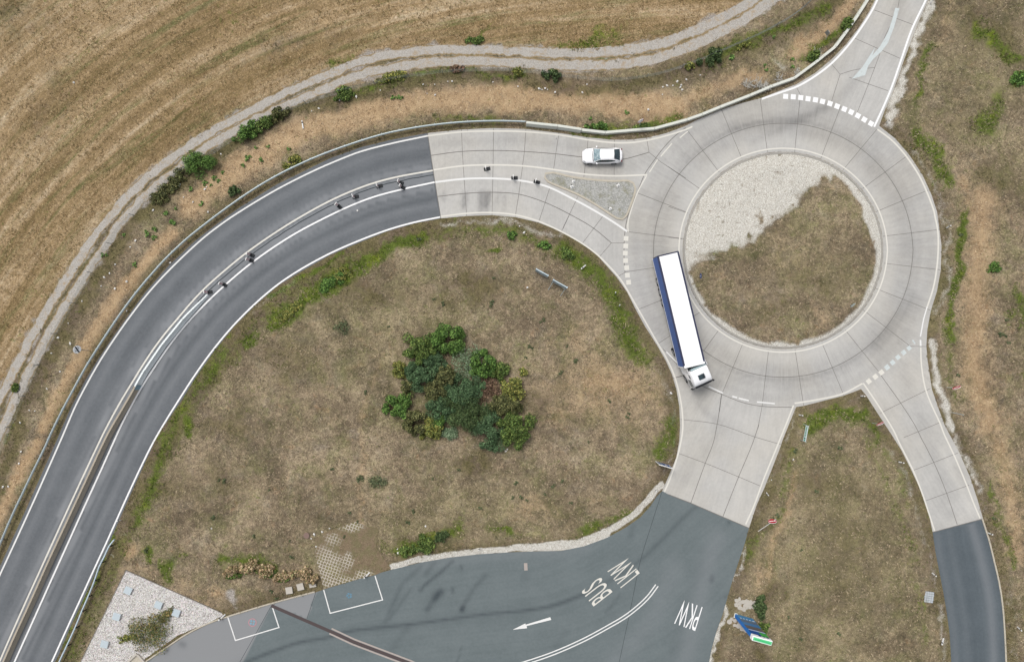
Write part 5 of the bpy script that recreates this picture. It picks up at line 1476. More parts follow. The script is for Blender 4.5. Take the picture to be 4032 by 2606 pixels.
FG = 'shrubs along the wire fence'
for a in [
    ('A', 'big feathery dark green bush growing over the edge of the gravel track', 1345, 1095, 105, 92, 2.4, 'bright', 0, dict(n=4500, leaf=0.14, aspect=0.22, sparse=1.15)),
    ('A', 'bright green bush at the lower end of the hedge by the track', 1655, 890, 100, 52, 1.4, 'bright', 35, dict(n=2600)),
    ('A', 'middle dark green bush of the hedge by the track', 1770, 825, 100, 45, 1.3, 'mid', 35, dict(n=2400)),
    ('A', 'upper dark olive bush of the hedge by the track', 1865, 770, 80, 42, 1.2, 'olive', 30, dict(n=1800)),
    ('A', 'dull olive bush just below the big feathery bush', 1195, 1195, 95, 48, 0.9, 'olive', 45, dict(n=1500)),
    ('A', 'dark olive bush lower down the fence below the feathery bush', 1095, 1300, 110, 50, 1.1, 'olive', 45, dict(n=2200)),
    ('A', 'low grey green bush on the bank beside the guardrail', 1572, 1285, 42, 36, 0.7, 'dark', 30, dict(n=900)),
    ('A', 'low yellowish bush leaning on the guardrail', 1960, 1085, 75, 36, 0.7, 'yellow', 30, dict(n=1300)),
    ('B', 'green bush with litter around it at the start of the upper fence', 95, 635, 70, 46, 1.0, 'mid', 15, dict(n=1900)),
    ('B', 'thin yellow green bush in the middle of the upper fence', 1257, 482, 36, 30, 1.2, 'yellow', 0, dict(n=900)),
    ('B', 'dark green bush under the upper fence right of the yellow green one', 1490, 508, 70, 34, 1.2, 'dark', -5, dict(n=1700)),
    ('B', 'low brown bush under the upper fence', 850, 462, 55, 22, 0.8, 'dead', 0, dict(n=700)),
    ('B', 'low green hedge strip at the left part of the upper fence', 410, 520, 110, 24, 0.8, 'yellow', 12, dict(n=1600)),
    ('C', 'dark green bush under the fence left of the stony patch', 285, 390, 90, 48, 1.2, 'dark', 25, dict(n=2400)),
    ('C', 'small yellow green bush at the left end of the dark fence bush', 140, 445, 38, 24, 0.9, 'yellow', 10, dict(n=900)),
    ('C', 'yellow flowering strip under the fence on the right', 500, 312, 55, 16, 0.6, 'yellow', 25, dict(n=900)),
    ('C', 'green bush behind the concrete barrier below the sign with the grey back', 1195, 165, 56, 34, 0.9, 'mid', 50, dict(n=1600)),
    ('C', 'green bush behind the barrier beside the twiggy grey plant', 965, 385, 60, 28, 0.9, 'mid', 40, dict(n=1500)),
    ('D', 'low green tuft in the grassy middle of the gravel track', 103, 1150, 18, 38, 0.5, 'mid', -15, dict(n=600)),
    ('G', 'sprawling green shrub creeping over the white gravel bed', 1005, 1345, 125, 110, 0.9, 'creeper', 0, dict(n=3600, sparse=1.7, leaf=0.09)),
    ('G', 'green arm of creeping shrub pointing at the grey box', 1110, 1220, 70, 34, 0.6, 'creeper', 40, dict(n=900, sparse=1.5, leaf=0.09)),
    ('G', 'thin tendril of creeping shrub on the left of the gravel bed', 850, 1370, 75, 20, 0.3, 'yellow', 15, dict(n=500, sparse=1.3)),
    ('I', 'dark olive bush behind the tall blue price totem', 620, 1160, 40, 88, 1.2, 'dark', -10, dict(n=1900)),
    ('I', 'small yellow green bush touching the tall blue price totem', 645, 1295, 34, 40, 1.1, 'mid', 0, dict(n=900)),
    ('H', 'dense low green bush on the bank above the white gravel edge', 645, 745, 75, 58, 0.8, 'mid', 10, dict(n=2400)),
    ('H', 'low dark bush left of the dense one on the bank', 520, 790, 60, 40, 0.7, 'mid', 20, dict(n=1400)),
    ('H', 'small dark green bush right of the dense one on the bank', 745, 690, 60, 36, 0.7, 'dark', 10, dict(n=1200)),
    ('H', 'grey green shrub patch in the lower meadow', 310, 325, 70, 36, 0.45, 'herb', 5, dict(n=900, sparse=1.5, leaf=0.08)),
    ('H', 'round grey green herb left of the shrub patch in the lower meadow', 205, 302, 28, 28, 0.4, 'herb', 0, dict(n=320, sparse=1.3, leaf=0.08)),
    ('C', 'bright green plant at the right edge beside the dry slope', 2345, 525, 55, 48, 0.7, 'bright', 20, dict(n=1300, sparse=1.2)),
    ('F', 'bright green plant alone on the dry right slope', 2178, 345, 45, 36, 0.6, 'bright', 0, dict(n=800)),
    ('E', 'yellow green herb mat along the inner verge of the asphalt road', 80, 400, 85, 40, 0.5, 'yellow', 25, dict(n=2200)),
    ('D', 'bright yellow green herb mat beside the inner verge', 1950, 640, 95, 34, 0.45, 'yellow', 38, dict(n=2200)),
    ('D', 'dark green herb mat upper end of the inner verge', 2230, 445, 120, 34, 0.5, 'bright', 32, dict(n=2400)),
    ('E', 'fresh green tuft under the upper edge of the meadow', 1215, 130, 34, 32, 0.6, 'bright', 0, dict(n=700)),
    ('E', 'pair of green plants near the upper right of the meadow', 1435, 198, 55, 22, 0.6, 'bright', -10, dict(n=700)),
    ('E', 'green strip plant along the right verge of the meadow', 1590, 260, 60, 36, 0.5, 'mid', -35, dict(n=1100)),
    ('E', 'dark grey green bush far left in the meadow', 80, 750, 52, 46, 0.5, 'herb', 0, dict(n=600, sparse=1.6, leaf=0.08)),
    ('B', 'low green clump at the field edge above the gravel track', 985, 272, 88, 20, 0.4, 'mid', 0, dict(n=900)),
    ('B', 'green hedge strip behind the slim barrier near the bend', 1790, 848, 78, 20, 0.6, 'bright', 0, dict(n=1300)),
    ('B', 'green tufts behind the slim barrier by the red rimmed speed sign', 2090, 850, 70, 16, 0.6, 'mid', 8, dict(n=900))]:
    t, lab, x, y, rx, ry, h, pal, ang, kw = a
    ts(t, lab, x, y, rx, ry, h, pal, ang, group=FG if t in 'ABC' else None, **kw)
# withered ochre umbels near the paving slabs
for i, (x, y, rx, ry) in enumerate([(1560, 925, 70, 34), (1680, 890, 75, 44), (1790, 915, 70, 42), (1890, 950, 55, 32), (2010, 940, 80, 36), (2080, 975, 55, 30)]):
    ts('G', ['left end of the ochre withered hedge below the meadow', 'broad ochre withered clump with green leaves below the meadow', 'tallest ochre withered clump next to the broad one', 'thin ochre withered clump in the hedge gap', 'ochre withered clump above the stepping slabs', 'ochre withered clump at the corner of the grass paving'][i],
       x, y, rx, ry, 1.0, 'ochre', 10, n=900, leaf=0.12, aspect=0.8, sparse=1.1, group='ochre withered plants below the meadow')
    if i < 4:
        ts('G', ['green undergrowth at the left of the ochre hedge', 'green undergrowth in the middle of the ochre hedge', 'green undergrowth on the right of the ochre hedge', 'green undergrowth at the gap of the ochre hedge'][i], x + 10, y + 22, rx * 0.8, ry * 0.6, 0.7, 'mid', 10, n=700, sparse=1.1, group='undergrowth of the ochre hedge')


# small weeds: one clump, copied
def weed(pal, n, leaf, name, label, group):
    r = shrub(label, 0, 0, 0.3, 0.26, 0.22, pal, n=n, leaf=leaf, lumps=6, name=name, cat='weed', group=group)
    for c in list(r.children):
        if c.name.startswith('stem'): bpy.data.objects.remove(c)
    r.children[0].name = 'leaves'
    return r


WG = 'small green weeds on the dry banks'
wl1 = 'small bright green weed clump on the dry straw coloured bank'
w0 = weed('fresh', 120, 0.08, 'weed_clump', wl1, WG)
used = False
for t, pts in (('A', [(1665, 1070), (1640, 1112), (1680, 1050), (1750, 1075), (1800, 990), (1715, 995), (1935, 1005), (1440, 1190), (1470, 1210), (1420, 1240), (1380, 1225), (1350, 1380), (1365, 1365), (1180, 1400), (1130, 1430), (1115, 1440), (1160, 1480), (1180, 1500), (1290, 1275), (1495, 1155)]),
               ('D', [(1000, 130), (990, 110), (1050, 90), (1040, 140), (1170, 50), (1150, 40), (690, 265), (710, 262), (830, 125), (905, 325)]), ('B', [(445, 655), (465, 660), (420, 662), (1980, 760), (1745, 800)]), ('C', [(830, 450), (650, 480), (640, 440), (830, 400), (700, 250), (430, 390), (420, 400)])):
    for p in T(t, *pts):
        x, y = W2(p, 0.1); s = RNG.uniform(0.75, 1.35)
        o = w0 if not used else dup(w0, (0, 0, 0), 0)
        used = True
        o.location = (x, y, ground_z(x, y)); o.rotation_euler = (0, 0, RNG.uniform(0, 6.3)); o.scale = (s, s, s)
wl2 = 'small dark green weed clump in the brown meadow grass'
w1 = weed('herb', 110, 0.08, 'weed_clump', wl2, 'small dark weeds in the brown meadow')
used = False
for t, pts in (('G', [(1425, 560), (1430, 570), (1705, 690), (988, 775), (988, 795), (2225, 235), (2310, 690), (1860, 1105), (1820, 1050), (1475, 310), (1500, 320), (1960, 830), (1940, 720), (1800, 380)]),
               ('E', [(1430, 700), (1415, 710), (1590, 870), (1640, 975), (1650, 970), (1550, 1050), (1335, 870), (1350, 880), (1075, 600), (235, 1185), (1870, 1235), (1080, 575), (1310, 945), (760, 585), (390, 740), (600, 160), (2000, 1320), (1990, 1350), (1100, 420), (700, 560)]),
               ('F', [(2215, 790), (2225, 795), (2275, 852), (2250, 800), (2260, 700), (1960, 130), (1940, 1070)]), ('I', [(725, 550), (700, 560), (850, 110), (845, 130), (990, 390), (885, 780), (1140, 1345), (885, 1370), (800, 1230), (2180, 570), (1150, 100)]),
               ('H', [(1240, 330), (1320, 450), (1280, 430), (1500, 350), (1550, 320), (1440, 410), (1010, 500), (560, 515), (180, 595), (130, 525), (520, 590), (1220, 430), (1610, 460), (1730, 60), (690, 300), (860, 240)])):
    for p in T(t, *pts):
        x, y = W2(p, 0.1); s = RNG.uniform(0.7, 1.3)
        o = w1 if not used else dup(w1, (0, 0, 0), 0)
        used = True
        o.location = (x, y, ground_z(x, y)); o.rotation_euler = (0, 0, RNG.uniform(0, 6.3)); o.scale = (s, s, s)

# bleached skeleton plants by the barrier
for i, (x, y, rr) in enumerate([(525, 575, 0.9), (590, 580, 1.0), (640, 590, 0.8), (740, 530, 0.7), (985, 370, 0.8), (860, 490, 0.4), (660, 600, 0.5)]):
    c = at(T('C', (x, y))[0], 0.2); c.z = 0
    mb = MB()
    for k in range(16):
        a = RNG.uniform(0, 6.28); l = rr * RNG.uniform(0.5, 1.1); hh = RNG.uniform(0.25, 0.9) * rr
        tip = Vector((math.cos(a) * l, math.sin(a) * l + 0.2, hh))
        mb.tube([(0, 0, 0), tuple(tip * 0.55 + Vector((0, 0, 0.1))), tuple(tip)], 0.035, 4, r1=0.012)
        for q in range(4):
            b = tip * RNG.uniform(0.4, 1.0); e = b + Vector((RNG.normal(0, 0.18), RNG.normal(0, 0.18), 0.1))
            mb.tube([tuple(b), tuple(e)], 0.022, 3, r1=0.01)
    o = mb.build('dead_plant', M['twig'], None); o.location = c
    tag(o, ['leftmost bleached dead plant behind the slim barrier', 'tall bleached dead plant behind the slim barrier, second from left', 'bleached dead plant hanging against the slim barrier', 'curled silvery dead plant below the stony patch', 'silvery dead plant in the green bush by the barrier', 'single bare dead stalk next to the bend of the barrier', 'small bleached dead plant poking over the barrier towards the road'][i], 'plant', 'bleached dead plants by the barrier')

# dry grass blades and green grass blades over the whole open ground
zone = dict(field=A_field, straw=A_straw, dark=A_dark, green=A_green, chalk=A_chalk, gravel=A_gravel)


def blades(name, label, n, kind_fn, hmin, hmax, lean):
    X = RNG.uniform(-66, 66, n); Y = RNG.uniform(-44, 44, n)
    i = np.clip(np.searchsorted(xs, X), 1, nx - 1); j = np.clip(np.searchsorted(ys, Y), 1, ny - 1)
    z = {k: a[j, i] for k, a in zone.items()}
    ok = ~road_mask[j, i] & ((d_road[j, i] > 0.15) | in_isl[j, i]) & (z['gravel'] < 0.35) & (z['chalk'] < 0.4) & ((d_isl[j, i] > 0.8) | ~in_isl[j, i])
    ok &= ~inside(X, Y, GB) & ~(inside(X, Y, PAV) & (RNG.random(n) < 0.3))
    col, keep = kind_fn(X, Y, z)
    ok &= keep
    X, Y, col = X[ok], Y[ok], col[ok]
    Z = GZ[j, i][ok]
    n = len(X)
    nb = 3
    a = RNG.uniform(0, 2 * math.pi, (n, nb)); ln = RNG.uniform(0.5, 1.0, (n, nb)) * lean; hh = RNG.uniform(hmin, hmax, (n, nb))
    V = np.zeros((n, nb, 3, 3))
    w = 0.035
    ox = RNG.normal(0, 0.06, (n, nb)); oy = RNG.normal(0, 0.06, (n, nb))
    V[..., 0, 0] = X[:, None] + ox - np.sin(a) * w; V[..., 0, 1] = Y[:, None] + oy + np.cos(a) * w
    V[..., 1, 0] = X[:, None] + ox + np.sin(a) * w; V[..., 1, 1] = Y[:, None] + oy - np.cos(a) * w
    V[..., 2, 0] = X[:, None] + ox + np.cos(a) * ln; V[..., 2, 1] = Y[:, None] + oy + np.sin(a) * ln
    V[..., 0, 2] = V[..., 1, 2] = Z[:, None]; V[..., 2, 2] = Z[:, None] + hh
    cc = np.repeat(col * RNG.uniform(0.75, 1.25, (n, 1)), nb * 3, 0)
    o = np_mesh(name, V.reshape(-1, 3), np.arange(n * nb * 3), np.arange(0, n * nb * 3, 3), M['leaf'], dict(tint=cc), kind='stuff')
    tag(o, label, 'grass')


def dry_kind(X, Y, z):
    n = len(X)
    c = np.empty((n, 3))
    base = np.array([L(*q)[:3] for q in [(150, 136, 114), (178, 162, 136), (122, 110, 92), (200, 182, 152), (136, 130, 100)]])
    fld = np.array([L(*q)[:3] for q in [(162, 136, 98), (192, 166, 124), (138, 116, 80), (210, 186, 146), (132, 122, 82)]])
    stw = np.array([L(*q)[:3] for q in [(192, 164, 130), (206, 180, 148), (174, 146, 112), (218, 196, 166), (182, 152, 120)]])
    drk = np.array([L(*q)[:3] for q in [(104, 98, 68), (128, 120, 86), (88, 84, 58), (158, 146, 112), (114, 110, 70)]])
    k = RNG.integers(0, 5, n)
    c[:] = base[k]
    m = z['field'] > 0.5; c[m] = fld[k][m]
    m = z['straw'] > 0.5; c[m] = stw[k][m]
    m = z['dark'] > 0.55; c[m] = drk[k][m]
    keep = vnoise(X, Y, 0.8, 21) * 0.6 + vnoise(X, Y, 2.5, 22) * 0.4 > RNG.uniform(0.2, 0.75, n)
    return c, keep


def green_kind(X, Y, z):
    n = len(X)
    cols = np.array([L(*q)[:3] for q in [(84, 106, 36), (104, 126, 46), (66, 86, 30), (132, 146, 58), (112, 116, 56)]])
    keep = z['green'] + 0.8 * (vnoise(X, Y, 0.9, 31) - 0.5) > RNG.uniform(0.35, 0.9, n)
    return cols[RNG.integers(0, 5, n)], keep


blades('dry_grass', 'withered dry grass covering the field, banks and meadow', 210000, dry_kind, 0.04, 0.2, 0.17)
blades('green_grass', 'fresh green grass growing along the verges', 200000, green_kind, 0.08, 0.3, 0.15)

# ------------------------------------------------------------------ articulated truck
def wheel(parent, x, y, r, w, name='wheel', tw=None):
    mb = MB(); mb.tube([(x, y - w / 2, r), (x, y - w / 2 + 0.04, r), (x, y + w / 2 - 0.04, r), (x, y + w / 2, r)], r, 24)
    o = mb.build(name, M['rubber'], parent)
    s = 1 if y > 0 else -1
    m2 = MB(); m2.tube([(x, y + s * (w / 2 - 0.02), r), (x, y + s * (w / 2 + 0.012), r)], r * 0.56, 18); m2.build('rim', M['rim'], o)
    return o


tc = at((2683, 1220), 4.0); hd = math.atan2(-0.972, 0.233)
truck = thing('articulated_truck', 'white articulated truck with a long white roofed trailer and blue side curtains entering the roundabout', 'truck', (tc.x, tc.y, 0), hd)
mb = MB(); mb.box((0, 0, 2.6), (13.5, 2.46, 2.7)); mb.build('trailer_box', M['navy'], truck)
mb = MB(); mb.box((0.0, 0, 3.985), (13.3, 2.18, 0.05), bev=0.02); mb.box((6.62, 0, 3.97), (0.3, 2.5, 0.1), bev=0.04); mb.build('trailer_roof', M['tarp_white'], truck)
for s in (1, -1):
    mb = MB()
    n = 40
    rows = []
    for i in range(n + 1):
        x = -6.7 + 13.3 * i / n
        wv = 0.012 * math.sin(i * 2.1)
        rows.append([(x, s * (1.255 + wv * 0.3), 1.15), (x, s * (1.27 + wv), 2.3), (x, s * (1.262 - wv * 0.4), 3.85)])
    mb.grid(rows, False); mb.build('side_curtain', M['blue_tarp'], truck)
    mb = MB(); mb.box((0, s * 1.2, 3.93), (13.55, 0.2, 0.1)); mb.build('roof_rail', M['navy'], truck)
    mb = MB(); mb.box((0, s * 1.25, 1.1), (13.5, 0.06, 0.12)); mb.build('side_rail', M['white_matt'], truck)
    mb = MB(); mb.box((6.68, s * 1.2, 2.6), (0.16, 0.16, 2.72), bev=0.03); mb.build('corner_post', M['white'], truck)
mb = MB()
for s in (1, -1): mb.box((-6.78, s * 0.62, 2.58), (0.05, 1.2, 2.6))
mb.box((-6.76, 0, 3.95), (0.1, 2.5, 0.1)); mb.build('rear_door', M['navy'], truck)
mb = MB()
for s in (1, -1):
    mb.box((-0.6, s * 0.5, 1.0), (12.0, 0.16, 0.4)); mb.box((0.9, s * 1.15, 0.75), (2.6, 0.05, 0.7))
mb.box((-6.6, 0, 0.6), (0.14, 2.4, 0.2)); mb.build('trailer_chassis', M['chassis'], truck)
for s in (1, -1):
    mb = MB(); mb.box((-6.70, s * 0.95, 0.72), (0.05, 0.4, 0.14)); mb.build('tail_light', M['lamp_red'], truck)
for x in (-3.9, -2.6, -1.3):
    for s in (1, -1): wheel(truck, x, s * 1.06, 0.52, 0.38)
# tractor: turned 11 degrees against the trailer about the king pin
Rt = Matrix.Rotation(R(11), 3, 'Z'); kp = Vector((5.2, 0, 0))
tr_ = bpy.data.objects.new('tractor_unit', bpy.data.meshes.new('tractor_unit'))
mb = MB()
mb.box((0.9, 0, 0.85), (6.0, 0.9, 0.3)); mb.box((1.15, 0, 0.62), (0.8, 2.3, 0.5), bev=0.1); mb.box((0, 0, 1.08), (0.8, 0.9, 0.1))
tu = mb.build('tractor_unit', M['chassis'], truck)
tu.location = kp; tu.rotation_euler = (0, 0, R(11))
cab = MB()
prof = [(4.28, 0.55), (4.34, 1.3), (4.22, 1.9), (4.02, 2.9), (3.85, 3.35), (3.4, 3.62), (2.6, 3.78), (2.02, 3.84), (2.0, 1.1), (2.0, 0.9), (2.35, 0.85), (2.35, 0.5)]
hw = [1.16, 1.22, 1.24, 1.2, 1.13, 1.1, 1.08, 1.06, 1.24, 1.24, 1.24, 1.2]
rows = []
for k_ in (-1, -0.94, -0.8, 0, 0.8, 0.94, 1):
    f = 1.0 if abs(k_) < 0.9 else (0.985 if abs(k_) < 0.97 else 0.955)
    rows.append([(3.1 + (x - 3.1) * f, hw[i] * k_, 2.2 + (z - 2.2) * f) for i, (x, z) in enumerate(prof)])
cab.grid(rows, True, caps=True)
co = cab.build('cab', M['white'], tu, True)
mb = MB(); mb.face([(4.23, -1.08, 1.95), (4.23, 1.08, 1.95), (4.05, 1.06, 2.86), (4.05, -1.06, 2.86)]); mb.build('windscreen', M['glass'], tu)
mb = MB(); mb.box((4.10, 0, 2.98), (0.24, 2.1, 0.06), Matrix.Rotation(R(12), 3, 'Y'), bev=0.02); mb.build('sun_visor', M['black'], tu)
mb = MB(); mb.box((3.05, -0.02, 3.74), (0.62, 0.80, 0.06), Matrix.Rotation(R(10), 3, 'Y'), bev=0.025); mb.build('roof_hatch', M['glass'], tu)
for s in (1, -1):
    mb = MB(); mb.face([(3.95, s * 1.252, 1.75), (3.05, s * 1.252, 1.75), (3.05, s * 1.20, 2.75), (3.80, s * 1.20, 2.75)]); mb.build('side_window', M['glass'], tu)
    mb = MB(); mb.box((2.62, s * 1.17, 2.9), (0.45, 0.05, 0.5), bev=0.02); mb.build('sleeper_window', M['glass'], tu)
    mb = MB(); mb.box((4.18, s * 1.36, 2.35), (0.14, 0.2, 0.7), bev=0.05); mb.box((4.22, s * 1.27, 2.75), (0.06, 0.26, 0.05)); mb.build('mirror', M['black'], tu)
    mb = MB(); mb.box((1.62, s * 1.19, 2.25), (0.85, 0.05, 2.7), Matrix.Rotation(R(s * 4), 3, 'Z'), bev=0.02); mb.build('side_deflector', M['white'], tu)
    mb = MB(); mb.box((1.9, s * 1.12, 0.75), (1.0, 0.3, 0.6), bev=0.06); mb.build('side_fairing', M['white'], tu)
    mb = MB(); mb.box((4.31, s * 0.88, 0.85), (0.08, 0.42, 0.2), bev=0.03); mb.build('headlight', M['rim'], tu)
    wheel(tu, 3.05, s * 1.08, 0.52, 0.34); wheel(tu, -0.55, s * 0.98, 0.52, 0.56)
mb = MB(); mb.box((1.88, 0.1, 2.9), (0.24, 1.9, 1.5), bev=0.05); mb.box((1.68, 0.15, 2.6), (0.18, 1.3, 1.0), bev=0.04); mb.build('rear_panel', simple('cab_rear_grey', (168, 190, 194), 0.5, 0.3), tu)
mb = MB(); mb.box((4.36, 0, 0.62), (0.1, 2.3, 0.3), bev=0.04); mb.build('bumper', M['white'], tu)
mb = MB(); mb.box((4.365, 0, 1.25), (0.04, 1.5, 0.5), bev=0.015); mb.build('grille', M['black'], tu)

# ------------------------------------------------------------------ car (front towards -x)
cc_ = at((2372, 613), 0.75)
car = thing('parked_car', 'white fastback car driving away from the roundabout beside the gravel island', 'car', (cc_.x, cc_.y, 0), R(0.5))
car.name = 'white_car'
ST = [(-2.42, 0.52, 0.62, 0.30), (-2.34, 0.70, 0.70, 0.24), (-2.15, 0.83, 0.76, 0.2), (-1.8, 0.90, 0.83, 0.2), (-1.3, 0.925, 0.90, 0.2), (-0.9, 0.93, 0.96, 0.2), (0.0, 0.935, 0.98, 0.2), (0.9, 0.94, 1.0, 0.2), (1.5, 0.93, 1.02, 0.2), (1.95, 0.89, 1.02, 0.24), (2.22, 0.80, 0.98, 0.3), (2.36, 0.66, 0.9, 0.36), (2.42, 0.5, 0.8, 0.42)]
rows = []
for x, w_, zt, zb in ST:
    rows.append([(x, -w_ * 0.86, zb), (x, -w_ * 0.98, zb + 0.12), (x, -w_, 0.55), (x, -w_ * 0.97, zt - 0.14), (x, -w_ * 0.84, zt - 0.02), (x, -w_ * 0.45, zt + 0.04), (x, 0, zt + 0.05), (x, w_ * 0.45, zt + 0.04), (x, w_ * 0.84, zt - 0.02), (x, w_ * 0.97, zt - 0.14), (x, w_, 0.55), (x, w_ * 0.98, zb + 0.12), (x, w_ * 0.86, zb)])
mb = MB(); mb.grid(rows, True, caps=True); body = mb.build('body', M['white'], car, True)
# greenhouse: base outline to roof outline
def gh(x, t):
    """half width of the cabin at station x and height fraction t"""
    return (0.86 - 0.03 * max(0, x - 0.8)) * (1 - t) + (0.62 - 0.02 * abs(x)) * t
roofp = [(-1.12, 0.0), (-0.72, 0.55), (-0.34, 0.93), (0.0, 1.0), (0.5, 1.02), (1.0, 0.98), (1.4, 0.9), (1.85, 0.52), (2.2, 0.1), (2.25, 0.0)]
rows = []
for x, t in roofp:
    zb = 0.93; z = 0.93 + 0.48 * t
    wb, wt = gh(x, 0), gh(x, max(t, 0.0))
    if t < 0.9: wb = wb * (0.93 + 0.07 * t)
    rows.append([(x, -wb, zb), (x, -(wb * 0.55 + wt * 0.45), zb + (z - zb) * 0.5), (x, -wt, z - 0.02 * (t > 0.5)), (x, -wt * 0.5, z + 0.025 * t), (x, 0, z + 0.03 * t), (x, wt * 0.5, z + 0.025 * t), (x, wt, z - 0.02 * (t > 0.5)), (x, wb * 0.55 + wt * 0.45, zb + (z - zb) * 0.5), (x, wb, zb)])
mb = MB(); mb.grid(rows, False); mb.build('roof', M['white'], car, True)


def pane(name, pts, mat):
    mb = MB(); mb.grid(pts, False); return mb.build(name, mat, car, True)


ws = []
for x, t in ((-1.10, 0.05), (-0.72, 0.55), (-0.38, 0.9)):
    wt = gh(x, t); z = 0.93 + 0.48 * t
    f = 0.93 if t < 0.2 else 0.95
    ws.append([(x - 0.03 + (0.10 * abs(k_) ** 2), wt * f * k_, z + 0.035 + 0.02 * (1 - k_ * k_)) for k_ in (-1, -0.5, 0, 0.5, 1)])
pane('windscreen', ws, M['screen'])
wv = [[(x - 0.10 + 0.10 * abs(k_) ** 2, 0.80 * k_, 0.935 + dz + 0.045) for k_ in (-1, -0.5, 0, 0.5, 1)] for x, dz in ((-1.16, 0.0), (-1.08, 0.0))]
pane('wiper_panel', wv, M['black'])
rw = []
for x, t in ((1.36, 0.94), (1.6, 0.76), (1.85, 0.52), (2.1, 0.24)):
    wt = gh(x, t); z = 0.93 + 0.48 * t
    rw.append([(x - 0.04 * abs(k_), wt * 0.93 * k_, z + 0.04 + 0.015 * (1 - k_ * k_)) for k_ in (-1, -0.5, 0, 0.5, 1)])
pane('rear_window', rw, M['glass'])
for s in (1, -1):
    pts = []
    for x, t0, t1 in ((-0.85, 0.06, 0.26), (-0.4, 0.06, 0.78), (0.1, 0.08, 0.85), (0.6, 0.1, 0.85), (1.1, 0.16, 0.76), (1.5, 0.32, 0.52)):
        pts.append([(x, s * (gh(x, 0) * (1 - t) + gh(x, 1) * t + 0.025), 0.93 + 0.48 * t) for t in (t0, (t0 + t1) / 2, t1)])
    pane('side_window', pts, M['glass'])
    mb = MB(); mb.box((-0.72, s * 1.02, 0.98), (0.14, 0.22, 0.13), Matrix.Rotation(R(-s * 18), 3, 'Z'), bev=0.04); mb.build('mirror', M['white'], car)
    mb = MB(); mb.box((-2.16, s * 0.68, 0.69), (0.34, 0.2, 0.1), Matrix.Rotation(R(s * 28), 3, 'Z'), bev=0.03); mb.build('headlight', M['rim'], car)
    mb = MB(); mb.box((2.28, s * 0.68, 0.87), (0.2, 0.26, 0.1), Matrix.Rotation(R(-s * 35), 3, 'Z'), bev=0.03); mb.build('tail_light', M['lamp_red'], car)
    for x in (-1.5, 1.42): wheel(car, x, s * 0.84, 0.34, 0.23)

# ------------------------------------------------------------------ warning beacons on the median
def stripe_mat():
    t = NT('red_white_stripes', 0.5, 0.4)
    s = t.n.new('ShaderNodeSeparateXYZ'); t.put(s.inputs[0], t.obj())
    v = t.math('FRACT', t.math('MULTIPLY', t.math('ADD', s.outputs[1], s.outputs[2]), 2.6))
    return t.color(t.mix(t.math('GREATER_THAN', v, 0.62), L(250, 248, 250), L(196, 40, 60)))


M['stripe'] = stripe_mat()
BG = 'striped warning beacons on rubber feet along the median'
bea = thing('warning_beacon', 'x', 'beacon', (0, 0, 0), 0, BG)
mb = MB(); mb.box((0.12, 0, 0.06), (0.78, 0.40, 0.12), bev=0.03); mb.box((-0.05, 0, 0.14), (0.2, 0.2, 0.06)); mb.build('foot', M['rubber_grey'], bea)
mb = MB(); mb.box((-0.04, 0, 0.67), (0.06, 0.30, 1.0), bev=0.02); bl = mb.build('blade', M['stripe'], bea)
mb = MB()
for y in (-0.165, 0.165): mb.box((-0.04, y, 0.67), (0.085, 0.06, 1.06))
for z in (0.155, 1.185): mb.box((-0.04, 0, z), (0.085, 0.30, 0.06))
mb.build('blade_edge', M['white_matt'], bea)
BE = [((819, 1150), 4, 'striped beacon at the tapered tip of the pale median barrier'), ((878, 1118), -28, 'striped beacon next after the one at the barrier tip'), ((983, 1023), -24, 'lower beacon of the close pair in the middle of the curve'), ((986, 1002), -24, 'upper beacon of the close pair in the middle of the curve'),
      ((1331, 809), -42, 'beacon turned edge on with its white side showing on the asphalt median'), ((1396, 776), 12, 'striped beacon just right of the edge on beacon'), ((1490, 734), 14, 'striped beacon with a round looking foot on the asphalt median'), ((1573, 718), -20, 'upper beacon of the close pair near the asphalt end'), ((1580, 736), -22, 'lower beacon of the close pair near the asphalt end'),
      ((1914, 666), 12, 'leftmost of the three beacons on the pale concrete median'), ((2022, 701), 0, 'middle one of the three beacons on the pale concrete median'), ((2110, 716), -14, 'beacon on the pale concrete median nearest the gravel island')]
for i, (p, a, lab) in enumerate(BE):
    c = at(p, 0.1)
    o = bea if i == 0 else dup(bea, (0, 0, 0), 0)
    o.location = (c.x, c.y, 0.018); o.rotation_euler = (0, 0, R(a)); o['label'] = lab

# ------------------------------------------------------------------ signs
def post_mesh(mb, a, b, r=0.035):
    mb.tube([a, b], r, 10)


def frame_for(n, upv=(0, 0, 1)):
    n = Vector(n).normalized(); u = Vector(upv)
    r = u.cross(n)
    r.normalize(); u2 = n.cross(r)
    return r, u2, n


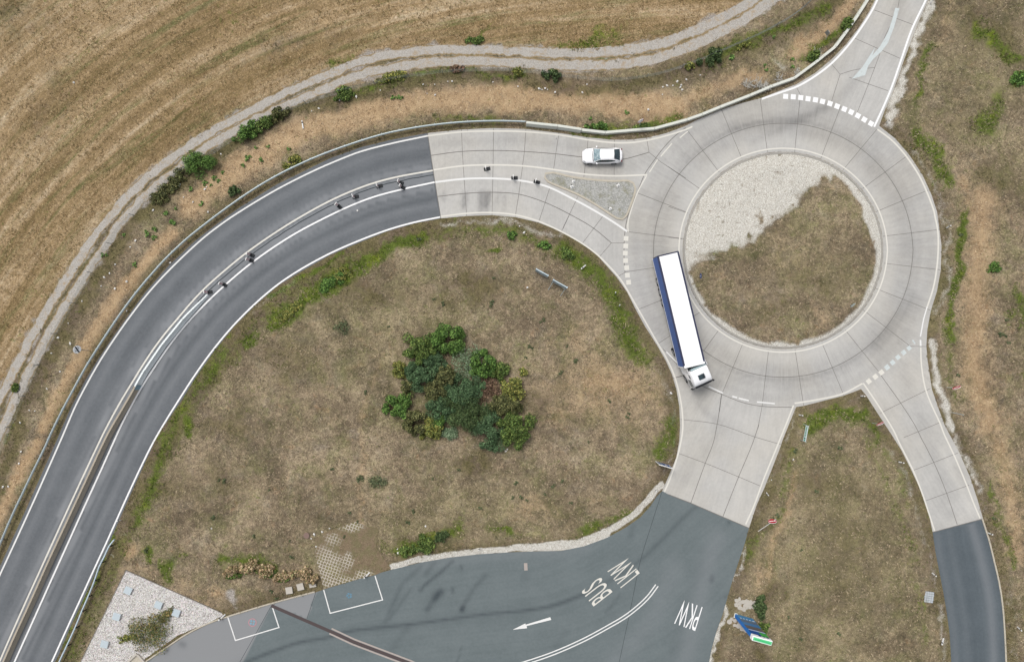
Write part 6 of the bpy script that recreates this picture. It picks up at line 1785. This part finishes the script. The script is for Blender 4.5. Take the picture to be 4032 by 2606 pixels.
def round_sign(name, label, base_px, top_px, z, normal, rad, kind, roll=0.0, post_m='steel_dark', post_top=0.3, base_z=0.0):
    a = at(base_px, base_z); c = at(top_px, z)
    root = thing(name, label, 'road sign', (a.x, a.y, 0))
    l = root.location
    r, u, n = frame_for(normal)
    q = Matrix.Rotation(roll, 3, n); r, u = q @ r, q @ u
    d = (c - a).normalized()
    mb = MB(); post_mesh(mb, a - n * 0.05, c + d * post_top - n * 0.05); mb.build('post', M[post_m], root, loc=l)
    mb = MB(); mb.disc(c, n, rad, 0.03, 32)
    face = mb.build('panel', M['sign_face'] if kind != 'blue' else M['sign_blue'], root, loc=l)

    def patch(nm, pts, mat, lift=0.02):
        m2 = MB(); m2.face([c + r * x + u * y + n * lift for x, y in pts]); return m2.build(nm, mat, face, loc=l)

    def annulus(nm, r0, r1, mat, lift):
        m2 = MB(); k = 36
        rings_ = [[c + r * rr * math.cos(2 * math.pi * i / k) + u * rr * math.sin(2 * math.pi * i / k) + n * lift for i in range(k)] for rr in (r1, r0)]
        m2.grid(rings_); return m2.build(nm, mat, face, loc=l)
    if kind == 'noentry':
        annulus('red_field', 0.001, rad * 0.97, M['red'], 0.019)
        patch('white_bar', [(-rad * 0.72, -rad * 0.16), (rad * 0.72, -rad * 0.16), (rad * 0.72, rad * 0.16), (-rad * 0.72, rad * 0.16)], M['white'], 0.024)
    elif kind == 'end':
        fn = lambda x0, w: (lambda uu, vv: c + r * (x0 + (uu - 0.5) * w) + u * ((vv - 0.5) * rad * 0.8) + n * 0.02)
        letters('7', fn(-rad * 0.38, rad * 0.5), simple('grey_digits', (80, 98, 108)), face, 'digit', l)
        letters('0', fn(rad * 0.32, rad * 0.55), bpy.data.materials['grey_digits'], face, 'digit', l)
        s2 = math.sqrt(0.5); w_ = rad * 0.16; e = rad * 0.97
        patch('diagonal_bar', [((-e * s2 - w_ * s2), (-e * s2 + w_ * s2)), ((-e * s2 + w_ * s2), (-e * s2 - w_ * s2)), ((e * s2 + w_ * s2), (e * s2 - w_ * s2)), ((e * s2 - w_ * s2), (e * s2 + w_ * s2))], M['black'], 0.024)
    elif kind == 'limit':
        annulus('red_rim', rad * 0.8, rad * 0.99, M['red'], 0.02)
        fn = lambda uu, vv: c + r * ((uu - 0.5) * rad * 1.0) + u * ((vv - 0.5) * rad * 0.75) + n * 0.02
        letters('70', fn, M['black'], face, 'digits', l)
    elif kind == 'blue':
        k = rad
        patch('arrow', [(-0.1 * k, 0.75 * k), (0.1 * k, 0.75 * k), (0.1 * k, -0.1 * k), (0.32 * k, -0.1 * k), (0, -0.75 * k), (-0.32 * k, -0.1 * k), (-0.1 * k, -0.1 * k)], M['white'], 0.022)
    return root


def look(px, z):
    p = at(px, z)
    return (Vector((0, 0, H)) - p).normalized()


def tilted(px, z, minor, ratio):
    """sign normal whose disc shows the given foreshortening towards the photo direction `minor`"""
    v = look(px, z); m = Vector((minor[0], -minor[1], 0)); m = (m - v * m.dot(v)).normalized()
    return v * ratio + m * math.sqrt(1 - ratio * ratio)


p1 = T('I', (598, 655), (697, 588))
round_sign('no_entry_sign', 'bright no entry sign on a leaning white post right of the lower lane', p1[0], p1[1], 1.9, tilted(p1[1], 1.9, (-0.1, -1), 0.5), 0.5, 'noentry', R(-16), 'white_matt', 0.68)
p2 = T('F', (1858, 1145), (1931, 1150))
round_sign('no_entry_sign', 'dark red no entry sign right of the exit lane beside the dry slope', p2[0], p2[1], 1.9, tilted(p2[1], 1.9, (-0.45, -0.9), 0.27), 0.5, 'noentry', 0.0, 'steel', 0.35)
p3 = T('F', (1362, 1385), (1419, 1392))
round_sign('no_entry_sign', 'dark red no entry sign in the triangular meadow left of the exit lane', p3[0], p3[1], 1.7, tilted(p3[1], 1.7, (-0.5, -0.86), 0.25), 0.46, 'noentry', 0.0, 'steel', 0.45)
round_sign('end_of_limit_sign', 'white round sign with a black diagonal bar beside the guardrail on the dry bank', (356, 1381), (303.5, 1376), 2.6, tilted((303, 1376), 2.6, (0.96, 0.27), 0.82), 0.48, 'end', 0.0, 'steel_dark', -0.3)
round_sign('speed_limit_sign', 'small white round speed sign with a red rim behind the slim barrier', (2518, 503), (2523, 477), 2.0, tilted((2523, 477), 2.0, (0.5, 0.86), 0.32), 0.42, 'limit', 0.0, 'steel', -0.3)
round_sign('keep_right_sign', 'narrow looking blue arrow sign on the left of the central island', (2748.6, 1090), (2759, 1086.5), 1.3, tilted((2759, 1086), 1.3, (-1, 0.05), 0.27), 0.32, 'blue', 0.0, 'steel', -0.1)


def small_back_sign(label, base, top, z, w, h, yaw, mat='steel', bar=True, tilt=0.0, cat='road sign', nm='small_sign'):
    a = at(base); c = at(top, z); l = Vector((a.x, a.y, 0))
    root = thing(nm, label, cat, l)
    mb = MB(); post_mesh(mb, a, c, 0.04); mb.build('post', M['steel'], root, loc=l)
    if bar:
        rot = Matrix.Rotation(R(yaw), 3, 'Z') @ Matrix.Rotation(R(tilt), 3, 'Y')
        mb = MB(); mb.box(c + Vector((0, 0, -h / 2)), (0.03, w, h), rot); mb.build('panel', M[mat], root, loc=l)
    return root


small_back_sign('grey arrow sign seen from behind at the right edge of the central island', T('F', (1215, 598))[0], T('F', (1243, 598))[0], 1.5, 0.62, 0.5, -45, 'steel')
small_back_sign('tall thin galvanised sign post without panel right of the exit lane', T('F', (1892, 1315))[0], T('F', (1978, 1333))[0], 2.2, 0.08, 0.3, 0, 'steel', True)
small_back_sign('sign with a triangular grey back above the green barrier bush', (3250.6, 160), (3264, 124), 2.3, 0.5, 0.8, 35, 'steel_dark')

# big blue direction panel beside the lower lane
bl_ = Vector(W2((2581, 1815), 0.3)); br_ = Vector(W2((2632, 1830), 0.3))
dv = (br_ - bl_).normalized(); nv = Vector((dv.y * -1, dv.x)).normalized()
root = thing('information_sign', 'blue information board seen steeply from above at the verge left of the lower concrete lane', 'sign board', (bl_.x, bl_.y, 0), 0)
l = root.location; W_ = (br_ - bl_).length
rot = Matrix.Rotation(math.atan2(dv.y, dv.x), 3, 'Z')
mid = (bl_ + br_) / 2
mb = MB(); mb.box((mid.x, mid.y, 1.45), (W_, 0.05, 2.1), rot); pn = mb.build('panel', M['sign_grey'], root, loc=l)
mb = MB(); mb.box((mid.x, mid.y, 2.52), (W_ + 0.04, 0.09, 0.05), rot)
for e in (bl_, br_): mb.box((e.x, e.y, 1.45), (0.05, 0.09, 2.16), rot)
mb.build('frame', M['white_matt'], root, loc=l)
f3 = lambda u, z: (bl_ + dv * W_ * u + nv * 0.03).to_3d() + Vector((0, 0, z))
mb = MB(); mb.face([f3(0.42, 0.5), f3(0.95, 0.5), f3(0.95, 2.3), f3(0.42, 2.3)]); mb.build('blue_field', M['sign_blue'], pn, loc=l)
mb = MB(); mb.face([f3(x, z) + Vector((nv.x, nv.y, 0)) * 0.01 for x, z in ((0.62, 0.8), (0.70, 0.8), (0.70, 1.5), (0.8, 1.5), (0.66, 2.0), (0.52, 1.5), (0.62, 1.5))]); mb.build('arrow', M['white'], pn, loc=l)
for u in (0.2, 0.8):
    mb = MB(); q = bl_ + dv * W_ * u - nv * 0.07; post_mesh(mb, (q.x, q.y, 0), (q.x, q.y, 2.3), 0.04); mb.build('post', M['steel'], root, loc=l)

# green lettered board on two posts
ga, gb = Vector(W2((3159, 1669), 0)), Vector(W2((3147.5, 1730), 0))
root = thing('exit_board', 'narrow white board with teal lettering on two thin posts in the triangular meadow', 'sign board', (ga.x, ga.y, 0)); l = root.location
dv = (gb - ga).normalized(); nv = Vector((dv.y, -dv.x)); nv = nv if nv.x < 0 else -nv
Wg = (gb - ga).length; rot = Matrix.Rotation(math.atan2(dv.y, dv.x), 3, 'Z'); mid = (ga + gb) / 2
mb = MB(); mb.box((mid.x, mid.y, 1.42), (Wg, 0.04, 0.72), rot); pn = mb.build('panel', M['sign_white'], root, loc=l)
for e in (ga, gb):
    mb = MB(); post_mesh(mb, (e.x - nv.x * 0.06, e.y - nv.y * 0.06, 0), (e.x - nv.x * 0.06, e.y - nv.y * 0.06, 1.8), 0.035); mb.build('post', M['steel'], root, loc=l)
g3 = lambda u, z, o=0.025: (ga + dv * Wg * u + nv * o).to_3d() + Vector((0, 0, z))
mb = MB()
for k_ in range(9):
    u0 = 0.07 + k_ * 0.07
    mb.face([g3(u0, 1.22), g3(u0 + 0.03 + 0.015 * (k_ % 3), 1.22), g3(u0 + 0.03 + 0.01 * (k_ % 2), 1.6), g3(u0, 1.6)])
mb.build('lettering', M['sign_green'], pn, loc=l)
mb = MB(); mb.face([g3(0.76, 1.2), g3(0.84, 1.2), g3(0.84, 1.62), g3(0.76, 1.62)]); mb.build('emblem', simple('deep_green', (20, 120, 96)), pn, loc=l)
mb = MB(); mb.ribbon([(0, 0), (0.01, 0)], 0.01, 0) if False else mb.face([g3(0.87, 1.25), g3(0.95, 1.25), g3(0.97, 1.42), g3(0.95, 1.6), g3(0.87, 1.6)]); mb.build('symbol', M['sign_green'], pn, loc=l)

# two braced galvanised board backs in the upper meadow
for i, (a_, b_, braces, lab) in enumerate([((2111, 1062), (2157, 1087.5), [], 'upright galvanised board back without braces in the upper meadow'),
                                           ((2177.5, 1104), (2231, 1134), [((2156.6, 1145), 0.04), ((2205.4, 1168.7), 0.93)], 'galvanised board back propped by two long braces in the upper meadow')]):
    a2, b2 = Vector(W2(a_, 1.2)), Vector(W2(b_, 1.2))
    root = thing('braced_board', lab, 'sign board', (a2.x, a2.y, 0)); l = root.location
    dv = (b2 - a2).normalized(); nv = Vector((dv.y, -dv.x)); Wb = (b2 - a2).length; rot = Matrix.Rotation(math.atan2(dv.y, dv.x), 3, 'Z'); mid = (a2 + b2) / 2
    mb = MB(); mb.box((mid.x, mid.y, 1.25), (Wb, 0.14, 1.7), rot); mb.build('panel', simple('pale_zinc_sheet', (176, 194, 198), 0.5, 0.4), root, loc=l)
    for e in (0, 1):
        q = a2 + dv * Wb * e
        m2 = MB(); m2.box((q.x, q.y, 1.1), (0.09, 0.2, 2.2), rot); m2.build('post', M['steel_light'], root, loc=l)
    mb = MB()
    mb.box((mid.x, mid.y, 2.13), (Wb, 0.08, 0.06), rot); mb.box((mid.x + nv.x * 0.09, mid.y + nv.y * 0.09, 0.5), (Wb, 0.05, 0.08), rot); mb.build('rail', M['steel_light'], root, loc=l)
    for bp, u in braces:
        m2 = MB(); q = at(bp, 0.0); e = a2 + dv * Wb * u + nv * 0.08
        m2.tube([q, (e.x, e.y, 1.25)], 0.04, 8); m2.build('brace', M['steel'], root, loc=l)

# ------------------------------------------------------------------ tall price totem
ta, tb_ = Vector(W2((2893, 2412))), Vector(W2((2962, 2431)))
root = thing('price_totem', 'tall blue totem with a green and white head beside broken paving slabs at the yard', 'totem sign', (ta.x, ta.y, 0)); l = root.location
dv = (tb_ - ta).normalized(); Wt = (tb_ - ta).length; nv = Vector((-dv.y, dv.x)); TH = 0.42; TZ = 6.5
rot = Matrix.Rotation(math.atan2(dv.y, dv.x), 3, 'Z'); mid = (ta + tb_) / 2 - nv * TH / 2
mb = MB(); mb.box((mid.x, mid.y, 3.0), (Wt, TH, 5.6), rot, bev=0.04); mb.build('body', simple('totem_blue', (36, 118, 200), 0.5, 0.3, var=0.06), root, loc=l)
mb = MB(); mb.box((mid.x, mid.y, 6.12), (Wt + 0.1, TH + 0.16, 0.72), rot, bev=0.08); hd_ = mb.build('head', M['white'], root, loc=l)
mb = MB(); mb.box((mid.x, mid.y, 6.5), (Wt - 0.06, TH - 0.04, 0.05), rot, bev=0.02); mb.build('top_panel', simple('pale_green_top', (110, 214, 150), 0.5, 0.3), hd_, loc=l)
mb = MB(); mb.box((mid.x, mid.y, 6.535), (Wt * 0.82, 0.08, 0.03), rot); mb.build('top_strip', simple('green_strip', (40, 190, 110), 0.5, 0.3), hd_, loc=l)
mb = MB(); mb.box((mid.x, mid.y, 0.12), (Wt + 0.16, TH + 0.2, 0.24), rot, bev=0.03); mb.build('plinth', M['barrier'], root, loc=l)
t3 = lambda u, z, o=0.012: (ta + dv * Wt * u + nv * o).to_3d() + Vector((0, 0, z))


def tband(nm, z0, z1, rgb, u0=0.02, u1=0.98, skew=0.0, o=0.012, parent=root):
    mb = MB(); mb.face([t3(u0, z0, o), t3(u1, z0 + skew, o), t3(u1, z1 + skew, o), t3(u0, z1, o)]); mb.build(nm, simple('totem_' + nm, rgb, 0.5, 0.3, var=0.1), parent, loc=l)


tband('light_blue_panel', 0.3, 1.5, (70, 146, 200)); tband('grey_picture', 1.52, 2.35, (104, 118, 138)); tband('blue_picture', 2.37, 3.2, (74, 132, 186)); tband('brown_picture', 3.22, 4.2, (112, 104, 100))
tband('white_stripe', 4.42, 4.6, (240, 238, 246), 0.06, 0.98, -0.1, 0.02); tband('dark_blue_panel', 4.7, 5.6, (24, 84, 160), 0.02, 0.6); tband('green_panel', 4.62, 5.6, (70, 180, 80), 0.58, 0.98, 0, 0.018)
for k_ in range(5):
    mb = MB(); u0 = 0.1 + k_ * 0.17; mb.face([t3(u0, 1.2, 0.02), t3(u0 + (0.15 if k_ == 4 else 0.08), 1.2, 0.02), t3(u0 + (0.15 if k_ == 4 else 0.08), 1.42, 0.02), t3(u0, 1.42, 0.02)]); mb.build('price_field', M['white'], root, loc=l)
mb = MB()
for k_ in range(3):
    u0 = 0.34 + k_ * 0.21; mb.face([t3(u0, 5.88, 0.1), t3(u0 + 0.16, 5.88, 0.1), t3(u0 + 0.16, 6.1, 0.1), t3(u0, 6.1, 0.1)])
mb.build('head_lettering', simple('navy_letters', (30, 72, 120)), hd_, loc=l)

# ------------------------------------------------------------------ marker posts
def marker(label, p, group, lean=(0, 0), nm='marker_post'):
    r = thing(nm, label, 'marker post', (0, 0, 0), 0, group)
    mb = MB(); mb.grid([[(0.06 * a, 0.045 * b, z) for a, b in ((-1, -1), (1, -1), (1, 1), (-1, 1))] for z in (0, 0.68)], True, caps=True); mb.grid([[(0.06 * a, 0.045 * b, z) for a, b in ((-1, -1), (1, -1), (1, 1), (-1, 1))] for z in (0.84, 1.0)], True, caps=True); mb.build('post', M['white_matt'], r)
    mb = MB(); mb.grid([[(0.062 * a, 0.047 * b, z) for a, b in ((-1, -1), (1, -1), (1, 1), (-1, 1))] for z in (0.68, 0.84)], True, caps=True); mb.build('black_band', M['black'], r)
    return r


MG = 'white marker posts at the road edges'
mk = marker('x', None, MG)
MK = [('F', 1868, 80, 'marker post on the white chippings right of the roundabout'), ('F', 1293, 1207, 'marker post at the top tip of the triangular meadow'), ('F', 878, 1334, 'marker post at the upper left corner of the triangular meadow'), ('I', 1545, 192, 'marker post left of the exit lane below the stony verge'), ('I', 660, 398, 'marker post right of the lower concrete lane'),
      ('I', 1770, 936, 'upper marker post left of the dark side road'), ('I', 1848, 1375, 'leaning marker post at the lower left of the dark side road'), ('I', 2147, 668, 'marker post right of the dark side road'), ('E', 1712, 330, 'tilted marker post at the upper right verge of the meadow'), ('E', 1913, 519, 'marker post at the right verge of the meadow level with the truck rear'), ('E', 1938, 604, 'small marker post just below it at the right verge of the meadow'),
      ('C', 1463, 818, 'marker post at the corner where the entry lane meets the roundabout'), ('C', 1760, 17, 'marker post at the top right beside the entry lane'), ('G', 806, 583, 'marker post inside the curve beside the asphalt road'), ('H', 2180, 374, 'marker post at the lower right tip of the meadow'), ('H', 262, 935, 'bent marker post at the corner of the second parking bay'), ('G', 1505, 1215, 'bent marker post at the corner of the first parking bay'),
      ('A', 2034, 865, 'long fallen marker post on the dry bank below the hedge'), ('B', 1515, 925, 'small white marker at the outer lane edge'), ('H', 1003, 774, 'marker post at the edge of the white gravel strip'), ('I', 2340, 1295, 'thick grey bollard right of the dark side road')]
for i, (t, x, y, lab) in enumerate(MK):
    c = at(T(t, (x, y))[0], 0.2)
    o = mk if i == 0 else dup(mk, (0, 0, 0), 0)
    o.location = (c.x, c.y, ground_z(c.x, c.y)); o['label'] = lab
    o.rotation_euler = (RNG.normal(0, 0.1), RNG.normal(0, 0.1), RNG.uniform(0, 3))
    if t == 'A': o.rotation_euler = (R(90), 0, R(-170)); o.location.z += 0.1
    if 'bent' in lab or 'leaning' in lab or 'tilted' in lab: o.rotation_euler = (R(50), 0, R(-50)); o.scale = (1.2, 1.2, 1)
    if t == 'B': o.scale = (0.6, 0.6, 0.3)

# little white bollards on the gravel island
IB = thing('island_bollard', 'x', 'bollard', (0, 0, 0), 0, 'white bollard stumps on the gravel island')
mb = MB(); mb.tube([(0, 0, 0), (0, 0, 0.06)], 0.2, 18); mb.build('base', M['white_matt'], IB)
mb = MB(); mb.tube([(0, 0, 0.06), (0, 0, 0.3), (0, 0, 0.36)], 0.1, 14, r1=0.06); mb.build('stump', M['white_matt'], IB)
mb = MB(); mb.tube([(0.02, 0.17, 0.03), (0.03, 0.26, 0.1)], 0.05, 8); mb.build('bolt', M['black'], IB)
for i, (x, y, lab) in enumerate([(1632, 1216, 'upper of the two white bollard stumps at the narrow end of the gravel island'), (1620, 1252, 'lower of the two white bollard stumps at the narrow end of the gravel island'), (1930, 1243, 'white bollard stump at the wide upper corner of the gravel island'), (1878, 1400, 'white bollard stump at the bottom corner of the gravel island')]):
    c = at(T('B', (x, y))[0], 0.1); o = IB if i == 0 else dup(IB, (0, 0, 0), 0)
    o.location = (c.x, c.y, 0.1); o['label'] = lab
    o.rotation_euler = (0, 0, 0.4 * i)

# grey covers on the gravel bed
CV = thing('cover_box', 'x', 'box', (0, 0, 0), 0, 'grey lidded boxes on the white gravel bed')
mb = MB(); mb.box((0, 0, 0.13), (0.86, 0.84, 0.26)); mb.build('case', M['white_matt'], CV)
mb = MB(); mb.box((0, 0, 0.275), (0.9, 0.88, 0.04), bev=0.012); mb.build('lid', M['zinc_box'], CV)
for i, (x, y, lab) in enumerate([(860, 1050, 'grey lidded box nearest the top corner of the gravel bed'), (1063, 1147, 'grey lidded box right above the creeping shrub'), (1182, 1200, 'rightmost grey lidded box next to the tip of the creeping shrub'), (783, 1225, 'grey lidded box in the middle of the left gravel edge'), (702, 1409, 'lowest grey lidded box on the gravel bed')]):
    c = at(T('G', (x, y))[0], 0.2); o = CV if i == 0 else dup(CV, (0, 0, 0), 0)
    o.location = (c.x, c.y, 0.03); o.rotation_euler = (0, 0, R(-24 + 2 * i)); o['label'] = lab

# open concrete chamber at the bottom edge
c = at((540, 2604)); ch = thing('concrete_chamber', 'open concrete chamber frame cut by the lower picture edge in the gravel bed', 'chamber', (c.x, c.y, 0), R(42)); mb = MB()
mb.box((0, 0.75, 0.12), (1.5, 0.22, 0.3)); mb.box((0.75, 0, 0.121), (0.22, 1.28, 0.3)); mb.box((-0.75, 0, 0.121), (0.22, 1.28, 0.3)); mb.box((0, -0.75, 0.12), (1.5, 0.22, 0.3)); mb.build('frame', M['flag'], ch)
mb = MB(); mb.box((0, 0, 0.05), (1.25, 1.25, 0.06)); mb.build('floor', M['kerb'], ch)

# stepping slabs
for i, (x, y, r_) in enumerate([(1943, 1045, 8), (2017, 1022, 14), (2097, 1003, 10)]):
    c = at(T('G', (x, y))[0]); mb = MB(); mb.box((0, 0, 0.0), (0.84, 0.84, 0.14), bev=0.03); o = mb.build('paving_slab', M['flag'], None); o.location = (c.x, c.y, ground_z(c.x, c.y) + 0.12); o.rotation_euler = (0, 0, R(r_))
    tag(o, ['left one of three pale square slabs above the yard edge', 'middle one of three pale square slabs above the yard edge', 'right one of three pale square slabs next to the grass paving'][i], 'slab', 'pale stepping slabs above the yard')
# round lid and ring
c = at(T('G', (2058, 680))[0]); z0 = ground_z(c.x, c.y) + 0.06
mb = MB(); mb.tube([(0, 0, 0), (0, 0, 0.08)], 0.36, 26); o = mb.build('manhole_lid', M['rust_lid'], None); o.location = (c.x, c.y, z0); tag(o, 'round brown lid lying at the corner of the grass paving', 'lid')
# broken slabs round the totem: (photo px from an enlarged cut-out)
SL = [(265, 205, 22, 18), (330, 170, 14, 20), (250, 320, 22, 20), (345, 280, 18, 22), (415, 225, 20, 18), (520, 240, 28, 24), (620, 255, 24, 24), (500, 340, 30, 26), (590, 370, 22, 20), (720, 270, 18, 20), (700, 370, 20, 18), (340, 390, 24, 22), (440, 425, 22, 20), (75, 765, 24, 22), (130, 690, 18, 16), (300, 850, 26, 24), (390, 930, 24, 20), (490, 985, 22, 18), (210, 730, 20, 18), (200, 840, 20, 14), (330, 760, 18, 20)]
for i, (x, y, sx, sy) in enumerate(SL):
    c = at((2860 + x * 0.1493, 2330 + y * 0.1493)); mb = MB()
    k_ = random.randint(5, 7); a0 = random.uniform(0, 1)
    ptsS = [(math.cos(a0 + 6.283 * j / k_) * sx * 0.0145 * random.uniform(0.85, 1.15), math.sin(a0 + 6.283 * j / k_) * sy * 0.0145 * random.uniform(0.85, 1.15)) for j in range(k_)]
    mb.grid([[(p[0], p[1], z) for p in ptsS] for z in (0, 0.06)], True, caps=True)
    o = mb.build('broken_slab', M['flag'], None); o.location = (c.x, c.y, ground_z(c.x, c.y) + 0.03)
    tag(o, 'broken pale paving slab in the grass around the foot of the blue totem', 'slab', 'broken paving slabs around the totem')
# grating / setts left of the side road
c = at(T('I', (1738, 1090))[0]); root = thing('sett_pad', 'small square pad of grey setts left of the dark side road', 'paving', (c.x, c.y, ground_z(c.x, c.y) + 0.05), R(-8))
mb = MB()
for a in range(4):
    for b in range(5): mb.box((-0.42 + a * 0.28 + (b % 2) * 0.03, -0.55 + b * 0.27, 0.02), (0.25, 0.24, 0.1), bev=0.02)
mb.build('setts', simple('grey_sett', (190, 196, 200), 0.9, 0.2, var=0.12), root)
mb = MB(); mb.box((0, 0, -0.02), (1.2, 1.4, 0.06)); mb.build('bed', simple('sett_joint', (96, 96, 92), 0.95, 0.1), root)

# litter
LG = 'scraps of white litter on the banks'
lm = []
for k_ in range(3):
    mb = MB(); pts_ = [(math.cos(a) * random.uniform(0.08, 0.18), math.sin(a) * random.uniform(0.06, 0.14), random.uniform(0.04, 0.14)) for a in np.linspace(0, 5.4, 6)]
    for a, b in zip(pts_, pts_[1:] + pts_[:1]): mb.face([(0, 0, 0.16), a, b])
    lm.append(mb.build('litter', M['litter'], None))
LI = [('A', 2090, 747), (1 and 'A', 2140, 730), ('A', 2255, 655), ('A', 2280, 677), ('A', 1205, 1250), ('A', 1210, 1240), ('A', 1380, 1272), ('A', 1390, 1258), ('A', 1235, 1325), ('A', 1300, 1357), ('A', 1035, 1413), ('A', 1400, 1425), ('A', 1678, 922), ('A', 1485, 1035), ('A', 500, 558),
      ('B', 338, 610), ('B', 178, 653), ('B', 790, 550), ('B', 818, 550), ('B', 625, 570), ('B', 703, 572), ('B', 650, 630), ('B', 705, 640), ('B', 1090, 553), ('B', 1258, 584), ('B', 1402, 600), ('B', 1420, 607), ('B', 1440, 597), ('B', 1457, 605), ('B', 1505, 622), ('B', 1720, 570), ('B', 1690, 625), ('B', 2128, 742), ('B', 2227, 588), ('B', 2255, 578), ('B', 2295, 577), ('B', 2325, 550), ('B', 2345, 590), ('B', 2225, 640), ('B', 2360, 605),
      ('C', 28, 577), ('C', 85, 575), ('C', 118, 537), ('C', 212, 507), ('C', 90, 605), ('D', 912, 167), ('D', 880, 210), ('D', 780, 325), ('D', 740, 385), ('D', 705, 412), ('D', 687, 470), ('D', 775, 488), ('D', 553, 572), ('D', 463, 720), ('D', 393, 815), ('D', 475, 853), ('D', 350, 920), ('D', 408, 1042), ('D', 320, 1157), ('D', 140, 1385), ('D', 205, 1300), ('D', 240, 1305), ('D', 855, 438), ('D', 850, 637), ('D', 1140, 315),
      ('G', 2210, 636), ('G', 2160, 658), ('G', 2108, 675), ('G', 2085, 705), ('G', 65, 352), ('G', 30, 355), ('G', 145, 120), ('G', 130, 200), ('G', 1420, 633), ('G', 2120, 757), ('E', 1270, 70), ('E', 1300, 112), ('E', 1320, 480), ('E', 97, 386), ('E', 2285, 1187), ('H', 1170, 105), ('H', 1187, 103), ('H', 1177, 117), ('H', 640, 617), ('H', 667, 722), ('H', 452, 772), ('H', 457, 795), ('B', 183, 1412), ('I', 832, 173), ('I', 690, 310)]
for i, (t, x, y) in enumerate(LI):
    c = W2(T(t, (x, y))[0], 0.1)
    o = lm[i] if i < 3 else lm[i % 3].copy()
    if i >= 3: COL.objects.link(o)
    s = RNG.uniform(0.6, 1.35)
    o.location = (c[0], c[1], ground_z(*c) + 0.02); o.rotation_euler = (0, 0, RNG.uniform(0, 6)); o.scale = (s, s, s)
    tag(o, 'small scrap of white litter lying on dry grass or road verge', 'litter', LG)

# ------------------------------------------------------------------ light, sky, camera
EL, AZ = R(60), R(125)       # sun behind thin cloud, from the upper left of the picture
w_ = bpy.data.worlds.new('World'); scene.world = w_; w_.use_nodes = True
nt = w_.node_tree
sky = nt.nodes.new('ShaderNodeTexSky'); sky.sky_type = 'NISHITA'; sky.sun_disc = False
sd = Vector((math.cos(EL) * math.cos(AZ), math.cos(EL) * math.sin(AZ), math.sin(EL)))
sky.sun_elevation = EL; sky.sun_rotation = math.atan2(sd.x, sd.y); sky.dust_density = 4.0; sky.air_density = 1.0
hs = nt.nodes.new('ShaderNodeHueSaturation'); hs.inputs['Saturation'].default_value = 0.25
nt.links.new(sky.outputs[0], hs.inputs['Color'])
bgn = nt.nodes['Background']; nt.links.new(hs.outputs[0], bgn.inputs['Color']); bgn.inputs['Strength'].default_value = 0.14
sl = bpy.data.lights.new('Sun', 'SUN'); sl.energy = 1.5; sl.angle = R(24); sl.color = (1.0, 0.96, 0.9)
so = bpy.data.objects.new('Sun', sl); COL.objects.link(so)
so.rotation_euler = (-sd).to_track_quat('-Z', 'Y').to_euler()
cam = bpy.data.cameras.new('Camera'); cam.lens = 24.0; cam.sensor_width = 36.0; cam.clip_start = 1.0; cam.clip_end = 9000
co_ = bpy.data.objects.new('Camera', cam); COL.objects.link(co_); co_.location = (0, 0, H); co_.rotation_euler = (0, 0, 0)
scene.camera = co_
scene.view_settings.view_transform = 'Standard'; scene.view_settings.look = 'None'; scene.view_settings.gamma = 1.0
scene.view_settings.use_curve_mapping = False
scene.view_settings.exposure = 0.18
